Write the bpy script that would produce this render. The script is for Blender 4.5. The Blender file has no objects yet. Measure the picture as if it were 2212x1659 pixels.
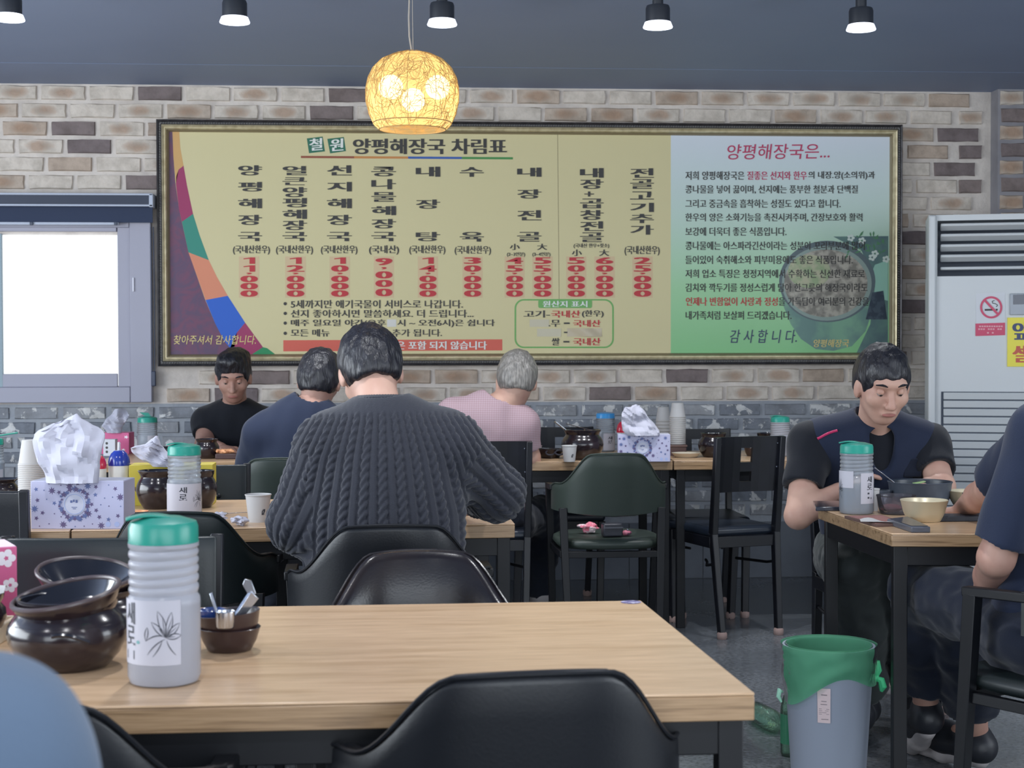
import bpy, bmesh, math, random
import numpy as np
from mathutils import Vector, Matrix, noise
R = math.radians
C = bpy.context.scene.collection
SC = bpy.context.scene
rnd = random.Random(7)

# ---------------------------------------------------------------- camera, light, exposure
F = 3400.0
CX, CY = 1106.0, 829.5
CAM = Vector((0, 0, 1.2))
cam_data = bpy.data.cameras.new('camera')
cam = bpy.data.objects.new('camera', cam_data)
C.objects.link(cam)
cam_data.sensor_width = 36.0
cam_data.lens = F / 2212.0 * 36.0
cam_data.clip_start = 0.05
ROT = (Matrix.Rotation(-R(3.9), 3, 'Z') @ Matrix.Rotation(R(90 - 1.356), 3, 'X') @ Matrix.Rotation(R(-0.13), 3, 'Z'))
cam.matrix_world = Matrix.Translation(CAM) @ ROT.to_4x4()
cam_data.dof.use_dof = True
cam_data.dof.focus_distance = 4.6
cam_data.dof.aperture_fstop = 10.0
SC.camera = cam
FWD = ROT @ Vector((0, 0, -1))
RIGHT = ROT @ Vector((1, 0, 0))

YW, ZT = 8.05, 0.715      # back wall, ceiling, table tops
XL, XR, YB = -4.4, 4.9, -3.2

w = bpy.data.worlds.new('world')
SC.world = w
w.use_nodes = True
bgn = w.node_tree.nodes['Background']
bgn.inputs[0].default_value = (0.80, 0.90, 1.0, 1)
bgn.inputs[1].default_value = 1.0

def area(name, loc, rot, sx, sy, power, col):
    l = bpy.data.lights.new(name, 'AREA')
    l.shape = 'RECTANGLE'; l.size = sx; l.size_y = sy; l.energy = power; l.color = col
    o = bpy.data.objects.new(name, l); C.objects.link(o)
    o.location = loc; o.rotation_euler = rot
    return o
DAY = (0.86, 0.93, 1.0)
area('daylight_front_window', (0.2, YB + 0.1, 1.45), (R(90), 0, 0), 8.4, 2.1, 235, DAY)
area('daylight_left_window', (XL + 0.06, 3.4, 1.5), (0, R(-90), 0), 1.7, 5.0, 230, DAY)
area('daylight_right_window', (XR - 0.06, 1.6, 1.5), (0, R(90), 0), 1.6, 3.2, 90, DAY)
SC.view_settings.view_transform = 'Standard'
SC.view_settings.look = 'None'
SC.view_settings.gamma = 1.0
SC.view_settings.use_curve_mapping = False
SC.view_settings.exposure = 0.0

# ---------------------------------------------------------------- pixel -> world helpers
def ray(x, y):
    return ROT @ Vector(((x - CX) / F, -(y - CY) / F, -1.0))
def P(x, y, d): return CAM + ray(x, y) * d
def PZ(x, y, z):
    r = ray(x, y); return CAM + r * ((z - CAM.z) / r.z)
def PY(x, y, Y):
    r = ray(x, y); return CAM + r * ((Y - CAM.y) / r.y)
ZC = PY(1106, 190, YW).z + 0.0015     # ceiling height from the wall's top edge
def depth(p): return (Vector(p) - CAM).dot(FWD)
def mpp(p): return depth(p) / F       # metres per pixel at a point

# ---------------------------------------------------------------- materials
def lin(c):
    out = []
    for v in c[:3]:
        v = v / 255.0
        out.append(v / 12.92 if v <= 0.04045 else ((v + 0.055) / 1.055) ** 2.4)
    return (*out, 1.0)
MATS = {}
def M(name, col, rough=0.5, metal=0.0, spec=0.5, var=None, bump=None, coat=0.0, sheen=0.0, emit=None, trans=0.0, coord='Object'):
    """var=(scale, srgb colour, low, high): noise mixes a second colour in; bump=(scale, strength, distance)"""
    if name in MATS: return MATS[name]
    m = bpy.data.materials.new(name); m.use_nodes = True
    nt = m.node_tree; b = nt.nodes['Principled BSDF']
    b.inputs['Base Color'].default_value = lin(col)
    b.inputs['Roughness'].default_value = rough
    b.inputs['Metallic'].default_value = metal
    b.inputs['Specular IOR Level'].default_value = spec
    b.inputs['Coat Weight'].default_value = coat
    b.inputs['Coat Roughness'].default_value = 0.15
    b.inputs['Sheen Weight'].default_value = sheen
    b.inputs['Transmission Weight'].default_value = trans
    if emit:
        b.inputs['Emission Color'].default_value = lin(emit[0]); b.inputs['Emission Strength'].default_value = emit[1]
    if var or bump:
        tc = nt.nodes.new('ShaderNodeTexCoord')
    if var:
        n = nt.nodes.new('ShaderNodeTexNoise'); n.inputs['Scale'].default_value = var[0]; n.inputs['Detail'].default_value = 4
        nt.links.new(tc.outputs[coord], n.inputs['Vector'])
        r = nt.nodes.new('ShaderNodeValToRGB')
        r.color_ramp.elements[0].position = var[2]; r.color_ramp.elements[0].color = lin(col)
        r.color_ramp.elements[1].position = var[3]; r.color_ramp.elements[1].color = lin(var[1])
        nt.links.new(n.outputs[0], r.inputs[0]); nt.links.new(r.outputs[0], b.inputs['Base Color'])
    if bump:
        n = nt.nodes.new('ShaderNodeTexNoise'); n.inputs['Scale'].default_value = bump[0]; n.inputs['Detail'].default_value = 3
        nt.links.new(tc.outputs[coord], n.inputs['Vector'])
        bp = nt.nodes.new('ShaderNodeBump'); bp.inputs['Strength'].default_value = bump[1]; bp.inputs['Distance'].default_value = bump[2]
        nt.links.new(n.outputs[0], bp.inputs['Height']); nt.links.new(bp.outputs[0], b.inputs['Normal'])
    MATS[name] = m
    return m
def emat(name, col, s):
    if name in MATS: return MATS[name]
    m = bpy.data.materials.new(name); m.use_nodes = True; nt = m.node_tree
    nt.nodes.remove(nt.nodes['Principled BSDF'])
    e = nt.nodes.new('ShaderNodeEmission'); e.inputs[0].default_value = lin(col); e.inputs[1].default_value = s
    nt.links.new(e.outputs[0], nt.nodes['Material Output'].inputs[0])
    MATS[name] = m; return m
def clearmat(name, tint, clear=0.7, milky=0.1, milk=(235, 240, 248), rough=0.05, bump=None, skin=0.22):
    """thin clear plastic or glass: see-through, a little milky, with a glossy fresnel skin"""
    if name in MATS: return MATS[name]
    m = bpy.data.materials.new(name); m.use_nodes = True; nt = m.node_tree
    nt.nodes.remove(nt.nodes['Principled BSDF']); N = nt.nodes.new; L = nt.links.new
    t = N('ShaderNodeBsdfTransparent'); t.inputs[0].default_value = lin(tint)
    d = N('ShaderNodeBsdfTranslucent'); d.inputs[0].default_value = lin(milk)
    d2 = N('ShaderNodeBsdfDiffuse'); d2.inputs[0].default_value = lin(milk)
    md = N('ShaderNodeMixShader'); md.inputs[0].default_value = 0.5; L(d.outputs[0], md.inputs[1]); L(d2.outputs[0], md.inputs[2])
    mx = N('ShaderNodeMixShader'); mx.inputs[0].default_value = milky; L(t.outputs[0], mx.inputs[1]); L(md.outputs[0], mx.inputs[2])
    g = N('ShaderNodeBsdfGlossy'); g.inputs['Roughness'].default_value = rough
    fr = N('ShaderNodeLayerWeight'); fr.inputs[0].default_value = skin
    if bump:
        tc = N('ShaderNodeTexCoord'); n = N('ShaderNodeTexNoise'); n.inputs['Scale'].default_value = bump[0]
        L(tc.outputs['Object'], n.inputs['Vector'])
        bp = N('ShaderNodeBump'); bp.inputs['Strength'].default_value = bump[1]; bp.inputs['Distance'].default_value = bump[2]
        L(n.outputs[0], bp.inputs['Height']); L(bp.outputs[0], g.inputs['Normal']); L(bp.outputs[0], fr.inputs['Normal'])
    m2 = N('ShaderNodeMixShader'); L(fr.outputs[0], m2.inputs[0]); L(mx.outputs[0], m2.inputs[1]); L(g.outputs[0], m2.inputs[2])
    L(m2.outputs[0], nt.nodes['Material Output'].inputs[0])
    MATS[name] = m; return m
def nodes_of(name):
    m = bpy.data.materials.new(name); m.use_nodes = True; MATS[name] = m
    nt = m.node_tree
    return m, nt, nt.nodes['Principled BSDF'], nt.nodes.new, nt.links.new
def ramp(N, stops):
    r = N('ShaderNodeValToRGB'); cr = r.color_ramp
    while len(cr.elements) < len(stops): cr.elements.new(0.5)
    for e, (p, c) in zip(cr.elements, stops): e.position = p; e.color = lin(c)
    return r

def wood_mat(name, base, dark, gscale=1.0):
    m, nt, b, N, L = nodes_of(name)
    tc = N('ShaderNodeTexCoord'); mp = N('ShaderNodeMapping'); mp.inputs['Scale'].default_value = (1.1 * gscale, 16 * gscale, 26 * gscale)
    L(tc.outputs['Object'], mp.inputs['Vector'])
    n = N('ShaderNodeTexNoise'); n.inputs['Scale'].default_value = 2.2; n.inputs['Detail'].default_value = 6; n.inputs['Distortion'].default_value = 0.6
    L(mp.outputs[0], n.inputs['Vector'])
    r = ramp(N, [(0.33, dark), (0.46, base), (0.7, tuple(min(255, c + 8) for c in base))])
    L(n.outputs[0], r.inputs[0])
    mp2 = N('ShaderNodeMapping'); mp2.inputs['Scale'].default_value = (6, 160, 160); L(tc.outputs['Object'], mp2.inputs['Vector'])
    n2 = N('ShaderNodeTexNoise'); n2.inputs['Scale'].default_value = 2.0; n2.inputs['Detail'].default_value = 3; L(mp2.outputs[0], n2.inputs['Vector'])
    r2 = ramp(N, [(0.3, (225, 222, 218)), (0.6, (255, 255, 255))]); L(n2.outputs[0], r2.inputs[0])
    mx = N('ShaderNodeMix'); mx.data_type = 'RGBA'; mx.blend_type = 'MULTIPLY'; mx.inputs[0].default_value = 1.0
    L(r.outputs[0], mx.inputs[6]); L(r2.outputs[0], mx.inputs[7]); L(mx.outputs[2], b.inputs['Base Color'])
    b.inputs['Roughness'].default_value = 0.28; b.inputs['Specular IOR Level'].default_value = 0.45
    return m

# ---------------------------------------------------------------- mesh builder
class MB:
    def __init__(s): s.v = []; s.f = []
    def add(s, vs, fs, T=None):
        o = len(s.v)
        s.v += [tuple(T @ Vector(p)) if T else tuple(p) for p in vs]
        s.f += [tuple(i + o for i in f) for f in fs]
        return s
    def box(s, c, size, T=None, rot=None):
        x, y, z = (k / 2 for k in size)
        m = Matrix.Translation(Vector(c))
        if rot: m = m @ Matrix.Rotation(rot[2], 4, 'Z') @ Matrix.Rotation(rot[1], 4, 'Y') @ Matrix.Rotation(rot[0], 4, 'X')
        if T: m = T @ m
        vs = [(-x, -y, -z), (x, -y, -z), (x, y, -z), (-x, y, -z), (-x, -y, z), (x, -y, z), (x, y, z), (-x, y, z)]
        return s.add(vs, [(0, 3, 2, 1), (4, 5, 6, 7), (0, 1, 5, 4), (1, 2, 6, 5), (2, 3, 7, 6), (3, 0, 4, 7)], m)
    def bar(s, a, b, wa, wb=None, da=None, db=None, up=(0, 0, 1)):
        """square bar from a to b, width w (side) and depth d (along the other axis), tapering"""
        a, b = Vector(a), Vector(b); wb = wb or wa; da = da or wa; db = db or da if db is None else db
        t = (b - a).normalized(); u = Vector(up)
        if abs(t.dot(u)) > 0.9: u = Vector((0, 1, 0))
        sx = t.cross(u).normalized(); sy = sx.cross(t)
        vs = []
        for p, w_, d_ in ((a, wa, da), (b, wb, db)):
            for i, j in ((-1, -1), (1, -1), (1, 1), (-1, 1)): vs.append(p + sx * (i * w_ / 2) + sy * (j * d_ / 2))
        return s.add(vs, [(3, 2, 1, 0), (4, 5, 6, 7), (0, 1, 5, 4), (1, 2, 6, 5), (2, 3, 7, 6), (3, 0, 4, 7)])
    def tube(s, pts, r, n=8, closed=False):
        pts = [Vector(p) for p in pts]; k = len(pts); rs = r if isinstance(r, (list, tuple)) else [r] * k
        vs, fs = [], []; prev = None
        for i, p in enumerate(pts):
            if closed: t = pts[(i + 1) % k] - pts[i - 1]
            else: t = pts[min(i + 1, k - 1)] - pts[max(i - 1, 0)]
            t = t.normalized() if t.length > 1e-9 else Vector((0, 0, 1))
            if prev is None:
                a = Vector((0, 0, 1)) if abs(t.z) < 0.9 else Vector((1, 0, 0)); u = t.cross(a).normalized()
            else: u = (prev - t * prev.dot(t)).normalized()
            prev = u; v_ = t.cross(u)
            for j in range(n):
                an = 2 * math.pi * j / n; vs.append(p + (u * math.cos(an) + v_ * math.sin(an)) * rs[i])
        m = k if closed else k - 1
        for i in range(m):
            for j in range(n):
                a, b = i * n + j, i * n + (j + 1) % n; c, d = ((i + 1) % k) * n + (j + 1) % n, ((i + 1) % k) * n + j
                fs.append((a, b, c, d))
        if not closed: fs.append(tuple(range(n))[::-1]); fs.append(tuple((k - 1) * n + j for j in range(n)))
        return s.add(vs, fs)
    def lathe(s, prof, n=40, T=None, sx=1.0, sy=1.0, wob=None):
        """prof: (radius, z) from bottom axis to the end; radius 0 closes"""
        vs, fs = [], []; rows = []
        for k, (r, z) in enumerate(prof):
            if r <= 1e-7: vs.append((0, 0, z)); rows.append([len(vs) - 1])
            else:
                row = []
                for j in range(n):
                    a = 2 * math.pi * j / n; q = r * (1 + (wob(a, z) if wob else 0))
                    vs.append((q * math.cos(a) * sx, q * math.sin(a) * sy, z)); row.append(len(vs) - 1)
                rows.append(row)
        for a, b in zip(rows, rows[1:]):
            if len(a) == 1 and len(b) == 1: continue
            for j in range(n):
                j2 = (j + 1) % n
                if len(a) == 1: fs.append((a[0], b[j2], b[j])[::-1])
                elif len(b) == 1: fs.append((a[j], a[j2], b[0]))
                else: fs.append((a[j], a[j2], b[j2], b[j]))
        return s.add(vs, fs, T)
    def ball(s, c, r, n=12, T=None):
        r = r if isinstance(r, (tuple, list)) else (r, r, r); vs, fs = [], []
        k = max(4, n // 2)
        prof = [(math.sin(math.pi * i / k), -math.cos(math.pi * i / k)) for i in range(k + 1)]
        prof[0] = (0, -1); prof[-1] = (0, 1)
        m = Matrix.Translation(Vector(c)) @ Matrix.Diagonal((*r, 1))
        return s.lathe(prof, n, (T @ m) if T else m)
    def prism(s, poly, z0, z1, T=None):
        n = len(poly)
        vs = [(x, y, z0) for x, y in poly] + [(x, y, z1) for x, y in poly]
        fs = [tuple(range(n))[::-1], tuple(range(n, 2 * n))] + [(i, (i + 1) % n, n + (i + 1) % n, n + i) for i in range(n)]
        return s.add(vs, fs, T)
    def grid(s, fn, nu, nv, closeu=False):
        vs = [fn(i, j) for i in range(nu) for j in range(nv)]; fs = []
        for i in range(nu if closeu else nu - 1):
            for j in range(nv - 1):
                i2 = (i + 1) % nu; fs.append((i * nv + j, i2 * nv + j, i2 * nv + j + 1, i * nv + j + 1))
        return s.add(vs, fs)
    def mesh(s, name):
        me = bpy.data.meshes.new(name); me.from_pydata([tuple(p) for p in s.v], [], s.f); me.update(); return me

def obj(name, mb, mat, parent=None, smooth=True, bevel=0, seg=2, angle=35, subsurf=0):
    me = mb.mesh(name) if isinstance(mb, MB) else mb
    if mat: me.materials.append(mat)
    o = bpy.data.objects.new(name, me); C.objects.link(o)
    if smooth:
        me.polygons.foreach_set('use_smooth', [True] * len(me.polygons))
        me.set_sharp_from_angle(angle=R(angle))
    if bevel:
        md = o.modifiers.new('bevel', 'BEVEL'); md.width = bevel; md.segments = seg; md.limit_method = 'ANGLE'; md.angle_limit = R(40)
        md.harden_normals = False
    if subsurf:
        md = o.modifiers.new('subsurf', 'SUBSURF'); md.levels = subsurf; md.render_levels = subsurf
    if parent: o.parent = parent
    return o
def tag(o, label, cat, group=None, kind=None):
    if label: o['label'] = label
    if cat: o['category'] = cat
    if group: o['group'] = group
    if kind: o['kind'] = kind
    return o
def thing(name, label, cat, loc=(0, 0, 0), rz=0.0, group=None):
    o = bpy.data.objects.new(name, None); C.objects.link(o); o.empty_display_size = 0.05
    o.location = loc; o.rotation_euler = (0, 0, rz)
    return tag(o, label, cat, group)
def struct(name, mb, mat, parent=None, **k):
    o = obj(name, mb, mat, parent, **k)
    if parent is None: o['kind'] = 'structure'
    return o
def dup(root, loc, rz, label, group=None):
    r = root.copy(); C.objects.link(r); r.location = loc; r.rotation_euler = (0, 0, rz); r['label'] = label
    if group: r['group'] = group
    for ch in list(root.children):
        c = ch.copy(); C.objects.link(c); c.parent = r
        for g in ch.children:
            d = g.copy(); C.objects.link(d); d.parent = c
    return r
def stuff(o): o['kind'] = 'stuff'; return o

# ---------------------------------------------------------------- lettering
_tc = {}
def text2d(body, bold=0.02):
    """letters as flat mesh, coordinates normalised to their own box; also the true aspect"""
    k = (body, bold)
    if k in _tc: return _tc[k]
    c = bpy.data.curves.new('t', 'FONT'); c.body = body; c.offset = bold; c.resolution_u = 3
    o = bpy.data.objects.new('t', c); me = o.to_mesh()
    vs = [(v.co.x, v.co.y) for v in me.vertices]; fs = [tuple(p.vertices) for p in me.polygons]
    o.to_mesh_clear(); bpy.data.objects.remove(o); bpy.data.curves.remove(c)
    if not vs: return [], [], 1
    x0 = min(p[0] for p in vs); x1 = max(p[0] for p in vs); y0 = min(p[1] for p in vs); y1 = max(p[1] for p in vs)
    asp = (x1 - x0) / max(1e-6, y1 - y0)
    vs = [((x - x0) / (x1 - x0 + 1e-9), (y - y0) / (y1 - y0 + 1e-9)) for x, y in vs]
    _tc[k] = (vs, fs, asp)
    return _tc[k]
def put_text(mb, body, fn, bold=0.02, both=False):
    """fn maps (u, v) in 0..1 to a 3-D point; heavier weights are built of shifted copies of the strokes"""
    vs, fs, asp = text2d(body, 0.004)
    bx = min(0.12, bold / max(0.3, asp * 0.9)); by = min(0.05, bold * 0.6) if both else 0
    o0 = Vector(fn(0, 0)); nv = (Vector(fn(1, 0)) - o0).cross(Vector(fn(0, 1)) - o0); nv = nv.normalized() if nv.length > 0 else nv; i = 0
    for sx in ((-1, 0, 1) if bold > 0.012 else (0,)):
        for sy in ((-1, 1) if by else (0,)):
            mb.add([Vector(fn(u * (1 - 2 * bx) + bx + sx * bx, v * (1 - 2 * by) + by + sy * by)) + nv * (i * 0.00015) for u, v in vs], fs); i += 1
    return mb

# ---------------------------------------------------------------- smooth bodies from distance fields
class SDF:
    def __init__(s): s.p = []
    def cap(s, a, b, ra, rb=None, k=0.02, op='u'):
        s.p.append(('c', np.array(a, float), np.array(b, float), ra, rb if rb is not None else ra, k, op)); return s
    def ell(s, c, r, rot=None, k=0.02, op='u'):
        r = (r, r, r) if not isinstance(r, (tuple, list)) else r
        m = np.array(rot.to_3x3() if rot is not None else Matrix.Identity(3))
        s.p.append(('e', np.array(c, float), np.array(r, float), m, None, k, op)); return s
    def chain(s, pts, rs, k=0.02):
        for i in range(len(pts) - 1): s.cap(pts[i], pts[i + 1], rs[i], rs[i + 1], k)
        return s
    def mesh(s, h):
        lo = np.full(3, 1e9); hi = -lo
        for q in s.p:
            if q[6] != 'u': continue
            if q[0] == 'c':
                r = max(q[3], q[4]); lo = np.minimum(lo, np.minimum(q[1], q[2]) - r); hi = np.maximum(hi, np.maximum(q[1], q[2]) + r)
            else:
                e = np.abs(q[3]) @ q[2]; lo = np.minimum(lo, q[1] - e); hi = np.maximum(hi, q[1] + e)
        lo -= 3 * h + 0.01; hi += 3 * h + 0.01
        n = np.ceil((hi - lo) / h).astype(int) + 1
        D = np.full(n, 0.08, np.float32)
        ax = [(lo[i] + h * np.arange(n[i])).astype(np.float32) for i in range(3)]
        for q in s.p:
            k = q[5]; mg = 0.05 + k
            if q[0] == 'c':
                r = max(q[3], q[4]); a = np.minimum(q[1], q[2]) - r - mg; b = np.maximum(q[1], q[2]) + r + mg
            else:
                e = np.abs(q[3]) @ q[2]; a = q[1] - e - mg; b = q[1] + e + mg
            i0 = np.clip(np.floor((a - lo) / h).astype(int), 0, n); i1 = np.clip(np.ceil((b - lo) / h).astype(int) + 1, 0, n)
            if np.any(i1 <= i0): continue
            sl = tuple(slice(i0[i], i1[i]) for i in range(3))
            X, Y, Z = np.meshgrid(*(ax[i][sl[i]] for i in range(3)), indexing='ij')
            if q[0] == 'c':
                ba = q[2] - q[1]; L2 = float(ba @ ba) + 1e-12
                px, py, pz = X - q[1][0], Y - q[1][1], Z - q[1][2]
                t = np.clip((px * ba[0] + py * ba[1] + pz * ba[2]) / L2, 0, 1)
                d = np.sqrt((px - t * ba[0]) ** 2 + (py - t * ba[1]) ** 2 + (pz - t * ba[2]) ** 2) - (q[3] + (q[4] - q[3]) * t)
            else:
                px, py, pz = X - q[1][0], Y - q[1][1], Z - q[1][2]; m = q[3]
                l = [(px * m[0, i] + py * m[1, i] + pz * m[2, i]) / q[2][i] for i in range(3)]
                k0 = np.sqrt(l[0] ** 2 + l[1] ** 2 + l[2] ** 2) + 1e-9
                k1 = np.sqrt(sum((l[i] / q[2][i]) ** 2 for i in range(3))) + 1e-9
                d = k0 * (k0 - 1) / k1
            old = D[sl]
            if q[6] == 'u':
                if k > 0:
                    hh = np.clip(0.5 + 0.5 * (old - d) / k, 0, 1); D[sl] = old + (d - old) * hh - k * hh * (1 - hh)
                else: D[sl] = np.minimum(old, d)
            else:
                if k > 0:
                    hh = np.clip(0.5 - 0.5 * (old + d) / k, 0, 1); D[sl] = old + (-d - old) * hh + k * hh * (1 - hh)
                else: D[sl] = np.maximum(old, -d)
        return surfnets(D, lo, h)
def surfnets(D, lo, h):
    ins = D < 0
    c = [ins[:-1, :-1, :-1], ins[1:, :-1, :-1], ins[:-1, 1:, :-1], ins[1:, 1:, :-1], ins[:-1, :-1, 1:], ins[1:, :-1, 1:], ins[:-1, 1:, 1:], ins[1:, 1:, 1:]]
    cnt = sum(x.astype(np.int8) for x in c)
    act = (cnt > 0) & (cnt < 8)
    I, J, K = np.nonzero(act); n = len(I)
    off = [(0, 0, 0), (1, 0, 0), (0, 1, 0), (1, 1, 0), (0, 0, 1), (1, 0, 1), (0, 1, 1), (1, 1, 1)]
    val = np.stack([D[I + o[0], J + o[1], K + o[2]] for o in off], 1)
    acc = np.zeros((n, 3)); num = np.zeros(n)
    for a in range(8):
        for b in range(a + 1, 8):
            oa, ob = np.array(off[a]), np.array(off[b])
            if np.abs(oa - ob).sum() != 1: continue
            va, vb = val[:, a], val[:, b]; x = (va < 0) != (vb < 0)
            t = np.where(x, va / np.where(va - vb == 0, 1, va - vb), 0)
            acc += np.where(x[:, None], oa + t[:, None] * (ob - oa), 0); num += x
    vs = lo + h * (np.stack([I, J, K], 1) + acc / num[:, None])
    idx = np.full(act.shape, -1, np.int64); idx[I, J, K] = np.arange(n)
    fs = []
    for axis in range(3):
        s0 = [slice(None)] * 3; s1 = [slice(None)] * 3; s0[axis] = slice(0, -1); s1[axis] = slice(1, None)
        A, B = ins[tuple(s0)], ins[tuple(s1)]
        e = np.nonzero(A != B); flip = A[e]
        o1, o2 = [i for i in range(3) if i != axis]
        q = []
        ok = np.ones(len(e[0]), bool)
        for da, db in ((0, 0), (1, 0), (1, 1), (0, 1)):
            g = [x.copy() for x in e]; g[o1] = g[o1] - 1 + da; g[o2] = g[o2] - 1 + db
            for ax_ in range(3): ok &= (g[ax_] >= 0) & (g[ax_] < act.shape[ax_])
            q.append(g)
        qi = np.stack([idx[tuple(np.clip(x, 0, act.shape[i] - 1) for i, x in enumerate(g))] for g in q], 1)
        qi = qi[ok]; flip = flip[ok]
        if axis == 1: flip = ~flip
        qi = np.where(flip[:, None], qi, qi[:, ::-1]); fs.append(qi)
    fs = np.concatenate(fs); fs = fs[(fs >= 0).all(1)]
    return vs, fs
def relax(vs, fs, it=2, lam=0.5):
    n = len(vs); e = np.concatenate([fs[:, [0, 1]], fs[:, [1, 2]], fs[:, [2, 3]], fs[:, [3, 0]]])
    e = np.concatenate([e, e[:, ::-1]])
    deg = np.bincount(e[:, 0], minlength=n)[:, None]
    for _ in range(it):
        s = np.stack([np.bincount(e[:, 0], vs[e[:, 1], k], n) for k in range(3)], 1)
        vs = vs + lam * (s / np.maximum(deg, 1) - vs)
    return vs
def np_mesh(name, vs, fs):
    me = bpy.data.meshes.new(name)
    me.vertices.add(len(vs)); me.vertices.foreach_set('co', np.asarray(vs, np.float32).ravel())
    k = fs.shape[1]
    me.loops.add(fs.size); me.loops.foreach_set('vertex_index', fs.astype(np.int32).ravel())
    me.polygons.add(len(fs)); me.polygons.foreach_set('loop_start', np.arange(0, fs.size, k, dtype=np.int32))
    me.polygons.foreach_set('use_smooth', np.ones(len(fs), bool))
    me.update(calc_edges=True); me.validate()
    return me
def body_obj(name, sdf, h, mat, parent=None, base=(0, 0, 0), it=2, post=None):
    vs, fs = sdf.mesh(h); vs = relax(vs, fs, it)
    if post: vs = post(vs, fs)
    me = np_mesh(name, vs - np.array(base), fs); me.materials.append(mat)
    o = bpy.data.objects.new(name, me); C.objects.link(o)
    if parent: o.parent = parent
    return o
def vnormals(vs, fs):
    n = np.zeros_like(vs); a = vs[fs[:, 2]] - vs[fs[:, 0]]; b = vs[fs[:, 3]] - vs[fs[:, 1]]; c = np.cross(a, b)
    for k in range(4):
        for ax in range(3): n[:, ax] += np.bincount(fs[:, k], c[:, ax], len(vs))
    return n / (np.linalg.norm(n, axis=1)[:, None] + 1e-12)
# ================================================================ the setting
PX = 1.0
# ---- floor
m, nt, b, N, L = nodes_of('concrete_floor')
tc = N('ShaderNodeTexCoord')
n1 = N('ShaderNodeTexNoise'); n1.inputs['Scale'].default_value = 1.6; n1.inputs['Detail'].default_value = 8; n1.inputs['Roughness'].default_value = 0.65
n2 = N('ShaderNodeTexNoise'); n2.inputs['Scale'].default_value = 70; n2.inputs['Detail'].default_value = 3
L(tc.outputs['Object'], n1.inputs['Vector']); L(tc.outputs['Object'], n2.inputs['Vector'])
r1 = ramp(N, [(0.3, (86, 90, 95)), (0.7, (114, 118, 123))]); L(n1.outputs[0], r1.inputs[0])
r2 = ramp(N, [(0.3, (190, 190, 190)), (0.6, (255, 255, 255)), (0.72, (255, 255, 255)), (0.76, (255, 255, 255))]); L(n2.outputs[0], r2.inputs[0])
mx = N('ShaderNodeMix'); mx.data_type = 'RGBA'; mx.blend_type = 'MULTIPLY'; mx.inputs[0].default_value = 1
L(r1.outputs[0], mx.inputs[6]); L(r2.outputs[0], mx.inputs[7]); L(mx.outputs[2], b.inputs['Base Color'])
r3 = ramp(N, [(0.3, (105, 105, 105)), (0.7, (150, 150, 150))]); L(n1.outputs[0], r3.inputs[0]); L(r3.outputs[0], b.inputs['Roughness'])
b.inputs['Specular IOR Level'].default_value = 0.4
struct('floor', MB().box(((XL + XR) / 2, (YB + YW) / 2, -0.05), (XR - XL + 0.4, YW - YB + 0.4, 0.1)), m, smooth=False)

# ---- ceiling, dark blue-grey paint, with a shallow drop along the back wall
CEIL = M('ceiling_paint', (134, 149, 178), 0.6, var=(1.2, (140, 154, 182), 0.35, 0.7))
struct('ceiling', MB().box(((XL + XR) / 2, (YB + YW) / 2, ZC + 0.05), (XR - XL + 0.4, YW - YB + 0.4, 0.1)), CEIL, smooth=False)
zt_wall = PY(1106, 190, YW).z
struct('trim_1', MB().box(((XL + XR) / 2, YW - 0.29, (ZC + zt_wall) / 2), (XR - XL, 0.58, ZC - zt_wall)), CEIL, bevel=0.004)

# ---- walls
WALLP = M('wall_plaster', (170, 172, 176), 0.8)
MORT = M('cream_mortar', (217, 208, 199), 0.9, var=(9, (197, 188, 180), 0.4, 0.65), bump=(60, 0.5, 0.006))
MORT2 = M('grey_mortar', (164, 168, 174), 0.9, var=(9, (150, 154, 161), 0.4, 0.65), bump=(60, 0.5, 0.006))
ZSPLIT = PY(1400, 867, YW).z
wall_back = struct('wall_back', MB().box(((XL + XR) / 2, YW + 0.06, (ZSPLIT + ZC) / 2), (XR - XL, 0.12, ZC - ZSPLIT)), MORT, smooth=False)
obj('lower_mortar', MB().box(((XL + XR) / 2, YW + 0.06, ZSPLIT / 2), (XR - XL, 0.12, ZSPLIT)), MORT2, wall_back, smooth=False)
# left wall with a long window opening, right wall, front wall with a shop window opening
def wall_with_hole(name, axis, pos, a0, a1, h0, h1, w0, w1):
    mb = MB()
    def bx(u0, u1, z0, z1):
        c = ((u0 + u1) / 2, (z0 + z1) / 2); s_ = (u1 - u0, z1 - z0)
        if axis == 'x': mb.box((pos, c[0], c[1]), (0.1, s_[0], s_[1]))
        else: mb.box((c[0], pos, c[1]), (s_[0], 0.1, s_[1]))
    bx(a0, a1, 0, h0); bx(a0, a1, h1, ZC); bx(a0, w0, h0, h1); bx(w1, a1, h0, h1)
    return struct(name, mb, WALLP, smooth=False)
wall_with_hole('wall_left', 'x', XL - 0.05, YB, YW, 0.65, 2.35, 0.9, 5.9)
wall_with_hole('wall_right', 'x', XR + 0.05, YB, YW, 0.7, 2.3, 0.0, 3.2)
wall_with_hole('wall_front', 'y', YB - 0.05, XL, XR, 0.4, 2.5, -4.0, 4.4)

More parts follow.
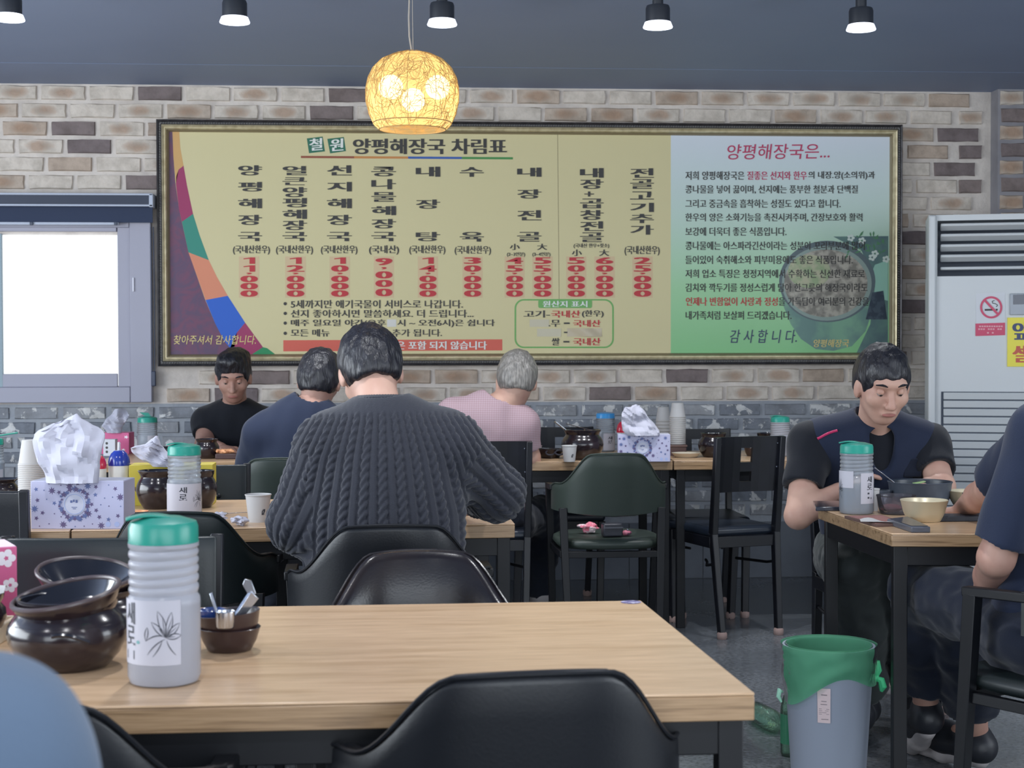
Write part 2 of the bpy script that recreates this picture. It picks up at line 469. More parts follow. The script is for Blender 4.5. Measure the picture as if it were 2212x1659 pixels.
# ---- brick: a faced block with ragged edges; several shapes share their mesh
def brick_mesh(name, lx, lz, seed, proud=0.012, rag=0.004):
    r = random.Random(seed); q = lambda a: r.uniform(-a, a)
    out = []; inn = []
    for (u, v_) in ((-1, -1), (-0.33, -1), (0.33, -1), (1, -1), (1, 0), (1, 1), (0.33, 1), (-0.33, 1), (-1, 1), (-1, 0)):
        x, z = u * lx / 2, v_ * lz / 2
        out.append((x + q(rag * 0.6), 0.004, z + q(rag * 0.6)))
        inn.append((x - math.copysign(0.006, u) * (abs(u) > 0.9) + q(rag), -proud + q(0.002), z - math.copysign(0.005, v_) * (abs(v_) > 0.9) + q(rag)))
    vs = out + inn + [(-lx * 0.2, -proud - 0.001, 0), (lx * 0.2, -proud - 0.001, 0)]
    n = len(out); fs = [(i, (i + 1) % n, n + (i + 1) % n, n + i) for i in range(n)]
    A, B = 2 * n, 2 * n + 1
    for i, j in ((7, 8), (8, 9), (9, 0), (0, 1)): fs.append((n + i, n + j, A))
    for i, j in ((2, 3), (3, 4), (4, 5), (5, 6)): fs.append((n + i, n + j, B))
    fs += [(n + 1, n + 2, B, A), (n + 6, n + 7, A, B)]
    me = bpy.data.meshes.new(name); me.from_pydata(vs, [], fs); me.update()
    return me
def brick_mat(name, lower):
    m, nt, b, N, L = nodes_of(name)
    tc = N('ShaderNodeTexCoord'); oi = N('ShaderNodeObjectInfo')
    ge = N('ShaderNodeNewGeometry'); sm = N('ShaderNodeMath'); sm.operation = 'ADD'; L(oi.outputs['Random'], sm.inputs[0]); L(ge.outputs['Random Per Island'], sm.inputs[1])
    fr_ = N('ShaderNodeMath'); fr_.operation = 'FRACT'; L(sm.outputs[0], fr_.inputs[0]); RND = fr_.outputs[0]
    ad = N('ShaderNodeVectorMath'); ad.operation = 'ADD'
    sc_ = N('ShaderNodeMath'); sc_.operation = 'MULTIPLY'; sc_.inputs[1].default_value = 37.0
    L(RND, sc_.inputs[0]); L(tc.outputs['Object'], ad.inputs[0]); L(sc_.outputs[0], ad.inputs[1])
    nz = N('ShaderNodeTexNoise'); nz.inputs['Scale'].default_value = 14; nz.inputs['Detail'].default_value = 5; nz.inputs['Roughness'].default_value = 0.6
    L(ad.outputs[0], nz.inputs['Vector'])
    if not lower:
        body = ramp(N, [(0.0, (124, 112, 112)), (0.12, (140, 126, 122)), (0.14, (190, 171, 154)), (0.40, (205, 189, 173)), (0.44, (216, 205, 192)), (1.0, (221, 210, 197))])
        body.color_ramp.interpolation = 'LINEAR'; L(RND, body.inputs[0])
        # scorched middle of the brick
        sx = N('ShaderNodeSeparateXYZ'); L(tc.outputs['Object'], sx.inputs[0])
        def mth(op, a, bb):
            n_ = N('ShaderNodeMath'); n_.operation = op
            for i_, q in enumerate((a, bb)):
                if isinstance(q, (int, float)): n_.inputs[i_].default_value = q
                elif q is not None: L(q, n_.inputs[i_])
            return n_.outputs[0]
        ex = mth('POWER', mth('MULTIPLY', sx.outputs['X'], 13.0), 2); ez = mth('POWER', mth('MULTIPLY', sx.outputs['Z'], 30.0), 2)
        g = mth('SUBTRACT', 1.0, mth('ADD', ex, ez)); g = mth('ADD', g, mth('MULTIPLY', mth('SUBTRACT', nz.outputs[0], 0.5), 2.2))
        gr = ramp(N, [(0.05, (0, 0, 0)), (0.9, (215, 215, 215))]); L(g, gr.inputs[0])
        on = ramp(N, [(0.0, (0, 0, 0)), (0.17, (0, 0, 0)), (0.18, (255, 255, 255)), (0.72, (255, 255, 255)), (0.78, (60, 60, 60))]); on.color_ramp.interpolation = 'CONSTANT'
        L(RND, on.inputs[0])
        fac = mth('MULTIPLY', gr.outputs[0], on.outputs[0])
        mx = N('ShaderNodeMix'); mx.data_type = 'RGBA'; L(fac, mx.inputs[0]); L(body.outputs[0], mx.inputs[6]); mx.inputs[7].default_value = lin((166, 132, 106))
    else:
        body = ramp(N, [(0.0, (130, 135, 144)), (0.5, (148, 151, 157)), (1.0, (164, 165, 168))]); L(RND, body.inputs[0])
        n3 = N('ShaderNodeTexNoise'); n3.inputs['Scale'].default_value = 11; n3.inputs['Detail'].default_value = 7; n3.inputs['Roughness'].default_value = 0.62; n3.inputs['Distortion'].default_value = 0.5
        L(ad.outputs[0], n3.inputs['Vector'])
        gr = ramp(N, [(0.54, (0, 0, 0)), (0.57, (255, 255, 255))]); L(n3.outputs[0], gr.inputs[0])
        mx = N('ShaderNodeMix'); mx.data_type = 'RGBA'; L(gr.outputs[0], mx.inputs[0]); L(body.outputs[0], mx.inputs[6]); mx.inputs[7].default_value = lin((222, 221, 219))
    r2 = ramp(N, [(0.3, (205, 203, 200)), (0.6, (255, 255, 255))]); L(nz.outputs[0], r2.inputs[0])
    m2 = N('ShaderNodeMix'); m2.data_type = 'RGBA'; m2.blend_type = 'MULTIPLY'; m2.inputs[0].default_value = 0.8
    L(mx.outputs[2], m2.inputs[6]); L(r2.outputs[0], m2.inputs[7]); L(m2.outputs[2], b.inputs['Base Color'])
    b.inputs['Roughness'].default_value = 0.85
    n4 = N('ShaderNodeTexNoise'); n4.inputs['Scale'].default_value = 45; n4.inputs['Detail'].default_value = 5; L(ad.outputs[0], n4.inputs['Vector'])
    bp = N('ShaderNodeBump'); bp.inputs['Strength'].default_value = 0.5; bp.inputs['Distance'].default_value = 0.008
    L(n4.outputs[0], bp.inputs['Height']); L(bp.outputs[0], b.inputs['Normal'])
    return m
BR1, BR2 = brick_mat('pale_brick', False), brick_mat('grey_brick', True)
wpx = lambda x, y: PY(x, y, YW)
PIT = (wpx(1500, 250).z - wpx(1500, 812).z) / 15
LEN = 0.2385
bm_hi = [brick_mesh('brick', LEN - 0.019, PIT - 0.017, 100 + i) for i in range(7)]
bm_half = [brick_mesh('brick', LEN * 0.52, PIT - 0.017, 140 + i) for i in range(2)]
PIT2 = (wpx(1500, 871).z - wpx(1500, 933).z) / 2
bm_lo = [brick_mesh('brick', LEN - 0.022, PIT2 - 0.014, 120 + i, 0.010, 0.003) for i in range(6)]
for q in bm_hi + bm_half: q.materials.append(BR1)
for q in bm_lo: q.materials.append(BR2)
def put_brick(me, x, z, parent, y=YW, rot=0):
    o = bpy.data.objects.new('brick', me); C.objects.link(o); o.location = (x, y, z); o.parent = parent
    if rot: o.rotation_euler = (0, 0, rot)
    return o
sx0, sx1 = wpx(345, 500).x, wpx(1940, 500).x
sz1, sz0 = wpx(1106, 272).z, wpx(1106, 782).z
wx1, wz1, wz0 = wpx(330, 600).x, wpx(150, 420).z, wpx(150, 866).z
acx = wpx(2030, 600).x
xcorner = wpx(2126, 300).x
top_z = wpx(1500, 250).z
k = 0
rest_hi, rest_lo = [], []
zc = top_z + PIT
row = 0
while True:
    z = zc - row * PIT
    if z < ZSPLIT + 0.02: break
    x = wpx(48, 300).x - 0.6 - 8 * LEN + (0.5 if row % 2 else 0.0) * LEN + (row * 37 % 11 - 5) * 0.006 + LEN / 2
    while x < xcorner + 0.02:
        px = x; half = LEN / 2
        hid = (px - half > sx0 - 0.01 and px + half < sx1 + 0.01 and z > sz0 + 0.0 and z < sz1) or (wpx(-150, 600).x - .02 < px + half < wx1 + 0.02 and z > wz0 - 0.02 and z < wz1 + 0.02)
        hid = hid or (px - half > acx + 0.05 and z < 1.75)
        if not hid and px + half <= wpx(-20, 300).x and px - half > XL:
            if not (wpx(-150, 600).x - .02 < px + half and px - half < wx1 and wz0 - 0.02 < z < wz1 + .02): rest_hi.append((px, z))
        if not hid and px + half > wpx(-20, 300).x:
            if px + half > xcorner:
                put_brick(bm_half[row % 2], xcorner - LEN * 0.26 - 0.012, z, wall_back) if px - half < xcorner - 0.1 else None
            elif px + half > wx1 and px - half < wx1 and z > wz0 and z < wz1: pass
            else: put_brick(bm_hi[k % 7], px, z, wall_back)
            k += 1
        x += LEN
    row += 1
row = 0
z = ZSPLIT - 0.008 - PIT2 / 2
ZBASE = wpx(1500, 1128).z
while z - PIT2 / 2 > ZBASE - 0.02:
    x = wpx(-10, 900).x - 8 * LEN + (0.5 if row % 2 else 0.0) * LEN + (row * 53 % 13 - 6) * 0.006
    ylim = (749 - (z - 1.2) * F / 8.08)
    while x < xcorner:
        px = CX + (x * math.cos(R(3.9)) - YW * math.sin(R(3.9))) * F / 8.08
        show = (ylim < 965 or (1120 < px < 1760)) and px > -40
        if show and px < 2050: put_brick(bm_lo[k % 6], x, z, wall_back); k += 1
        elif x - LEN / 2 > XL and px < 2050: rest_lo.append((x, z))
        x += LEN
    z -= PIT2; row += 1
# courses out of the picture or behind the furniture: one joined part each
def joined(spots, meshes, mat, name):
    mb = MB()
    for i, (x, z) in enumerate(spots):
        me = meshes[i % len(meshes)]; mb.add([(v.co.x + x, v.co.y + YW, v.co.z + z) for v in me.vertices], [tuple(p.vertices) for p in me.polygons])
    stuff(obj(name, mb, mat, wall_back, smooth=False))
joined(rest_hi, bm_hi, BR1, 'brick_courses'); joined(rest_lo, bm_lo, BR2, 'brick_courses')
# dark tiled base along the floor
TILE = M('dark_tile', (100, 106, 116), 0.5, var=(5, (90, 96, 106), 0.4, 0.6))
bb = struct('baseboard_back', MB().box(((XL + XR) / 2, YW - 0.002, ZBASE / 2), (XR - XL, 0.012, ZBASE)), M('tile_joint', (120, 124, 130), 0.8), smooth=False)
tw = wpx(1517, 1200).x - wpx(1358, 1200).x
tx = wpx(1358, 1200).x + tw / 2 - 9 * tw
tile_me = MB().box((0, 0, 0), (tw - 0.006, 0.012, ZBASE - 0.006)).mesh('tile'); tile_me.materials.append(TILE)
for i in range(18):
    if tx + i * tw < XR - tw / 2 and tx + i * tw > XL + tw / 2:
        o = bpy.data.objects.new('tile', tile_me); C.objects.link(o); o.location = (tx + i * tw, YW - 0.008, ZBASE / 2); o.parent = bb
# brick pier at the right end
pier_x0 = wpx(2140, 300).x
PW_ = XR - pier_x0
pier = struct('wall_pier', MB().box((pier_x0 + PW_ / 2, YW - 0.05, ZC / 2), (PW_, 0.1, ZC)), M('pier_mortar', (150, 148, 152), 0.9, var=(9, (138, 136, 141), 0.4, 0.65)), smooth=False)
row = 0
while True:
    z = zc - row * PIT
    if z < 1.7: break
    x = pier_x0 + LEN * (0.5 if row % 2 else 0.27) + 0.006
    if row % 2 == 0: put_brick(bm_half[0], x, z, pier, YW - 0.1); x += LEN * 0.76
    else: put_brick(bm_hi[row % 7], x, z, pier, YW - 0.1); x += LEN
    while x < pier_x0 + 0.75: put_brick(bm_hi[(row + 3) % 7], x, z, pier, YW - 0.1); x += LEN
    row += 1

# ---- window at the left, with its roller blind
def rect_px(x0, y0, x1, y1, Y):
    a, c = PY(x0, y0, Y), PY(x1, y1, Y); return a.x, a.z, c.x, c.z
WHITE_F = M('window_vinyl', (164, 163, 177), 0.4)
win = struct('window_1', MB().add(*(lambda: ([], []))()), WHITE_F) if False else None
YF = YW - 0.035
x0, z1, x1, z0 = rect_px(-150, 470, 329, 869, YF)
mb = MB()
def bars(mb, x0, x1, z0, z1, wl, wr, wb, wt, y, dep):
    mb.box(((x0 + wl / 2), y, (z0 + z1) / 2), (wl, dep, z1 - z0)); mb.box(((x1 - wr / 2), y, (z0 + z1) / 2), (wr, dep, z1 - z0))
    mb.box(((x0 + x1) / 2, y, z0 + wb / 2), (x1 - x0 - wl - wr, dep, wb)); mb.box(((x0 + x1) / 2, y, z1 - wt / 2), (x1 - x0 - wl - wr, dep, wt))
q = 8.05 / F
win = struct('window_1', (bars(mb, x0, x1, z0, z1, 46 * q, 45 * q, 33 * q, 20 * q, YF + 0.015, 0.05), mb)[1], WHITE_F, bevel=0.004)
mb = MB(); xs0, xs1 = x0 + 46 * q, x1 - 45 * q
bars(mb, xs0, xs1, z0 + 33 * q, z1 - 10 * q, 30 * q, 26 * q, 28 * q, 18 * q, YF + 0.025, 0.035)
sash = obj('window_sash', mb, WHITE_F, win, bevel=0.003)
gx0 = PY(6, 600, YW).x
mb = MB().box((gx0 - 5 * q, YF + 0.022, (z0 + z1) / 2), (12 * q, 0.03, z1 - z0 - 66 * q)); obj('mullion', mb, M('sash_seal', (150, 168, 176), 0.5), win, bevel=0.002)
obj('frosted_pane', MB().box(((xs0 + xs1) / 2, YF + 0.03, (z0 + z1) / 2), (xs1 - xs0 - 40 * q, 0.006, z1 - z0 - 70 * q)), emat('frosted_daylight', (246, 251, 255), 1.25), win, smooth=False)
obj('latch', MB().box((PY(289, 615, YF).x, YF - 0.014, PY(289, 615, YF).z), (0.008, 0.01, 0.07)), M('latch_white', (225, 225, 235), 0.3), win, bevel=0.002)
# blind cassette and cloth
BL = thing('roller_blind', 'navy roller blind rolled up in its white-edged cassette above the window', 'blind', PY(100, 450, YW - 0.1))
bl = BL.location.copy()
x0, z1, x1, z0 = rect_px(-160, 418, 330, 444, YW - 0.12)
NAVY = M('navy_fabric', (42, 54, 80), 0.75)
mbx = lambda a, b_, c, d, y0, y1: MB().box(((a + b_) / 2 - bl.x, (y0 + y1) / 2 - bl.y, (c + d) / 2 - bl.z), (b_ - a, y1 - y0, d - c))
obj('cassette', mbx(x0, x1, z0, z1, YW - 0.12, YW - 0.01), M('navy_cassette', (34, 44, 66), 0.4), BL, bevel=0.003)
WT = M('blind_trim_white', (182, 189, 204), 0.35)
for zz in (z1, z0): obj('cassette_trim', mbx(x0, x1, zz - 0.005, zz + 0.005, YW - 0.126, YW - 0.11), WT, BL, bevel=0.002)
obj('end_cap', mbx(x1 - 0.018, x1 + 0.002, z0 - 0.008, z1 + 0.004, YW - 0.126, YW - 0.01), WT, BL, bevel=0.003)
xa, za, xb, zb = rect_px(-160, 444, 330, 481, YW - 0.08)
obj('blind_cloth', mbx(xa, xb, zb, za, YW - 0.085, YW - 0.08), NAVY, BL, smooth=False)
xa, za, xb, zb = rect_px(-160, 479, 256, 486, YW - 0.09)
obj('bottom_rail', mbx(xa, xb, zb, za, YW - 0.095, YW - 0.075), WT, BL, bevel=0.002)
for cx_ in (68, 250):
    p = PY(cx_, 483, YW - 0.1); obj('rail_clip', MB().box((p.x - bl.x, p.y - bl.y, p.z - bl.z), (0.016, 0.012, 0.016)), M('clip_dark', (70, 78, 95), 0.5), BL, bevel=0.002)
a, b_ = PY(331, 490, YW - 0.05), PY(334, 815, YW - 0.05)
mb = MB(); mb.tube([a - bl, a.lerp(b_, 0.4) - bl + Vector((0.003, 0, 0)), b_ - bl], 0.003, 6); mb.tube([a - bl + Vector((-0.012, 0, 0)), b_ - bl + Vector((-0.01, 0, 0))], 0.003, 6)
obj('pull_chain', mb, M('chain_dark', (70, 76, 92), 0.5), BL)
p = PY(332, 818, YW - 0.05); obj('chain_weight', MB().box((p.x - bl.x, p.y - bl.y, p.z - bl.z), (0.022, 0.02, 0.075)), M('weight_dark', (60, 68, 88), 0.4), BL, bevel=0.004)

# ================================================================ menu board
YS = YW - 0.045
tl, tr, bl_, br = PY(337, 259, YS), PY(1948, 271, YS), PY(345, 790.5, YS), PY(1943, 787, YS)
X0, X1 = (tl.x + bl_.x) / 2, (tr.x + br.x) / 2; Z1, Z0 = (tl.z + tr.z) / 2, (bl_.z + br.z) / 2
SIGN = thing('menu_board', 'long printed menu board in a gilt frame on the brick wall', 'sign', ((X0 + X1) / 2, YS, Z0))
so = SIGN.location.copy()
def molding(name, prof, mat, off=0.0):
    """prof: (inset from the outer edge, height towards the room); swept round the rectangle with mitred corners"""
    mb = MB(); cor = [(X0, Z0, 1, 1), (X1, Z0, -1, 1), (X1, Z1, -1, -1), (X0, Z1, 1, -1)]; n = len(prof)
    vs = [(x + sx * i - so.x, -h, z + sz * i - so.z) for x, z, sx, sz in cor for i, h in prof]
    fs = [(c * n + j, c * n + j + 1, ((c + 1) % 4) * n + j + 1, ((c + 1) % 4) * n + j) for c in range(4) for j in range(n - 1)]
    return obj(name, mb.add(vs, fs), mat, SIGN, angle=25)
BRONZE = M('dark_bronze', (72, 70, 72), 0.4, 0.5, var=(40, (58, 56, 58), 0.4, 0.6))
GOLD = M('gilt', (206, 194, 160), 0.36, 0.35, var=(30, (182, 168, 134), 0.4, 0.65))
molding('outer_molding', [(0, -0.03), (0, 0.028), (0.004, 0.034), (0.010, 0.030), (0.012, 0.024), (0.023, 0.024), (0.025, 0.030)], BRONZE)
molding('gilt_molding', [(0.025, 0.022), (0.026, 0.030), (0.030, 0.034), (0.034, 0.031), (0.037, 0.027), (0.040, 0.029), (0.043, 0.029), (0.046, 0.024), (0.049, 0.020), (0.0495, 0.012)], GOLD)
molding('inner_lip', [(0.0495, 0.014), (0.052, 0.016), (0.055, 0.012), (0.058, 0.004), (0.060, 0.0)], M('dark_gilt', (150, 138, 112), 0.4, 0.4))
mb = MB(); step = 0.0125; ins = 0.0175
def beads(ax, az, bx, bz):
    n = int(math.hypot(bx - ax, bz - az) / step)
    dirx, dirz = (bx - ax) / n, (bz - az) / n; L_ = math.hypot(dirx, dirz)
    for i in range(n):
        c = (ax + dirx * (i + .5) - so.x, -0.027, az + dirz * (i + .5) - so.z)
        mb.add([(c[0] - dirx * .55 + 0.002 * dirz / L_, c[1], c[2] - dirz * .55 - 0.002 * dirx / L_), (c[0] + 0.0042 * dirz / L_, c[1], c[2] + 0.0042 * dirx / L_), (c[0] + dirx * .55, c[1], c[2] + dirz * .55),
                (c[0] - 0.0042 * dirz / L_, c[1], c[2] - 0.0042 * dirx / L_), (c[0], c[1] - 0.0055, c[2])], [(0, 1, 4), (1, 2, 4), (2, 3, 4), (3, 0, 4)])
beads(X0 + ins, Z0 + ins, X1 - ins, Z0 + ins); beads(X0 + ins, Z1 - ins, X1 - ins, Z1 - ins); beads(X0 + ins, Z0 + ins, X0 + ins, Z1 - ins); beads(X1 - ins, Z0 + ins, X1 - ins, Z1 - ins)
stuff(obj('beaded_cord', mb, M('silver_bead', (190, 188, 184), 0.3, 0.6), SIGN, smooth=False))
def SP(x, y, k=0):
    p = PY(x, y, YS - 0.0003 * k); return (p.x - so.x, p.y - so.y, p.z - so.z)
def poly(name, pts, mat, k=1):
    return obj(name, MB().add([SP(x, y, k) for x, y in pts], [tuple(range(len(pts)))]), mat, SIGN, smooth=False)
def tpoly(mb, pts, k):
    mb.add([SP(x, y, k) for x, y in pts], [tuple(range(len(pts)))])
PR = dict(rough=0.5, spec=0.4)
obj('backing_board', MB().box((0, 0.008, (Z1 - Z0) / 2), (X1 - X0 - 0.1, 0.014, Z1 - Z0 - 0.1)), M('sign_cream', (214, 203, 156), **PR), SIGN, smooth=False)
poly('cream_panel', [(366, 283), (1450, 289), (1450, 764), (366, 768)], M('sign_cream', (214, 203, 156)), 0.3)
inner = [(387, 282), (389.5, 319.5), (396.5, 360), (404, 401), (417, 462), (431, 507.5), (451, 562), (468.5, 598), (490.5, 639), (529.5, 697), (559, 733), (598, 768)]
outer = [(372.3, 282), (374.5, 338), (379, 395), (387, 454), (393, 480), (407, 545), (415, 567), (443, 647), (465, 699), (484, 736)]
m, nt, b, N, L = nodes_of('sign_purple')
tc = N('ShaderNodeTexCoord'); wv = N('ShaderNodeTexNoise'); wv.inputs['Scale'].default_value = 9; wv.inputs['Distortion'].default_value = 2.5
L(tc.outputs['Object'], wv.inputs['Vector']); rr = ramp(N, [(0.4, (92, 68, 96)), (0.6, (112, 66, 92))]); L(wv.outputs[0], rr.inputs[0]); L(rr.outputs[0], b.inputs['Base Color']); b.inputs['Roughness'].default_value = 0.5
poly('purple_field', [(362, 282)] + outer[:1] + outer[1:] + [(500, 752), (512, 768), (362, 770)], m, 1)
def col_mat(n, c): return M('sign_' + n, c, **PR)
def seg(name, o_pts, i_pts, mat): poly(name, o_pts + i_pts[::-1], mat, 2)
seg('arc_orange', [(372.3, 282), (374.5, 338), (380, 397)], [(387, 282), (389.5, 319.5), (396.5, 358), (386, 366), (381, 380)][:3] + [(386, 366)], col_mat('orange', (208, 164, 104)))
seg('arc_crimson', [(380, 397), (387, 454), (393, 479)], [(381, 380), (386, 366), (396.5, 358), (404, 401), (417, 462)], col_mat('crimson', (158, 56, 98)))
seg('arc_green', [(393, 479), (407, 545)], [(417, 462), (431, 507.5), (451, 562)], col_mat('green', (56, 140, 122)))
seg('arc_peach', [(407, 545), (415, 567), (444, 648)], [(451, 562), (468.5, 598), (492, 639)], col_mat('peach', (220, 140, 108)))
seg('arc_blue', [(444, 648), (465, 699), (484, 736), (497, 752)], [(492, 639), (529.5, 697), (512, 718), (506, 752)], col_mat('blue', (44, 98, 196)))
seg('arc_red', [(497, 752), (506, 730), (512, 718)], [(540, 768), (598 - 30, 750), (529.5, 697)], col_mat('crimson', (158, 56, 98)))
poly('arc_base', [(497, 752), (540, 768), (513, 768)], col_mat('crimson', (158, 56, 98)), 2)
seg('arc_leaf', [(540, 768), (568, 750)], [(598, 768), (577, 752)], col_mat('leaf', (46, 140, 90)))
# right-hand panel: printed fade from pale blue-grey to green
m, nt, b, N, L = nodes_of('sign_fade')
tc = N('ShaderNodeTexCoord'); sx_ = N('ShaderNodeSeparateXYZ'); L(tc.outputs['Generated'], sx_.inputs[0])
rr = ramp(N, [(0.0, (132, 196, 132)), (0.3, (160, 208, 158)), (0.6, (190, 214, 198)), (1.0, (214, 221, 230))]); L(sx_.outputs['Z'], rr.inputs[0]); L(rr.outputs[0], b.inputs['Base Color']); b.inputs['Roughness'].default_value = 0.45
poly('pale_green_panel', [(1449, 290), (1923, 292), (1920, 764), (1449, 764)], m, 1)
# printed photograph of a stew pot (flat print)
def ellpts(cx, cy, rx, ry, n=48, a0=0, a1=360): return [(cx + rx * math.cos(R(a0 + (a1 - a0) * i / (n if a1 - a0 < 360 else n))), cy + ry * math.sin(R(a0 + (a1 - a0) * i / n))) for i in range(n + (1 if a1 - a0 < 360 else 0))]
poly('photo_backdrop', [(1800, 511), (1919, 510), (1918, 763), (1850, 763), (1880, 700), (1890, 600), (1860, 540), (1815, 519)], M('print_dark', (84, 108, 112), 0.5, var=(8, (98, 132, 122), 0.4, 0.6)), 2)
poly('photo_cloth', [(1918, 562), (1890, 572), (1878, 600), (1888, 640), (1918, 650)], M('print_cloth', (150, 196, 176), 0.5), 2.5)
poly('pot_body', [(1686, 616), (1692, 660), (1708, 700), (1730, 732), (1762, 754), (1800, 758), (1840, 748), (1870, 715), (1888, 660), (1890, 612), (1860, 560), (1720, 560)], M('print_pot', (124, 168, 140), 0.5, var=(6, (104, 138, 130), 0.4, 0.6)), 3)
poly('pot_rim', ellpts(1787, 608, 104, 88), M('print_rim', (92, 106, 110), 0.5), 4)
poly('pot_rim_light', ellpts(1786, 612, 97, 81), M('print_rim2', (140, 158, 150), 0.5), 5)
poly('stew', ellpts(1784, 612, 90, 73), M('print_stew', (126, 122, 112), 0.5, var=(24, (176, 170, 156), 0.42, 0.6)), 6)
poly('stew_greens', ellpts(1748, 586, 46, 36, 24), M('print_greens', (150, 168, 128), 0.5, var=(22, (182, 180, 150), 0.42, 0.6)), 7)
poly('print_stand', [(1884, 632), (1908, 628), (1916, 690), (1870, 690)], M('print_black', (48, 60, 74), 0.5, var=(30, (66, 80, 92), 0.45, 0.55)), 7)
mb = MB(); rr_ = random.Random(3)
for i in range(26):
    cx_, cy_ = rr_.uniform(1830, 1914), rr_.uniform(511, 548); a = rr_.uniform(0, 6.3); l_ = rr_.uniform(5, 12)
    tpoly(mb, [(cx_, cy_), (cx_ + l_ * math.cos(a) + 2 * math.sin(a), cy_ + l_ * math.sin(a) - 2 * math.cos(a)), (cx_ + 1.6 * l_ * math.cos(a), cy_ + 1.6 * l_ * math.sin(a)), (cx_ + l_ * math.cos(a) - 2 * math.sin(a), cy_ + l_ * math.sin(a) + 2 * math.cos(a))], 7 + 0.02 * i)
stuff(obj('printed_leaves', mb, M('print_leaf', (84, 136, 96), 0.5), SIGN, smooth=False))
mb = MB()
for fx, fy in ((1838, 514), (1862, 520), (1890, 548), (1914, 560), (1884, 556)):
    for i in range(5): mb.add([SP(x, y, 8.5 + 0.05 * i) for x, y in ellpts(fx + 5 * math.cos(i * 1.26), fy + 5 * math.sin(i * 1.26), 3.6, 3.0, 8)], [tuple(range(8))])
stuff(obj('printed_flowers', mb, M('print_flower', (206, 218, 208), 0.5), SIGN, smooth=False))
# lettering
INK, RED, WHT = M('ink_black', (54, 52, 50), 0.5), M('ink_red', (190, 44, 52), 0.5), M('ink_white', (228, 230, 224), 0.5)
CRIM, NVY, YEL, GRN = M('ink_crimson', (186, 48, 92), 0.5), M('ink_navy', (48, 58, 96), 0.5), M('ink_yellow', (220, 200, 130), 0.5), M('ink_green', (112, 172, 92), 0.5)
def st(mb, body, x0, y0, x1, y1, k=9, bold=0.02, shear=0.0, slope=0.0):
    h = y1 - y0
    return put_text(mb, body, lambda u, v: SP(x0 + (x1 - x0) * u + shear * h * (v - .5), y1 + (y0 - y1) * v + slope * (x1 - x0) * u, k), bold)
def line(name, body, x0, y0, x1, y1, mat=INK, bold=0.02, **kw): return obj(name, st(MB(), body, x0, y0, x1, y1, bold=bold, **kw), mat, SIGN, smooth=False)
poly('title_tile', [(662.8, 299), (697, 295), (702, 327), (667.5, 331)], M('tile_green', (38, 108, 84), 0.5), 3); poly('title_tile', [(707, 300), (742.7, 296), (747.4, 326.4), (713, 331.4)], M('tile_green', (38, 108, 84), 0.5), 3)
line('title_letters', '철', 668, 300, 697, 326, WHT, 0.03, slope=-0.08); line('title_letters', '원', 713, 301, 742, 327, WHT, 0.03, slope=-0.08)
line('title_letters', '양평해장국 차림표', 762, 299.5, 1095, 333, INK, 0.035)
for xa, xb, n_, c in ((650, 765, 'brown', (150, 84, 62)), (765, 881.5, 'amber', (200, 136, 76)), (881.5, 997.5, 'cobalt', (56, 94, 170)), (997.5, 1108, 'grass', (72, 142, 76))):
    yy = lambda x: 339 + (x - 650) * 0.0065
    poly('title_rule', [(xa, yy(xa) - 2.4), (xb, yy(xb) - 2.4), (xb, yy(xb) + 2.4), (xa, yy(xa) + 2.4)], col_mat(n_, c), 3)
r1 = [(357, 379), (393, 413.6), (429, 450), (464, 486), (501, 521)]
COLS = [(514, 566, '양평해장국', r1),
        (610, 663, '얼큰양평해장국', [(358.7, 378.5), (383, 400), (404, 426), (427.7, 448), (452.7, 473), (476, 497), (501, 521)]),
        (706, 760, '선지해장국', r1),
        (802, 855.5, '콩나물해장국', [(360, 381), (387, 409), (415, 436), (445, 465), (473, 493.5), (501, 521)]),
        (898, 951, '내장탕', [(360, 382), (431, 451), (501, 521)]), (993, 1045, '수육', [(361, 382), (501, 522)]),
        (1117, 1169.6, '내장전골', [(362, 382), (409, 429), (454, 476), (501, 522)]),
        (1252.7, 1304, '내장+곱창전골', [(363, 384), (387, 408), (413.6, 424.6), (429, 450), (453.7, 475), (478, 499), (502, 523)]),
        (1361, 1412.5, '전골고기추가', [(363.4, 384), (387, 408), (413.6, 431), (438, 458), (462, 482), (486, 507)])]
for xa, xb, s_, rows in COLS:
    for ch, (ya, yb) in zip(s_, rows):
        line('letter', ch, *((xa + 9.5, ya, xb - 21, yb) if ch == '+' else (xa, ya, xb, yb)), INK, 0.035)
for xa, xb, ya, yb, s_ in ((503, 583, 530, 550, '(국내산한우)'), (596, 676, 530, 550, '(국내산한우)'), (693, 772, 530, 550, '(국내산한우)'), (797, 862, 530, 550, '(국내산)'), (884, 962, 530, 550, '(국내산한우)'), (982, 1060.5, 531, 551, '(국내산한우)'), (1349, 1425, 531, 552, '(국내산한우)'),
                           (1101, 1123, 526.5, 540, '小'), (1160, 1182, 526.5, 540, '大'), (1095, 1134.5, 544.6, 555, '(2~3인분)'), (1150, 1189, 544.6, 555, '(3~4인분)'), (1239, 1316, 525.8, 536.5, '(국내산 한우+젖소)'), (1235, 1257, 539, 553, '小'), (1294, 1316, 539, 553, '大')):
    line('origin_lettering', s_, xa, ya, xb, yb, INK, 0.022)
STK = M('price_sticker', (212, 186, 146), 0.5)
five = [(556, 570), (573, 587), (589, 593), (595.5, 609.5), (611, 625.3), (627, 641)]
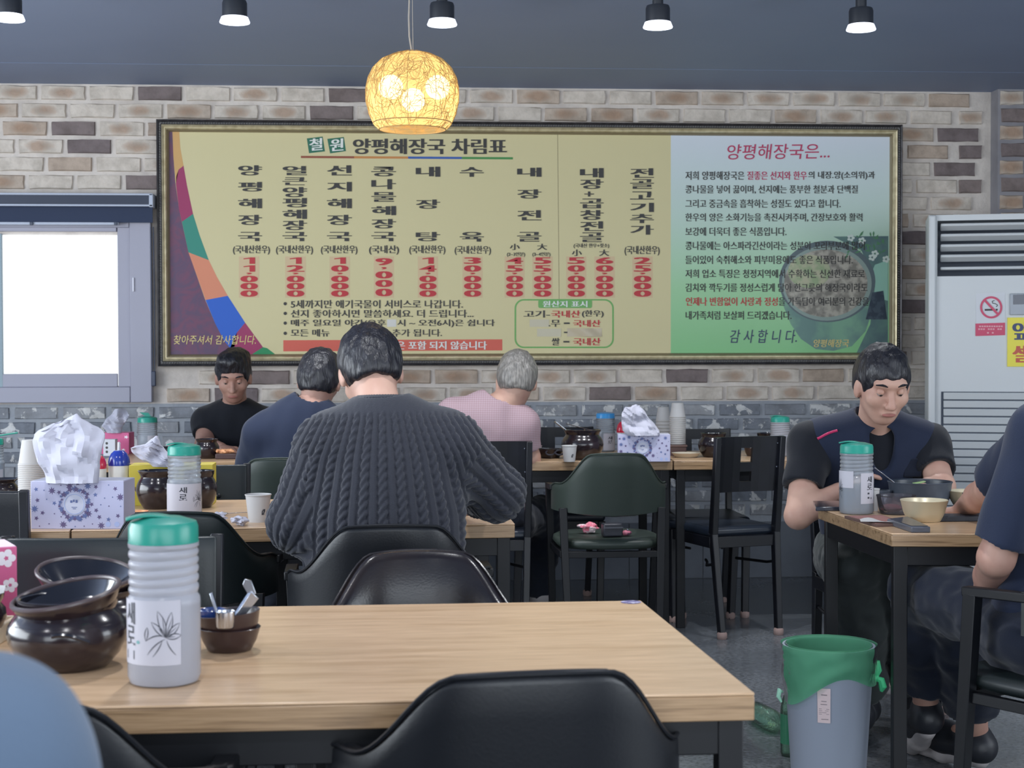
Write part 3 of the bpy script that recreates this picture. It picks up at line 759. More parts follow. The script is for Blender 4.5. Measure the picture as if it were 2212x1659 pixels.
for xa, xb, s_, rows in ((519, 557, '11,000', five), (619, 657.5, '12,000', five), (715, 753, '10,000', five), (810.7, 848, '9,000', [(557.7, 573), (577, 582), (586, 601.6), (604.7, 620), (623.5, 640)]), (905.6, 943, '14,000', five), (1002, 1039.5, '30,000', five),
                         (1093, 1130, '45,000', five), (1153, 1191, '55,000', five), (1226, 1263.6, '50,000', five), (1287, 1325, '60,000', five), (1369, 1407, '25,000', five)):
    poly('price_sticker', [(xa - 3, 554), (xb + 3, 554), (xb + 3, 643), (xa - 3, 643)], STK, 2)
    mb = MB()
    for ch, (ya, yb) in zip(s_, rows):
        if ch == ',': st(mb, ch, xa + 13, ya, xb - 13, yb, bold=0.03)
        elif ch == '1': mb.add([SP(xa + 7 + (xb - xa - 13) * u, yb + (ya - yb) * v, 9) for u, v in ((.52, 0), (1, 0), (1, 1), (.62, 1), (0, .84), (0, .70), (.52, .80))], [tuple(range(7))])
        else: st(mb, ch, xa, ya, xb, yb, bold=0.05)
    obj('price_lettering', mb, RED, SIGN, smooth=False)
for s_, xa, ya, xb, yb in (('5세까지만 애기국물이 서비스로 나갑니다.', 628, 648, 1000, 666), ('선지 좋아하시면 말씀하세요. 더 드립니다...', 628, 669, 1023, 686), ('매주 일요일 야간(오후', 628, 690, 834, 707), ('시 ~ 오전6시)은 쉽니다', 858, 690, 1069, 707), ('모든 메뉴', 628, 711, 712, 727), ('추가 됩니다.', 847, 711, 955, 727)):
    line('notice_lettering', s_, xa, ya, xb, yb, INK, 0.02)
mb = MB()
for y in (656, 677, 698, 720): mb.add([SP(x, yy, 9) for x, yy in ellpts(616, y, 3.6, 3.6, 12)], [tuple(range(12))])
obj('bullets', mb, INK, SIGN, smooth=False)
poly('hour_patch', [(836, 690), (856, 690), (856, 706), (836, 706)], M('patch_white', (214, 212, 204), 0.5), 4)
poly('red_banner', [(612, 735), (1085, 733), (1085, 757), (612, 759)], M('banner_red', (212, 96, 78), 0.5), 3)
line('banner_letters', '은 포함 되지 않습니다', 856, 737, 1052, 755, WHT, 0.03)
# origin box
def rrect(x0, y0, x1, y1, r, n=8):
    out = []
    for cx_, cy_, a0 in ((x1 - r, y0 + r, -90), (x1 - r, y1 - r, 0), (x0 + r, y1 - r, 90), (x0 + r, y0 + r, 180)):
        out += [(cx_ + r * math.cos(R(a0 + 90 * i / n)), cy_ + r * math.sin(R(a0 + 90 * i / n))) for i in range(n + 1)]
    return out
a_, b2 = rrect(1111.5, 646, 1326, 752, 20), rrect(1115, 649.3, 1322.5, 748.7, 17)
n_ = len(a_)
obj('origin_outline', MB().add([SP(x, y, 3) for x, y in a_ + b2], [(i, (i + 1) % n_, n_ + (i + 1) % n_, n_ + i) for i in range(n_)]), GRN, SIGN, smooth=False)
poly('origin_tab', rrect(1162.7, 647.5, 1279, 665.5, 4, 3), GRN, 4)
line('origin_letters', '원산지 표시', 1172, 650, 1269, 663.5, WHT, 0.03)
line('origin_letters', '고기-', 1131, 670.6, 1188, 686, INK, 0.025); line('origin_letters', '국내산', 1191, 670.6, 1253.6, 686, RED, 0.025); line('origin_letters', '(한우)', 1257, 670, 1304, 686, INK, 0.022)
line('origin_letters', '.무', 1185, 691, 1210, 706, INK, 0.022); line('origin_letters', '-', 1218, 696.5, 1230.7, 700, INK, 0.02); line('origin_letters', '국내산', 1238, 691, 1297.5, 706, RED, 0.025)
line('origin_letters', '-', 1218, 716.5, 1226, 719.5, INK, 0.02)
line('origin_letters', '쌀', 1191.5, 730, 1209, 746, INK, 0.022); line('origin_letters', '-', 1217, 736.5, 1230, 740, INK, 0.02); line('origin_letters', '국내산', 1238, 730, 1297.5, 746, RED, 0.025)
poly('blank_patch', [(1144, 690), (1186, 690), (1186, 706), (1144, 706)], M('patch_cream', (204, 196, 170), 0.5), 5); poly('blank_patch', [(1160, 710), (1212, 710), (1212, 727), (1160, 727)], M('patch_cream', (204, 196, 170), 0.5), 5)
mb = MB(); nx = 14
mb.grid(lambda i, j: tuple(Vector(SP(1225 + 75 * i / nx, 709 + 18 * j / 4, 5)) + Vector((0, -0.010 * math.sin(min(1, max(0, (i / nx * 1.4 - j / 4 * .5))) * math.pi) , 0))), nx + 1, 5)
obj('peeling_tape', mb, M('tape_cream', (200, 186, 158), 0.4), SIGN)
obj('panel_seam', MB().add([SP(1204, 290, 2), SP(1205.2, 290, 2), SP(1208.5, 648, 2), SP(1207.3, 648, 2)], [(0, 1, 2, 3)]), M('seam_brown', (150, 138, 104), 0.6), SIGN, smooth=False)
line('heading_letters', '양평해장국은...', 1570, 312, 1794, 345, CRIM, 0.012, shear=0.12, slope=-0.01)
tops = [370, 400, 430.5, 460.5, 491, 521.5, 552, 582, 612, 642, 672]
PL = [[('저희 양평해장국은', 1480.5, 1608, INK), ('질좋은 선지와 한우', 1614, 1743, CRIM), ('의 내장.양(소의위)과', 1746, 1890, INK)], [('콩나물을 넣어 끓이며, 선지에는 풍부한 철분과 단백질', 1480.5, 1853, INK)], [('그리고 중금속을 흡착하는 성질도 있다고 합니다.', 1480.5, 1816, INK)],
      [('한우의 양은 소화기능을 촉진시켜주며, 간장보호와 활력', 1480.5, 1863, INK)], [('보강에 더욱더 좋은 식품입니다.', 1480.5, 1699, INK)], [('콩나물에는 아스파라긴산이라는 성분이 꼬리부분에 많이', 1480.5, 1868, INK)], [('들어있어 숙취해소와 피부미용에도 좋은 식품입니다.', 1480.5, 1842, INK)],
      [('저희 업소 특징은 청정지역에서 수확하는 신선한 재료로', 1480.5, 1868, INK)], [('김치와 깍두기를 정성스럽게 담아 한그릇의 해장국이라도', 1480.5, 1874, INK)], [('언제나 변함없이 사랑과 정성', 1481.5, 1680, RED), ('을 가득담아 여러분의 건강을', 1682, 1877, INK)], [('내가족처럼 보살펴 드리겠습니다.', 1481, 1710, INK)]]
for y, row in zip(tops, PL):
    for s_, xa, xb, mt in row: line('story_lettering', s_, xa, y, xb, y + 18.5, mt, 0.018)
line('thanks_letters', '감 사 합 니 다.', 1577, 712, 1723, 741, NVY, 0.012, shear=0.15)
line('signature_letters', '양평해장국', 1757, 733, 1834, 750, YEL, 0.015, shear=0.15)
line('greeting_letters', '찾아주셔서 감사합니다.', 375, 724, 554, 744, YEL, 0.012, shear=0.15)

# ================================================================ ceiling spotlights
BLK = M('lamp_black', (40, 44, 52), 0.45)
LENS = emat('spot_lens', (250, 252, 255), 9.0); REFL = M('spot_reflector', (240, 242, 248), 0.3, emit=((235, 240, 255), 1.6))
lamp_lbl = ['black spotlight at the left edge of the picture', 'second black ceiling spotlight from the left', 'black ceiling spotlight just right of the woven pendant lamp', 'second black ceiling spotlight from the right', 'rightmost of the black ceiling spotlights']
proto = None
YL = 5.75; zr = PY(953, 50, YL).z
for i, (px, lb) in enumerate(zip((20, 507, 955, 1421, 1860), lamp_lbl)):
    x = PY(px, 40, YL).x
    if proto is None:
        proto = thing('ceiling_spotlight', lb, 'lamp', (x, YL, zr), 0, 'spotlights along the dark ceiling')
        r = 0.048
        obj('can', MB().lathe([(r * .93, 0.0), (r, 0.0), (r, 0.012), (r * .93, 0.014), (r * .93, 0.062), (r * .86, 0.072), (0, 0.072)], 40), BLK, proto)
        obj('reflector', MB().lathe([(r * .93, 0.001), (r * .62, 0.014), (0, 0.014)], 40), REFL, proto)
        obj('bulb', MB().lathe([(0, -0.004), (r * .4, -0.002), (r * .58, 0.010)], 32), LENS, proto)
        obj('rim', MB().lathe([(r * .80, 0.006), (r * 1.12, -0.008), (r * 1.14, -0.005), (r * 1.0, 0.012)], 40), REFL, proto)
        obj('stem', MB().lathe([(0.02, 0.07), (0.02, ZC - zr - 0.02)], 24), BLK, proto)
        obj('ceiling_mount', MB().lathe([(0.05, ZC - zr - 0.022), (0.05, ZC - zr), (0, ZC - zr)], 32), BLK, proto)
    else: dup(proto, (x, YL, zr), 0, lb)
    l = bpy.data.lights.new('spot_beam', 'SPOT'); l.energy = 58; l.spot_size = R(95); l.spot_blend = 0.6; l.shadow_soft_size = 0.03; l.color = (0.95, 0.97, 1)
    o = bpy.data.objects.new('spot_beam', l); C.objects.link(o); o.location = (x, YL, zr - 0.02)
for j, yy in enumerate((3.3, 0.9)):      # added unseen spots without fixtures, to give more light from above
    for i, xx in enumerate((-2.9, -1.6, -0.3, 1.0, 2.3, 3.6)):
        l = bpy.data.lights.new('spot_beam', 'SPOT'); l.energy = 60; l.spot_size = R(120); l.spot_blend = 0.8; l.shadow_soft_size = 0.05; l.color = (0.95, 0.97, 1)
        o = bpy.data.objects.new('spot_beam', l); C.objects.link(o); o.location = (xx, yy, zr - 0.02)
# ================================================================ woven pendant lamp
DP = 4.9
pc = P(891, 280, DP); s = DP / F
PEND = thing('pendant_lamp', 'glowing dome pendant lamp woven of pale cords, hanging over the room', 'lamp', pc)
prof_px = [(72, 0), (84, 12), (94, 35), (100, 62), (100, 88), (96, 108), (86, 130), (68, 149), (44, 161), (18, 167), (4, 168)]
def rad(h):
    for (r0, h0), (r1, h1) in zip(prof_px, prof_px[1:]):
        if h0 <= h <= h1: t = (h - h0) / (h1 - h0); t = t * t * (3 - 2 * t) * .3 + t * .7; return r0 + (r1 - r0) * t
    return 4
m, nt, b, N, L = nodes_of('woven_paper')
nt.nodes.remove(b)
t_ = N('ShaderNodeBsdfTransparent'); tl_ = N('ShaderNodeBsdfTranslucent'); tl_.inputs[0].default_value = lin((246, 220, 160)); df = N('ShaderNodeBsdfDiffuse'); df.inputs[0].default_value = lin((226, 200, 150))
ma = N('ShaderNodeMixShader'); ma.inputs[0].default_value = 0.3; L(tl_.outputs[0], ma.inputs[1]); L(df.outputs[0], ma.inputs[2])
mb_ = N('ShaderNodeMixShader'); mb_.inputs[0].default_value = 0.72; L(t_.outputs[0], mb_.inputs[1]); L(ma.outputs[0], mb_.inputs[2]); L(mb_.outputs[0], nt.nodes['Material Output'].inputs[0])
obj('shade', MB().lathe([(rad(h) * s, h * s) for h in np.linspace(0, 168, 30)], 64), m, PEND)
mb = MB(); rr_ = random.Random(5)
for i in range(950):
    a = rr_.uniform(0, 6.283); h = rr_.uniform(0, 160); d = rr_.uniform(0, 6.28); pts = []
    for k_ in range(7):
        r_ = rad(max(0, min(167, h))) + 0.8
        pts.append((r_ * s * math.cos(a), r_ * s * math.sin(a), max(0, min(168, h)) * s))
        d += rr_.uniform(-.7, .7); a += 7 * math.cos(d) / max(25, r_); h += 7 * math.sin(d)
    mb.tube(pts, 0.0007, 3)
stuff(obj('cord_weave', mb, M('weave_cord', (196, 160, 98), 0.7), PEND))
mb = MB()
for k_ in range(10):
    a = k_ * math.pi / 5 + .2; mb.tube([(rad(h) * s * math.cos(a), rad(h) * s * math.sin(a), h * s) for h in np.linspace(0, 166, 16)], 0.0008, 5)
for h in (0, 14): mb.tube([(rad(h) * s * math.cos(a), rad(h) * s * math.sin(a), h * s) for a in np.linspace(0, 6.283, 48)], 0.0016, 5)
obj('wire_frame', mb, M('wire_brown', (160, 130, 84), 0.5), PEND)
BULB = emat('bulb_glow', (255, 236, 190), 6.0)
for dx, dh, dy in ((-46, 88, -0.03), (54, 88, -0.03), (2, 70, 0.06)):
    bb_ = obj('bulb', MB().ball((dx * s, dy, dh * s), 26 * s, 20), BULB, PEND)
obj('socket', MB().lathe([(0.012, 100 * s), (0.02, 118 * s), (0.02, 150 * s), (0.008, 168 * s)], 20).tube([(-40 * s, -.02, 112 * s), (0, 0, 128 * s), (48 * s, -.02, 112 * s)], 0.009, 8), M('socket_brown', (96, 74, 44), 0.5), PEND)
ztop = ZC - pc.z
cord = M('cord_grey', (168, 160, 150), 0.5)
obj('cord', MB().tube([(-1 * s, 0, 168 * s), (-6 * s, 0, 200 * s), (-7 * s, 0, 240 * s), (-5 * s, 0, 300 * s), (-2 * s, 0, ztop)], 0.0028, 8), cord, PEND)
obj('hanger_wire', MB().tube([(2 * s, 0, 166 * s), (1 * s, 0, 240 * s), (0, 0, ztop)], 0.0013, 6), cord, PEND)
obj('ceiling_cap', MB().lathe([(0.05, ztop - 0.03), (0.05, ztop), (0, ztop)], 24), BLK, PEND)
l = bpy.data.lights.new('pendant_glow', 'POINT'); l.energy = 1.2; l.color = (1, 0.82, 0.55); l.shadow_soft_size = 0.05
o = bpy.data.objects.new('pendant_glow', l); C.objects.link(o); o.location = (pc.x, pc.y, pc.z + 60 * s)

# ================================================================ floor-standing air conditioner
DA = 7.35
ap = P(2006, 465, DA)
ARZ = R(-16.5)
AC = thing('air_conditioner', 'tall white floor-standing air conditioner with louvres and stickers beside the pier', 'air conditioner', (ap.x, ap.y, 0), ARZ)
ACI = (Matrix.Translation(AC.location) @ Matrix.Rotation(ARZ, 4, 'Z')).inverted()
def AP(x, y, off=0.0):
    """photo pixel on the unit's front face -> its local x, z"""
    r = ray(x, y); n = Matrix.Rotation(ARZ, 3, 'Z') @ Vector((0, -1, 0)); p = CAM + r * ((Vector((ap.x, ap.y, 0)) - CAM).dot(n) / r.dot(n))
    q_ = ACI @ p; return q_.x, q_.z
W_ = 0.95; H_ = ap.z; s = DA / F
ACW = M('ac_white', (208, 211, 212), 0.35); ACD = M('ac_dark', (52, 62, 78), 0.5)
xg, zg1 = AP(2025, 477); _, zg0 = AP(2025, 597)
mb = MB(); mb.box((W_ / 2, 0.19, zg0 / 2), (W_, 0.38, zg0)); mb.box((W_ / 2, 0.19, (H_ + zg1) / 2), (W_, 0.38, H_ - zg1)); mb.box((xg / 2, 0.19, (zg0 + zg1) / 2), (xg, 0.38, zg1 - zg0)); mb.box((W_ / 2, 0.3, (zg0 + zg1) / 2), (W_, 0.16, zg1 - zg0))
obj('cabinet', mb, ACW, AC, smooth=False)
obj('left_edge', MB().box((0.018, -0.004, H_ / 2), (0.036, 0.03, H_)), ACW, AC, bevel=0.01, seg=3)
obj('grille_back', MB().box((W_ / 2, 0.2, (zg0 + zg1) / 2), (W_ - 2 * xg, 0.06, zg1 - zg0)), ACD, AC, smooth=False)
for k_ in range(5):
    _, zz = AP(2025, 490 + 22.5 * k_)
    tilt = -0.5 if k_ < 4 else -0.1
    obj('louvre', MB().box((W_ / 2 + xg / 2, 0.03, zz), (W_ - xg - 0.03, 0.05 if k_ < 4 else .03, 0.014), rot=(tilt, 0, 0)), ACW, AC, bevel=0.005)
_, zl = AP(2060, 846)
k_ = 0
while zl - k_ * 17.6 * s > 0.12:
    obj('intake_slat', MB().box((W_ / 2 + 0.02, -0.004, zl - (k_ + .5) * 17.6 * s), (W_ - 0.1, 0.018, 17.6 * s - 0.006), rot=(0.22, 0, 0)), ACW, AC, bevel=0.003); k_ += 1
obj('intake_recess', MB().box((W_ / 2 + 0.02, -0.001, (zl + 0.1) / 2), (W_ - 0.08, 0.008, zl - 0.1)), ACD, AC, smooth=False)
def apoly(name, pts, mat, k=1): return obj(name, MB().add([(AP(x, y)[0], -0.0015 * k, AP(x, y)[1]) for x, y in pts], [tuple(range(len(pts)))]), mat, AC, smooth=False)
apoly('no_smoking_sticker', [(2108, 634), (2171, 632), (2171, 724), (2108, 726)], M('sticker_grey', (212, 214, 218), 0.4), 1)
PINK = M('sticker_crimson', (206, 62, 100), 0.4)
def ring(cx_, cy_, r0, r1, k, name, mat, n=40):
    vs = [(AP(cx_ + r_ * math.cos(6.2832 * i / n), cy_ + r_ * math.sin(6.2832 * i / n))[0], -0.0015 * k, AP(cx_ + r_ * math.cos(6.2832 * i / n), cy_ + r_ * math.sin(6.2832 * i / n))[1]) for r_ in (r0, r1) for i in range(n)]
    return obj(name, MB().add(vs, [(i, (i + 1) % n, n + (i + 1) % n, n + i) for i in range(n)]), mat, AC, smooth=False)
ring(2141, 664, 19.5, 24, 3, 'ban_ring', PINK)
apoly('cigarette', [(2127, 667.5), (2149, 667), (2149, 671), (2127, 671.5)], INK, 2); apoly('cigarette_tip', [(2151, 667), (2155, 667), (2155, 671), (2151, 671)], INK, 2)
mb = MB(); mb.tube([(AP(x, y)[0], -0.003, AP(x, y)[1]) for x, y in ((2152, 663), (2155, 659), (2150, 656), (2144, 655), (2143, 651), (2148, 649))], 0.0016, 4); obj('printed_smoke', mb, INK, AC)
apoly('ban_bar', [(2125, 650), (2128, 646), (2158, 678), (2155, 682)], PINK, 3.4)
apoly('sticker_band', [(2107, 699), (2171, 697), (2171, 724), (2107, 726)], PINK, 2)
mb = MB()
for yy, xa, xb in ((705, 2115, 2165), (711, 2113, 2167), (719, 2132, 2146)):
    for x in np.arange(xa, xb, 5.2):
        if rnd.random() < .82: mb.add([(AP(x, yy - 1.6)[0], -0.0045, AP(x, yy - 1.6)[1]), (AP(x + 4, yy - 1.6)[0], -0.0045, AP(x + 4, yy - 1.6)[1]), (AP(x + 4, yy + 1.6)[0], -0.0045, AP(x + 4, yy + 1.6)[1]), (AP(x, yy + 1.6)[0], -0.0045, AP(x, yy + 1.6)[1])], [(0, 1, 2, 3)])
obj('tiny_print', mb, M('print_pink', (236, 170, 180), 0.5), AC, smooth=False)
xa, za = AP(2181, 634); xb, zb = AP(2290, 680)
obj('display_bezel', MB().box(((xa + xb) / 2, -0.006, (za + zb) / 2), (xb - xa, 0.012, za - zb)), M('bezel_grey', (168, 174, 182), 0.35), AC, bevel=0.004)
apoly('display_window', [(2188, 637), (2290, 633), (2290, 655), (2188, 658)], M('display_dark', (44, 54, 76), 0.2), 9)
xa, za = AP(2176, 686); xb, zb = AP(2330, 792)
obj('yellow_sign', MB().box(((xa + xb) / 2, -0.004, (za + zb) / 2), (xb - xa, 0.008, za - zb)), M('sign_yellow', (240, 226, 70), 0.4), AC, bevel=0.001)
def aptext(body, x0, y0, x1, y1, mat, bold): return obj('sign_letters', put_text(MB(), body, lambda u, v: (AP(x0 + (x1 - x0) * u, y1 + (y0 - y1) * v)[0], -0.0092, AP(x0 + (x1 - x0) * u, y1 + (y0 - y1) * v)[1]), bold), mat, AC, smooth=False)
aptext('앞', 2186, 696, 2226, 734, M('sign_navy', (48, 60, 104), 0.4), 0.045); aptext('셀', 2186, 746, 2228, 783, M('sign_brick', (200, 82, 60), 0.4), 0.045)
# ================================================================ tables
WOOD = wood_mat('oak_laminate', (204, 172, 138), (191, 158, 123))
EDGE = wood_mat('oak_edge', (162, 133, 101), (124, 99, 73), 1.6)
STEEL = M('black_steel', (10, 12, 17), 0.45, 0.0, 0.35)
def table(label, A, B, Cc, wid=None, th=0.039, group='wooden restaurant tables', leg_in=0.012):
    """A near-right corner, B a point on the near edge to its left, Cc far-right corner (all on the top); wid = length along the edge"""
    ex = (A - B).normalized(); wid = wid or (A - B).length
    T0 = A - ex * wid; rz = math.atan2(ex.y, ex.x)
    t = thing('dining_table', label, 'table', (T0.x, T0.y, 0), rz, group)
    inv = Matrix.Rotation(-rz, 3, 'Z')
    q_ = inv @ (Cc - A); sk, dp = q_.x, q_.y
    pl = [(0, 0), (wid, 0), (wid + sk, dp), (sk, dp)]
    obj('tabletop', MB().prism(pl, ZT - 0.004, ZT), WOOD, t, bevel=0.0015, seg=2)
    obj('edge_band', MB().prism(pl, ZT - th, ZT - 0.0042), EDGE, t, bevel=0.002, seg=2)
    i_ = leg_in + 0.018; lw = 0.036
    def cp(u, v): return (u + sk * v / dp, v)
    for u in (i_, wid - i_):
        for v in (i_, dp - i_):
            x, y = cp(u, v); obj('leg', MB().box((x, y, (ZT - th) / 2), (lw, lw, ZT - th)), STEEL, t, bevel=0.002)
    zr_ = ZT - th - 0.026
    for u in (i_, wid - i_):
        obj('apron', MB().bar((*cp(u, i_), zr_), (*cp(u, dp - i_), zr_), 0.03, None, 0.05), STEEL, t, bevel=0.002)
    for v in (i_, dp - i_):
        obj('apron', MB().bar((*cp(i_, v), zr_), (*cp(wid - i_, v), zr_), 0.03, None, 0.05), STEEL, t, bevel=0.002)
    t['dims'] = (wid, dp)
    return t
tz = lambda x, y: PZ(x, y, ZT)
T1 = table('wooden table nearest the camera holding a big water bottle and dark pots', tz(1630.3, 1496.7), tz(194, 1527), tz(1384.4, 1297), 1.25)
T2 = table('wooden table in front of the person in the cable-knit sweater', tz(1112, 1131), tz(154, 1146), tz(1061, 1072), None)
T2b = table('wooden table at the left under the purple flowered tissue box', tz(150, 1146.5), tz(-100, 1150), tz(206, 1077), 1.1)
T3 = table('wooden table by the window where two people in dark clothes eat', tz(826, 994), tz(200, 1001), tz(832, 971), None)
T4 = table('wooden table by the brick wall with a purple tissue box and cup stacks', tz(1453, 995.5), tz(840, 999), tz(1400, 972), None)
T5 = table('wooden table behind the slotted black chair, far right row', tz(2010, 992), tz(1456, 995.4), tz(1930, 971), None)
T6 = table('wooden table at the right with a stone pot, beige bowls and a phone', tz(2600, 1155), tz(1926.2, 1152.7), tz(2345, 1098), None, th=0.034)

# ================================================================ chairs
def kid(t, n): return next(c for c in t.children if c.name.split('.')[0] == n)
VINYL = {}
def vinyl(n, c, rough=0.42, var=None):
    if n not in VINYL: VINYL[n] = M('vinyl_' + n, c, rough, spec=0.5, var=var, bump=(220, 0.12, 0.002))
    return VINYL[n]
V_BLK = vinyl('black', (12, 15, 21), 0.40); V_GRN = vinyl('green', (50, 60, 54), 0.46); V_GRD = vinyl('deep_green', (20, 28, 29), 0.42); V_BRN = vinyl('brown', (24, 20, 24), 0.26, var=(9, (36, 28, 26), 0.45, 0.7))
V_TRIM = vinyl('trim', (96, 102, 112), 0.35)
ss = lambda t: (lambda u: u * u * (3 - 2 * u))(max(0, min(1, t)))
RX, RYc = 0.232, 0.215
def shell_pt(u, v, off):
    """u -1..1 round the back, v 0..1 up; off = inward thickness"""
    a = u * R(88); s_ = math.sin(a); c_ = math.cos(a)
    zt = 0.786 - 0.122 * ss((abs(s_) - 0.36) / 0.54) - 0.006 * (s_ / .4) ** 2 * (abs(s_) < .4) - 0.006 * (abs(s_) >= .4); zt -= .014 * ss((abs(u) - .80) / .2); zb = 0.535 + 0.012 * abs(s_)
    z = zb + (zt - zb) * v
    px = math.copysign(abs(s_) ** 0.88, s_) * (RX - off); py = -c_ ** 0.9 * (RYc - off) + 0.0 if c_ > 0 else 0
    lean = 0.045 * (z - 0.53) / 0.25 * max(0, c_)
    return (px, py - lean, z)
def barrel_chair(label, mat, seat_mat=None, frame=STEEL, trim=True):
    t = thing('barrel_chair', label, 'chair', (0, 0, 0), 0, 'barrel-backed vinyl chairs')
    nu = 49; prof = [(0.0, 0.0), (0.0, 0.25), (0.0, 0.5), (0.0, 0.75), (0.001, 0.93), (0.006, 0.985), (0.016, 1.0), (0.026, 0.985), (0.030, 0.93), (0.032, 0.7), (0.033, 0.45), (0.032, 0.2), (0.028, 0.0), (0.014, -0.02)]
    mb = MB(); n = len(prof)
    vs = [shell_pt(-1 + 2 * i / (nu - 1), v, o_) for i in range(nu) for o_, v in prof]
    fs = [(i * n + j, i * n + (j + 1) % n, (i + 1) * n + (j + 1) % n, (i + 1) * n + j) for i in range(nu - 1) for j in range(n)]
    fs += [tuple(range(n)), tuple((nu - 1) * n + j for j in range(n))[::-1]]
    obj('backrest', mb.add(vs, fs), mat, t, angle=60)
    if trim: obj('piping', MB().tube([shell_pt(-1 + 2 * i / 48, 0.992, 0.002) for i in range(49)], 0.0032, 6), mat, kid(t, 'backrest'))
    # seat: a rounded cushion
    pr = [(0, 0.392), (0.16, 0.392), (0.205, 0.398), (0.217, 0.412), (0.214, 0.428), (0.195, 0.437), (0.13, 0.441), (0, 0.442)]
    def sup(r, a): c_, s_ = math.cos(a), math.sin(a); k_ = (abs(c_) ** 3.2 + abs(s_) ** 3.2) ** (-1 / 3.2); return (r * k_ * c_, r * k_ * s_ * 0.98 + 0.03)
    mb = MB(); nn = 40; rows = []
    for r, z in pr:
        rows.append([(*sup(r, 2 * math.pi * j / nn), z) for j in range(nn)])
    vs = [p for row in rows[1:-1] for p in row]; fs = [(i * nn + j, i * nn + (j + 1) % nn, (i + 1) * nn + (j + 1) % nn, (i + 1) * nn + j) for i in range(len(rows) - 3) for j in range(nn)]
    fs += [tuple(range(nn))[::-1], tuple((len(rows) - 3) * nn + j for j in range(nn))]
    obj('seat', mb.add(vs, fs), seat_mat or mat, t, angle=60)
    for s_ in (-1, 1):
        obj('rear_leg', MB().bar((s_ * .178, -.20, 0), (s_ * .196, -.135, .56), .026, .03, .03, .036), frame, t, bevel=.002)
        obj('front_leg', MB().bar((s_ * .205, .19, 0), (s_ * .226, .13, .625), .026, .03, .03, .036), frame, t, bevel=.002)
        obj('arm_rail', MB().bar((s_ * .226, .152, .628), (s_ * .224, -.03, .634), .03, .03, .022, .022), frame, t, bevel=.003)
        obj('side_rail', MB().bar((s_ * .2, -.155, .378), (s_ * .212, .16, .378), .02, .02, .026, .026), frame, t, bevel=.002)
    obj('front_rail', MB().bar((-.2, .16, .378), (.2, .16, .378), .02, .02, .026, .026), frame, t, bevel=.002); obj('rear_rail', MB().bar((-.18, -.16, .378), (.18, -.16, .378), .02, .02, .026, .026), frame, t, bevel=.002)
    return t
def place_barrel(o, px, py, rz):
    """rear middle of the top edge falls on the photo's pixel"""
    p = PZ(px, py, 0.786); q_ = Matrix.Rotation(rz, 3, 'Z') @ Vector(shell_pt(0, 1, 0.016)); o.location = (p.x - q_.x, p.y - q_.y, 0); o.rotation_euler = (0, 0, rz)
PI = math.pi
c_blk = barrel_chair('black vinyl barrel chair tucked under the near side of the front table', V_BLK)
place_barrel(c_blk, 1150, 1443, R(6)); c_blk.scale = (1.09, 1.05, 1)
c13 = dup(c_blk, (0, 0, 0), 0, 'black vinyl barrel chair behind the blurred blue-grey shoulder'); place_barrel(c13, -25, 1513, R(0))
c3 = dup(c_blk, (0, 0, 0), 0, 'black vinyl barrel chair the cable-knit sweater wearer sits on'); place_barrel(c3, 846, 1130, R(2))
c_grn = barrel_chair('dark green barrel chair with a wallet and pink cloth on its seat', V_GRN)
place_barrel(c_grn, 1330, 978, R(0))
c4 = barrel_chair('dark green barrel chair behind the front water bottle, left of the sweater', V_GRD); place_barrel(c4, 376, 1104, R(-3))
c7 = dup(c_grn, (0, 0, 0), 0, 'dark green barrel chair back behind the paper cup and plain panel chair'); place_barrel(c7, 606, 988, R(0))
c_far = dup(c_blk, (0, 0, 0), 0, 'black barrel chair facing us by the wall behind the window table'); place_barrel(c_far, 372, 953, PI); c_far.scale = (1, 1, .97)
c_brn = barrel_chair('shiny worn brown leather barrel chair facing us across the front table', V_BRN)
place_barrel(c_brn, 903, 1188, PI + R(2))
c14 = dup(c4, (0, 0, 0), 0, 'dark green barrel chair at the right edge under the person in navy')
rz14 = R(30); p = PZ(2094, 1266, 0.64); q_ = Matrix.Rotation(rz14, 3, 'Z') @ Vector((-.226, .14, 0)); c14.location = (p.x - q_.x, p.y - q_.y, 0); c14.rotation_euler = (0, 0, rz14)

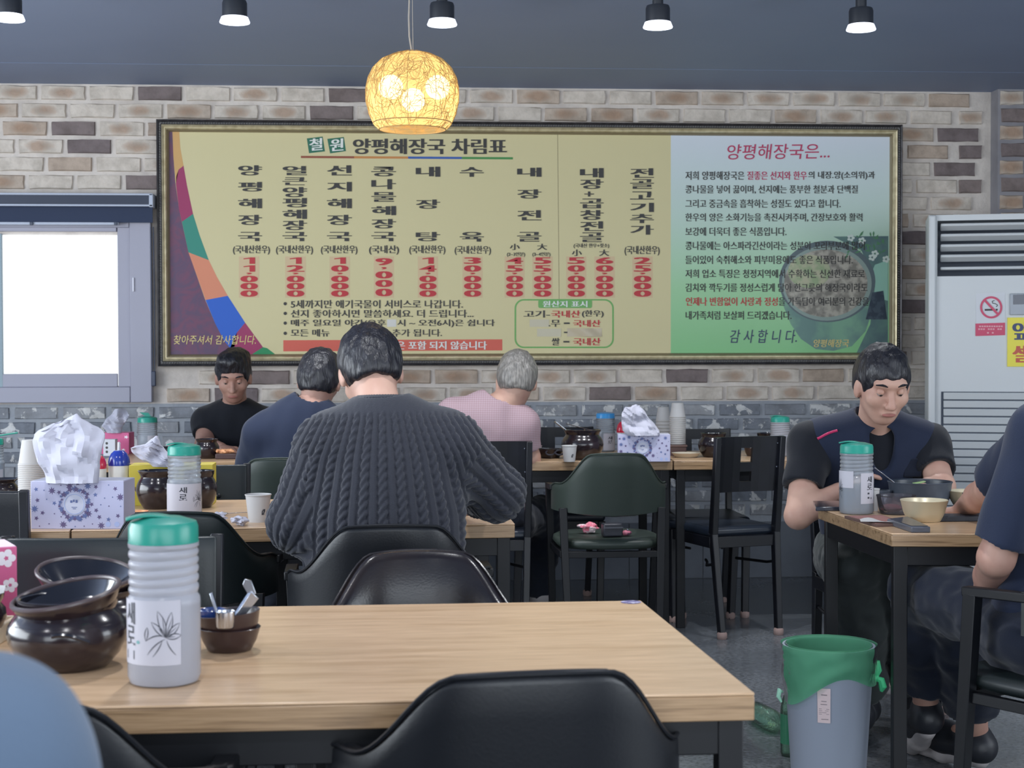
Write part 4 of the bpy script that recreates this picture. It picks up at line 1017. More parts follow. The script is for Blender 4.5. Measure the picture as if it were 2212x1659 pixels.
CWOOD = M('black_lacquer', (12, 14, 20), 0.38, spec=.4, var=(7, (20, 22, 31), 0.45, 0.7)); SCREW = M('screw_steel', (180, 185, 195), 0.25, 1.0); FELT = M('felt_pink_brown', (150, 128, 122), 0.9); SEATV = vinyl('seat', (28, 36, 48), 0.34)
def frame_chair(label, w_=0.33, slots=True, panel_mat=None, panel_z=(0.588, 0.815), top=0.815):
    t = thing('wooden_chair', label, 'chair', (0, 0, 0), 0, 'black wooden-framed chairs'); h = w_ / 2
    pm = panel_mat or CWOOD; z0, z1 = panel_z
    for s_ in (-1, 1):
        mb = MB().bar((s_ * (h - .03), -.235, 0.0), (s_ * (h - .016), -.185, .42), .026, .028, .03, .036).bar((s_ * (h - .016), -.185, .42), (s_ * (h - .012), -.232, top), .028, .024, .036, .026)
        obj('rear_leg', mb, CWOOD, t, bevel=.003)
        obj('front_leg', MB().bar((s_ * (h - .022), .19, 0), (s_ * (h - .012), .17, .405), .03, .034, .03, .034), CWOOD, t, bevel=.003)
        obj('side_rail', MB().bar((s_ * (h - .012), -.18, .385), (s_ * (h - .012), .17, .385), .022, .022, .045, .045), CWOOD, t, bevel=.002)
        obj('brace', MB().tube([(s_ * (h - .02), -.2, .30), (s_ * (h - .02), -.12, .285), (s_ * (h - .06), -.05, .287), (s_ * (h - .09), .02, .287)], .006, 8), STEEL, t)
    for y in (-.183, .17): obj('seat_rail', MB().bar((-h + .02, y, .385), (h - .02, y, .385), .022, .022, .045, .045), CWOOD, t, bevel=.002)
    mb = MB(); yb = lambda z: -.185 - .047 * (z - .42) / (top - .42) + .016
    def pb(x0, x1, za, zb):
        vs = []
        for z in (za, zb):
            for x, dy in ((x0, 0), (x1, 0), (x1, .014), (x0, .014)): vs.append((x, yb(z) + dy - .012 + 0.018 * (1 - (x / h) ** 2), z))
        mb.add(vs, [(3, 2, 1, 0), (4, 5, 6, 7), (0, 1, 5, 4), (1, 2, 6, 5), (2, 3, 7, 6), (3, 0, 4, 7)])
    if slots:
        sw = .027; xs = [-h + .008, -h * .66, -h * .38, -sw, sw, h * .38, h * .66, h - .008]; hl = (z0 + .042, z0 + .083, z0 + .121, z0 + .180)
        for xa, xb in zip(xs, xs[1:]):
            if xa == -sw:
                for za, zb in ((z0, hl[0]), (hl[1], hl[2]), (hl[3], z1)): pb(xa, xb, za, zb)
            else: pb(xa, xb, z0, z1)
        obj('back_panel', mb, pm, t, smooth=False)
        mb = MB()
        for s_ in (-1, 1):
            for z, dx in ((z1 - .03, .03), (z1 - .012, .016), (z0 + .14, .022), (z0 + .1, .028), (z0 + .055, .016)): mb.ball((s_ * (h - dx), yb(z) - .012, z), .0038, 8)
        stuff(obj('screws', mb, SCREW, kid(t, 'back_panel')))
    else:
        mb.grid(lambda i, j: (-h + .012 + (w_ - .024) * i / 16, yb(z0 + (z1 - z0) * j / 8) - .012 + .018 * (1 - ((i - 8) / 8) ** 2) , z0 + (z1 - z0) * j / 8), 17, 9)
        o = obj('back_panel', mb, pm, t); md = o.modifiers.new('solid', 'SOLIDIFY'); md.thickness = .026; md.offset = 0; md2 = o.modifiers.new('b', 'BEVEL'); md2.width = .006; md2.segments = 2; md2.limit_method = 'ANGLE'
        for x_ in (-.11, .11): obj('stud', MB().ball((x_, yb(.72) + .019, .72), (.009, .006, .009), 14), STEEL, t)
    mb = MB(); mb.prism([(-h + .004, -.175), (h - .004, -.175), (h + .004, .2), (-h - .004, .2)], .405, .446)
    obj('seat', mb, SEATV, t, bevel=.016, seg=4)
    for s_ in (-1, 1):
        for x_, y in ((h - .03, -.235), (h - .022, .19)): obj('foot_cap', MB().lathe([(0, 0), (.018, 0), (.021, .006), (.021, .022), (.017, .028), (0, .028)], 16, Matrix.Translation((s_ * x_, y, 0))), FELT, t)
    return t
def place_frame(o, px, py, rz, top=0.815, front=False):
    p = PZ(px, py, top); q_ = Matrix.Rotation(rz, 3, 'Z') @ Vector((0, -.232, 0)); o.location = (p.x - q_.x, p.y - q_.y, 0); o.rotation_euler = (0, 0, rz)
w1 = frame_chair('black wooden chair with two square slots standing empty in the open', 0.325)
place_frame(w1, 1621, 943, R(17), .828); w1.scale = (1, 1, 1.015)
w1.scale = (1, 1, 1)
w2 = dup(w1, (0, 0, 0), 0, 'black wooden chair carrying the person in the pink checked shirt'); place_frame(w2, 1064, 954, R(2))
w3 = dup(w1, (0, 0, 0), 0, 'black slotted chair against the wall behind the pot with a ladle'); place_frame(w3, 1209, 922, PI)
w4 = dup(w1, (0, 0, 0), 0, 'black slotted chair against the wall behind the tall cup stack'); place_frame(w4, 1503, 926, PI)
w5 = dup(w1, (0, 0, 0), 0, 'black wooden chair under the person in the navy vest'); place_frame(w5, 1842, 985, PI + R(6))
w1.scale = (1, 1, 1.015)
PADG = vinyl('pad', (26, 34, 36), 0.4)
a1 = frame_chair('square-backed chair with a dark green panel facing us across the front table', 0.43, False, PADG, (0.56, 0.828), 0.832)
place_frame(a1, 244, 1157, PI, 0.83)
a2 = dup(a1, (0, 0, 0), 0, 'square-backed dark green chair behind the dark pot and mid-table bottle'); place_frame(a2, 405, 1002, PI, 0.800); a2.scale = (1, 1, .962)
a3 = frame_chair('navy-black square-backed chair at the left edge before the flowered tissue box', 0.43, False, V_BLK, (0.5, 0.828), 0.832)
place_frame(a3, -122, 1062, 0, 0.83)

# ================================================================ tableware helpers
WHITEP = M('white_paper', (188, 187, 186), 0.7)
def at(x, y, z=ZT): return PZ(x, y, z)
def round_thing(name, label, cat, x, y, z=ZT, group=None, rz=0):
    p = at(x, y, z); return thing(name, label, cat, p, rz, group), mpp(p)
def pr(s, prof): return [(r * s, z * s) for r, z in prof]
CLAY = M('onggi_glaze', (30, 23, 28), 0.2, spec=0.5, coat=0.35, var=(7, (42, 30, 33), 0.45, 0.7)); CLAY_IN = M('onggi_inside', (26, 27, 36), 0.10, coat=0.8); CLAY_RIM = M('onggi_rim', (78, 66, 68), 0.3)
def pot(label, x, y, w, h, group='dark glazed pots', name='clay_pot', rimw=0.86, lid=None):
    """squat bellied jar: w = widest diameter in px, h = height px"""
    t, s = round_thing(name, label, 'pot', x, y, group=group)
    R_ = w / 2
    pf = [(0, 0), (R_ * .62, 0), (R_ * .68, h * .03), (R_ * .86, h * .2), (R_ * .97, h * .38), (R_, h * .5), (R_ * .97, h * .62), (R_ * .88, h * .74), (R_ * .80, h * .8), (R_ * .78, h * .84), (R_ * .82, h * .9), (R_ * rimw * 1.06, h * .985), (R_ * rimw * 1.06, h), (R_ * rimw * 1.02, h * 1.005)]
    obj('body', MB().lathe(pr(s, pf), 48), CLAY, t)
    obj('inside', MB().lathe(pr(s, [(R_ * rimw * 1.03, h), (R_ * rimw * .98, h * .98), (R_ * .76, h * .84), (R_ * .8, h * .6), (R_ * .7, h * .3), (0, h * .25)]), 48), CLAY_IN, t)
    for zz in (.66, .70, .735): obj('ridge', MB().tube([(math.cos(a) * R_ * (1.005 - 1.25 * (zz - .58) ** 1.0 * .75) * s, math.sin(a) * R_ * (1.005 - 1.25 * (zz - .58) * .75) * s, h * zz * s) for a in np.linspace(0, 6.283, 40)[:-1]], h * .011 * s, 5, True), CLAY, t)
    return t, s
def bowl(label, x, y, w, h, mat, inmat, group=None, name='bowl', z=ZT, flare=0.62, cat='bowl', tilt=None, lip=0.03):
    t, s = round_thing(name, label, cat, x, y, z, group); R_ = w / 2
    o_ = [(0, 0), (R_ * flare * .9, 0), (R_ * flare, h * .05), (R_ * (flare + (1 - flare) * .55), h * .45), (R_ * .97, h * .92), (R_, h), (R_ * .985, h * 1.02)]
    i_ = [(R_ * .985, h * 1.02), (R_ * (.97 - lip), h * .97), (R_ * (flare + (1 - flare) * .5 - lip), h * .45), (R_ * flare * .85, h * .1), (0, h * .08)]
    T = Matrix.Rotation(R(tilt[0]), 4, tilt[1]) if tilt else None
    obj('body', MB().lathe(pr(s, o_), 48, T), mat, t); obj('inside', MB().lathe(pr(s, i_), 48, T), inmat, t)
    return t, s
CLEAR = clearmat('clear_pet', (236, 242, 246), milky=0.44, rough=0.06, bump=(90, 0.3, 0.004))
FROST = clearmat('frosted_pet', (226, 232, 240), milky=0.86, milk=(216, 216, 224), rough=0.22, bump=(160, 0.25, 0.002))
TEAL = M('teal_plastic', (36, 146, 128), 0.3); LABELW = M('label_white', (186, 185, 194), 0.55); LINK = M('label_ink', (58, 60, 68), 0.6)
WATER = clearmat('water', (214, 224, 232), milky=0.3, milk=(214, 220, 230), rough=0.03)
def wrap(r, a0, a1, z0, z1):
    """label coordinates u, v -> a point on the bottle's side; angles measured from the side facing the camera"""
    return lambda u, v: (r * math.sin(a0 + (a1 - a0) * u), -r * math.cos(a0 + (a1 - a0) * u), z0 + (z1 - z0) * v)
def bottle(label, x, y, w, h, body=FROST, cap=TEAL, lab=None, face=0.0, flap='closed', capname='teal lid', letters=True, lab2=None, water=0.72):
    """w, h in px; lab = (angle0, angle1, z0, z1) with z as a share of the height"""
    t, s = round_thing('water_bottle', label, 'bottle', x, y, group='plastic water bottles')
    p = t.location; t.rotation_euler = (0, 0, math.atan2(p.y - CAM.y, p.x - CAM.x) - PI / 2 + face)
    r = w / 2
    pf = [(0, 0), (r * .80, 0), (r * .93, h * .012), (r, h * .05), (r * 1.0, h * .475), (r * .985, h * .50), (r * .92, h * .52)]
    for k_ in range(5): zz = .53 + k_ * .051; pf += [(r * .955, h * (zz + .010)), (r * .965, h * (zz + .022)), (r * .95, h * (zz + .034)), (r * .91, h * (zz + .044))]
    pf += [(r * .97, h * .795), (r * .97, h * .815), (r * .90, h * .825)]
    mb = MB().lathe(pr(s, pf), 56); hs = h * s
    mb.v = [(x, y_, z + (.011 * hs * math.sin(PI * (z / hs - .505) / .29) * (x + .4 * y_) / (r * s) if .505 < z / hs < .795 else 0)) for x, y_, z in mb.v]
    obj('bottle_body', mb, body, t)
    if water: obj('water', MB().lathe(pr(s, [(0, 4), (r * .8, 4), (r * .955, h * .05), (r * .955, h * min(water, .47)), (0, h * min(water, .47))]), 40), WATER, t)
    c0 = h * .812
    obj('lid', MB().lathe(pr(s, [(r * .95, c0), (r * .97, c0 + 2), (r * .955, c0 + 3), (r * .955, h * .905), (r * .90, h * .935), (r * .5, h * .962), (0, h * .966)]), 56), cap, t)
    if flap == 'closed':
        mb = MB().grid(lambda i, j: (r * s * (-1.02 + 1.75 * i / 14), r * s * (-.32 + .64 * j / 6) * (1 - .25 * abs(i / 7 - 1) ** 3), (h * (.945 + .035 * math.sin(PI * min(1, .12 + i / 14)))) * s), 15, 7)
        o = obj('lid_flap', mb, cap, kid(t, 'lid')); md = o.modifiers.new('s', 'SOLIDIFY'); md.thickness = r * .06 * s
    elif flap == 'open':
        mb = MB().add([(-.15 * r * s, -.2 * r * s, h * .96 * s), (.35 * r * s, -.2 * r * s, h * .96 * s), (.1 * r * s, -.2 * r * s, h * 1.05 * s), (-.75 * r * s, -.2 * r * s, h * 1.065 * s), (-.6 * r * s, -.2 * r * s, h * 1.035 * s)], [(0, 1, 2, 3, 4)])
        o = obj('lid_flap', mb, cap, kid(t, 'lid'), smooth=False); md = o.modifiers.new('s', 'SOLIDIFY'); md.thickness = r * .4 * s; md.offset = -1
    elif flap == 'up':
        mb = MB().bar((.2 * r * s, 0, h * .97 * s), (1.9 * r * s, 0, h * 1.04 * s), r * .5 * s, r * .6 * s, r * .08 * s, r * .1 * s); obj('lid_flap', mb, cap, kid(t, 'lid'), bevel=.001)
    for kk, lb in enumerate((lab, lab2)):
        if not lb: continue
        a0, a1, z0, z1 = lb; f_ = wrap(r * 1.012 * s, a0, a1, z0 * h * s, z1 * h * s)
        obj('paper_label', MB().grid(lambda i, j: f_(i / 24, j), 25, 2), LABELW, t)
    return t, s, r, h
def blabel(t, r, s, h, a0, a1, z0, z1, body, bold=0.006):
    f_ = wrap(r * 1.02 * s, a0, a1, z0 * h * s, z1 * h * s); obj('label_letters', put_text(MB(), body, f_, bold), LINK, kid(t, 'paper_label'), smooth=False)
def sketch(t, r, s, h, a0, a1, z0, z1, seed=1):
    """loose pencil flourish: a few plume-like outlines and curling strokes"""
    f_ = wrap(r * 1.02 * s, a0, a1, z0 * h * s, z1 * h * s); mb = MB(); rr = random.Random(seed)
    def stroke(pts, w_):
        n = 10; out = []
        for i in range(n):
            q = i / (n - 1); (ax, ay), (bx, by), (cx_, cy_) = pts
            x = (1 - q) ** 2 * ax + 2 * q * (1 - q) * bx + q * q * cx_; y = (1 - q) ** 2 * ay + 2 * q * (1 - q) * by + q * q * cy_
            dx = 2 * (1 - q) * (bx - ax) + 2 * q * (cx_ - bx); dy = 2 * (1 - q) * (by - ay) + 2 * q * (cy_ - by); l_ = math.hypot(dx, dy) + 1e-6; ww = w_ * (0.35 + math.sin(PI * q))
            out.append((x - dy / l_ * ww, y + dx / l_ * ww)); out.append((x + dy / l_ * ww, y - dx / l_ * ww))
        mb.add([f_(x, y) for x, y in out], [(2 * i, 2 * i + 1, 2 * i + 3, 2 * i + 2) for i in range(n - 1)])
    for a, l_, w_ in ((100, .52, .16), (62, .55, .15), (30, .5, .13), (134, .40, .12), (0, .42, .11)):
        ca, sa = math.cos(R(a)), math.sin(R(a)); bx, by = .62, .42; tx_, ty_ = bx + l_ * ca, by + l_ * sa
        for sd in (-1, 1): stroke([(bx, by), (bx + l_ * .55 * ca - sd * w_ * sa, by + l_ * .55 * sa + sd * w_ * ca), (tx_ - .1 * sa, ty_ + .02)], .008)
        stroke([(bx, by), (bx + l_ * .4 * ca, by + l_ * .45 * sa), (tx_ - .16 * ca, ty_ - .12 * sa)], .006)
    for q_ in (((.62, .42), (.4, .52), (.12, .34)), ((.62, .38), (.36, .30), (.16, .06)), ((.55, .36), (.5, .2), (.3, .02)), ((.66, .36), (.7, .2), (.9, .04)), ((.12, .34), (.04, .5), (.16, .62)), ((.16, .62), (.22, .5), (.12, .34))): stroke(q_, .009)
    obj('label_sketch', mb, LINK, kid(t, 'paper_label'), smooth=False)
def paper_cup(label, x, y, w, h, group='paper cups', inverted=False, n=1, deco=False):
    t, s = round_thing('paper_cup', label, 'cup', x, y, group=group); r = w / 2
    o_ = [(0, h * .02), (r * .70, h * .02), (r * .72, 0), (r * .74, 0), (r * .97, h * .95), (r * 1.02, h * .96), (r * 1.03, h * .985), (r, h)]
    obj('cup_wall', MB().lathe(pr(s, o_ + [(r * .96, h * .97), (r * .72, h * .05), (0, h * .05)]), 40), WHITEP, t)
    if deco:
        t.rotation_euler = (0, 0, math.atan2(t.location.y, t.location.x) - PI / 2); mb = MB()
        for k_ in range(4):
            pts = []
            for i in range(9):
                a = i / 8 * 5.6; zz = h * (.38 + .1 * math.sin(a + k_ * 1.7)) ; ang = R(28) + .16 * math.cos(a + k_) ; rr = (r * (.74 + .24 * zz / h) * 1.01) * s
                pts.append((rr * math.sin(ang), -rr * math.cos(ang), zz * s))
            mb.tube(pts, .0006, 4)
        obj('printed_doodle', mb, LINK, t)
    return t, s
def cup_stack(label, x, y, w, htot, n, up=True, big=0.46):
    """inverted nested paper cups: the top one shows whole, the others as rims"""
    base, s = round_thing('paper_cup_stack', label, 'cup stack', x, y, group='stacks of paper cups'); r = w / 2; ch = htot * big; step = (htot - ch) / max(1, n - 1)
    for k_ in range(n):
        z = k_ * step; m_ = MB().lathe(pr(s, [(r, z), (r * 1.04, z + 1), (r * 1.04, z + 3), (r * .99, z + 4), (r * .98 if k_ < n - 1 else r * .72, z + (step - .4 if k_ < n - 1 else ch))] + ([(r * .68, z + ch), (0, z + ch - 1)] if k_ == n - 1 else [])), 36)
        obj('paper_cup', m_, WHITEP, base)
    return base
PURPLE = M('tissue_box_lilac', (176, 176, 202), 0.5); PINKB = M('tissue_box_pink', (214, 100, 146), 0.5); YELB = M('tissue_box_yellow', (196, 180, 66), 0.5)
FLW = M('print_violet', (92, 80, 118), 0.6); FLB = M('print_blue', (92, 104, 150), 0.6); FLR = M('print_pale', (160, 172, 210), 0.6); FLWHITE = M('print_white', (240, 232, 238), 0.6); BOXW = M('box_side_white', (190, 192, 208), 0.5)
TISSUE = M('tissue_paper', (184, 184, 197), 0.9)
def tissue(parent, x0, z0, hgt, prof, thick=0.02, seed=1, name='pulled_tissue'):
    """crumpled sheet rising from a box: prof = [(share of height, left, right)] in metres"""
    rr = random.Random(seed); off = Vector((rr.uniform(0, 50), 0, 0)); nz, na = 22, 36
    def lerp(t):
        for (t0, l0, r0), (t1, l1, r1) in zip(prof, prof[1:]):
            if t0 <= t <= t1: q = (t - t0) / (t1 - t0); return l0 + (l1 - l0) * q, r0 + (r1 - r0) * q
        return prof[-1][1:]
    def fn(i, j):
        t = j / (nz - 1); l_, r_ = lerp(t); a = 2 * PI * i / na; c_ = (l_ + r_) / 2; w_ = (r_ - l_) / 2
        x = c_ + w_ * math.cos(a); y = (thick * (1 - .75 * t)) * math.sin(a); n_ = noise.noise(Vector((x * 26, z0 * 7 + t * 2.2, 2)) + off); n2 = noise.noise(Vector((x * 60 + t * 6, t * 5, 9)) + off)
        return (x0 + x, y + .024 * n_ * min(1, t * 3 + .15) + .017 * n2, z0 + hgt * t + (.012 * n2 * t))
    mb = MB().grid(fn, na, nz, True); mb.f.append(tuple(i * nz + nz - 1 for i in range(na)))
    return obj(name, mb, TISSUE, parent, angle=24)
def flower_pts(cx, cy, r, n=5, a0=0): return [(cx + (r if k % 2 == 0 else r * .45) * math.cos(a0 + k * PI / n), cy + (r if k % 2 == 0 else r * .45) * math.sin(a0 + k * PI / n)) for k in range(2 * n)]
def face_print(parent, name, mat, shapes, W_, H_, y, z0=0):
    mb = MB()
    for i, sh in enumerate(shapes): mb.add([((u - .5) * W_, y - .0002 - .00002 * i, z0 + v * H_) for u, v in sh], [tuple(range(len(sh)))])
    return obj(name, mb, mat, kid(parent, 'carton'), smooth=False)
def clip01(pts): return [(max(0.003, min(.997, u)), max(.005, min(.995, v))) for u, v in pts]
def lilac_box(label, xl, xr, yb_, hpx, depth_m=0.115, skew=0.0, seed=3):
    a, b_ = at(xl, yb_), at(xr, yb_ ); W_ = (b_ - a).length; p = (a + b_) / 2
    s = mpp(p); H_ = hpx * s; rz = math.atan2((b_ - a).y, (b_ - a).x) + skew
    t = thing('tissue_box', label, 'tissue box', (p.x, p.y, ZT), rz, 'flowered tissue boxes')
    obj('carton', MB().box((0, depth_m / 2, H_ / 2), (W_, depth_m, H_)), PURPLE, t, bevel=.0015)
    rr = random.Random(seed); asp = W_ / H_; fl, fb, ring_ = [], [], []
    def fit(pts, cu, cv): return [(cu + (u - cu) / asp if True else u, v) for u, v in pts]
    tries = 0; cen = []
    while len(cen) < 46 and tries < 900:
        tries += 1; u, v = rr.uniform(.03, .97), rr.uniform(.05, .95)
        if ((u - .47) * asp) ** 2 + (v - .52) ** 2 < .33 ** 2 or any(((u - a_) * asp) ** 2 + (v - b2) ** 2 < .15 ** 2 for a_, b2 in cen) or (u > .78 and v < .2): continue
        cen.append((u, v)); q = rr.random(); r_ = .052 if q < .5 else (.085 if q < .62 else .02)
        pts = [(u + (x - u) / asp, y) for x, y in flower_pts(u, v, r_, 5 if r_ < .08 else 8, rr.uniform(0, 6))]; (fl if rr.random() < .6 else fb).append(clip01(pts))
    for k_ in range(40):
        a_ = k_ * 2 * PI / 40 + rr.uniform(-.06, .06); R_ = rr.uniform(.27, .33); u, v = .47 + R_ * math.cos(a_) / asp, .52 + R_ * math.sin(a_)
        (fb if k_ % 3 else fl).append([(u + (x - u) / asp, y) for x, y in flower_pts(u, v, rr.choice((.05, .035, .07)), 5, rr.uniform(0, 6))])
    stuff(face_print(t, 'printed_flowers', FLW, fl, W_, H_, 0)); stuff(face_print(t, 'printed_sprigs', FLB, fb, W_, H_, 0))
    face_print(t, 'printed_roundel', BOXW, [[(.47 + .235 * math.cos(k_ * PI / 20) / asp, .52 + .235 * math.sin(k_ * PI / 20)) for k_ in range(40)]], W_, H_, -.0012)
    face_print(t, 'printed_roundel_ring', FLR, [[(.47 + q_ * math.cos((k_ + e) * PI / 20) / asp, .52 + q_ * math.sin((k_ + e) * PI / 20)) for q_, e in ((.215, 0), (.215, 1), (.2, 1), (.2, 0))] for k_ in range(40)], W_, H_, -.0016)
    face_print(t, 'printed_script', FLB, [[(.47 + dx - w_, .52 + dy), (.47 + dx + w_, .52 + dy), (.47 + dx + w_, .52 + dy + hh), (.47 + dx - w_, .52 + dy + hh)] for dx, dy, w_, hh in ((-.032, .03, .012, .05), (-.005, .045, .010, .05), (.024, .03, .011, .06), (0, -.07, .03, .012), (0, -.1, .018, .012))], W_, H_, -.0016)
    face_print(t, 'printed_seal', FLR, [[(cu + .055 * math.cos(k_ * PI / 12) / asp, .1 + .055 * math.sin(k_ * PI / 12)) for k_ in range(24)] for cu in (.83, .925)], W_, H_, -.0004)
    return t, s, W_, H_
# ================================================================ on the front table
big, s, r, h = bottle('frosted water bottle with teal lid standing largest at the front', 355.5, 1473, 155, 372, FROST, TEAL, lab=(R(-95), R(26), .135, .505), face=0, flap='closed')
blabel(big, r, s, h, R(-74), R(-50), .365, .49, '새', 0.02); blabel(big, r, s, h, R(-74), R(-50), .245, .355, '로', 0.02)
blabel(big, r, s, h, R(-74), R(-52), .165, .215, '|  |', 0.004)
sketch(big, r, s, h, R(-36), R(24), .18, .46, 1)
ringp = wrap(r * 1.02 * s, R(-47), R(-40), .255 * h * s, .275 * h * s); obj('label_dot', MB().add([ringp(.5 + .5 * math.cos(k * PI / 8), .5 + .5 * math.sin(k * PI / 8)) for k in range(16)], [tuple(range(16))]), M('dot_teal', (110, 160, 160), .6), big, smooth=False)
t, s = pot('round-bellied dark clay pot at the front with a tilted bowl on top', 147, 1439, 256, 150, rimw=.78)
fl = MB(); g = [(-.24, .66), (-.12, .72), (0, .70), (.1, .71), (.2, .66)]
fl.tube([((128 * .99) * s * math.sin(q_) * 1.0, -(128 * 1.0) * s * math.cos(q_), (150 * (.5 + .10 * math.sin((q_ + .3) * 4))) * s) for q_ in np.linspace(-.05, .55, 9)], 0.0035, 6); obj('brush_mark', fl, CLAY_IN, t)
tb = thing('clay_bowl', 'wide dark glazed bowl tilted on the mouth of the front pot', 'bowl', t.location + Vector((6 * s, 0, 150 * s * .72)), R(0), 'dark glazed bowls')
T_ = Matrix.Rotation(R(-9), 4, 'Y') @ Matrix.Rotation(R(7), 4, 'X'); rb = 116
obj('body', MB().lathe(pr(s, [(0, 2), (rb * .72, 0), (rb * .78, 6), (rb * .9, 24), (rb * .99, 45), (rb, 50), (rb * .985, 53)]), 56, T_), CLAY, tb)
obj('rim', MB().tube([T_ @ Vector((math.cos(a) * rb * .975 * s, math.sin(a) * rb * .975 * s, 51 * s)) for a in np.linspace(0, 6.283, 60)[:-1]], 5.5 * s, 8, True), CLAY_RIM, tb)
obj('inside', MB().lathe(pr(s, [(rb * .96, 52), (rb * .88, 40), (rb * .7, 18), (0, 14)]), 56, T_), CLAY_IN, tb)
t2, s2 = pot('dark clay pot half hidden behind the front pot', 205, 1372, 205, 100, rimw=.8)
tb = thing('clay_bowl', 'wide dark glazed bowl resting on the rear pot, left of the bottle', 'bowl', t2.location + Vector((-22 * s2, 0, 100 * s2 * .86)), 0, 'dark glazed bowls')
T_ = Matrix.Rotation(R(6), 4, 'Y') @ Matrix.Rotation(R(10), 4, 'X'); rb = 104
obj('body', MB().lathe(pr(s2, [(0, 2), (rb * .62, 0), (rb * .7, 6), (rb * .86, 24), (rb * .98, 46), (rb, 51), (rb * .985, 54)]), 56, T_), CLAY, tb)
obj('rim', MB().tube([T_ @ Vector((math.cos(a) * rb * .975 * s2, math.sin(a) * rb * .975 * s2, 52 * s2)) for a in np.linspace(0, 6.283, 60)[:-1]], 4.6 * s2, 8, True), CLAY_RIM, tb)
obj('inside', MB().lathe(pr(s2, [(rb * .96, 53), (rb * .88, 42), (rb * .66, 18), (0, 14)]), 56, T_), CLAY_IN, tb)
# tray and pot at the left edge
tr_ = thing('wooden_tray', 'pale wooden tray under the pot at the left edge of the front table', 'tray', at(-115, 1392), R(-3)); st_ = mpp(tr_.location)
mb = MB().box((0, 0, .006), (.17, .2, .012)); obj('tray_base', mb, M('tray_wood', (206, 182, 150), .5), tr_, bevel=.002)
for x_ in (-.084, .084): obj('tray_edge', MB().box((x_, 0, .015), (.008, .204, .03)), M('tray_edge_wood', (220, 204, 178), .5), tr_, bevel=.002)
for y_ in (-.099, .099): obj('tray_edge', MB().box((0, y_, .015), (.16, .008, .03)), M('tray_edge_wood', (220, 204, 178), .5), tr_, bevel=.002)
lp = thing('clay_pot', 'dark clay pot on the wooden tray at the left edge', 'pot', tr_.location + Vector((.03, -.0, .013)), 0, 'dark glazed pots'); q = st_
obj('body', MB().lathe(pr(q, [(0, 0), (55, 0), (75, 14), (86, 40), (84, 58), (74, 70), (80, 82), (82, 92), (79, 94)]), 48), CLAY, lp); obj('inside', MB().lathe(pr(q, [(79, 94), (72, 84), (70, 40), (0, 30)]), 48), CLAY_IN, lp)
sp_ = obj('paper_scrap', MB().grid(lambda i, j: (.035 + .034 * i / 6 , -.03 + .022 * j / 4 + .004 * math.sin(i * 1.3), 94 * q + .008 + .006 * math.sin(i * .9 + j)), 7, 5), WHITEP); sp_.location = lp.location; tag(sp_, 'white paper scrap lying on the rim of the left edge pot', 'paper')
# small brown bowls with tongs, steel cup and blue dish
BRN = M('bowl_brown', (54, 38, 37), 0.35, coat=.3); BRN_IN = M('bowl_brown_in', (42, 34, 37), 0.3, coat=.3)
b1, s = bowl('lower of two stacked brown bowls right of the front bottle', 496, 1404, 134, 50, BRN, BRN_IN, 'small brown bowls', 'brown_bowl', flare=.70)
b2 = thing('brown_bowl', 'upper brown bowl holding tongs and a steel cup', 'bowl', b1.location + Vector((2 * s, 0, 30 * s)), 0, 'small brown bowls'); rb = 69
T_ = Matrix.Rotation(R(-5), 4, 'Y')
obj('body', MB().lathe(pr(s, [(0, 0), (44, 0), (50, 4), (62, 24), (67, 48), (68, 52), (67, 53)]), 48, T_), BRN, b2); obj('inside', MB().lathe(pr(s, [(67, 53), (63, 50), (57, 26), (46, 8), (0, 8)]), 48, T_), BRN_IN, b2)
bp_ = thing('blue_dish', 'small dark blue glazed dish in the brown bowl behind the bottle', 'dish', b2.location + Vector((-36 * s, -.012, 26 * s)), 0)
BLU = M('blue_glaze', (44, 66, 124), .2, coat=.5); obj('body', MB().lathe(pr(s, [(0, 0), (16, 0), (24, 14), (28, 34), (27, 36), (23, 32), (14, 6), (0, 5)]), 32), BLU, bp_)
CHR = M('bright_steel', (196, 200, 208), .22, 1.0)
cupp = thing('steel_cup', 'small steel measuring cup in the brown bowl with tongs', 'cup', b2.location + Vector((-4 * s, -.046, 30 * s)), 0)
obj('cup_wall', MB().lathe(pr(s, [(0, 0), (18, 0), (20, 3), (21, 34), (20, 35), (19, 32), (18, 4), (0, 4)]), 36), CHR, cupp)
tg = thing('tongs', 'steel kitchen scissors-like tongs standing in the brown bowl', 'tongs', b2.location + Vector((0, -.01, 36 * s)), 0)
obj('arm', MB().bar((-22 * s, 0, 0), (-40 * s, .01, 58 * s), .005, .005, .012, .012), CHR, tg, bevel=.001)
obj('arm', MB().bar((16 * s, 0, 6 * s), (50 * s, .015, 52 * s), .007, .010, .014, .018), CHR, tg, bevel=.001)
obj('blade_tip', MB().prism([(-.006, 0), (.006, 0), (.011, .022), (.004, .03), (-.004, .024)], -.002, .002, Matrix.Translation((48 * s, .015, 50 * s)) @ Matrix.Rotation(R(-32), 4, 'Y') @ Matrix.Rotation(R(90), 4, 'X')), CHR, tg, bevel=.0006)
stk = thing('table_sticker', 'small round violet sticker at the far corner of the front table', 'sticker', at(1363, 1301), 0); s = mpp(stk.location)
obj('disc', MB().lathe([(0, .0004), (22 * s, .0004), (22 * s, .0008), (0, .0009)], 32), M('sticker_violet', (104, 98, 140), .5, var=(60, (190, 186, 206), .5, .6)), stk)
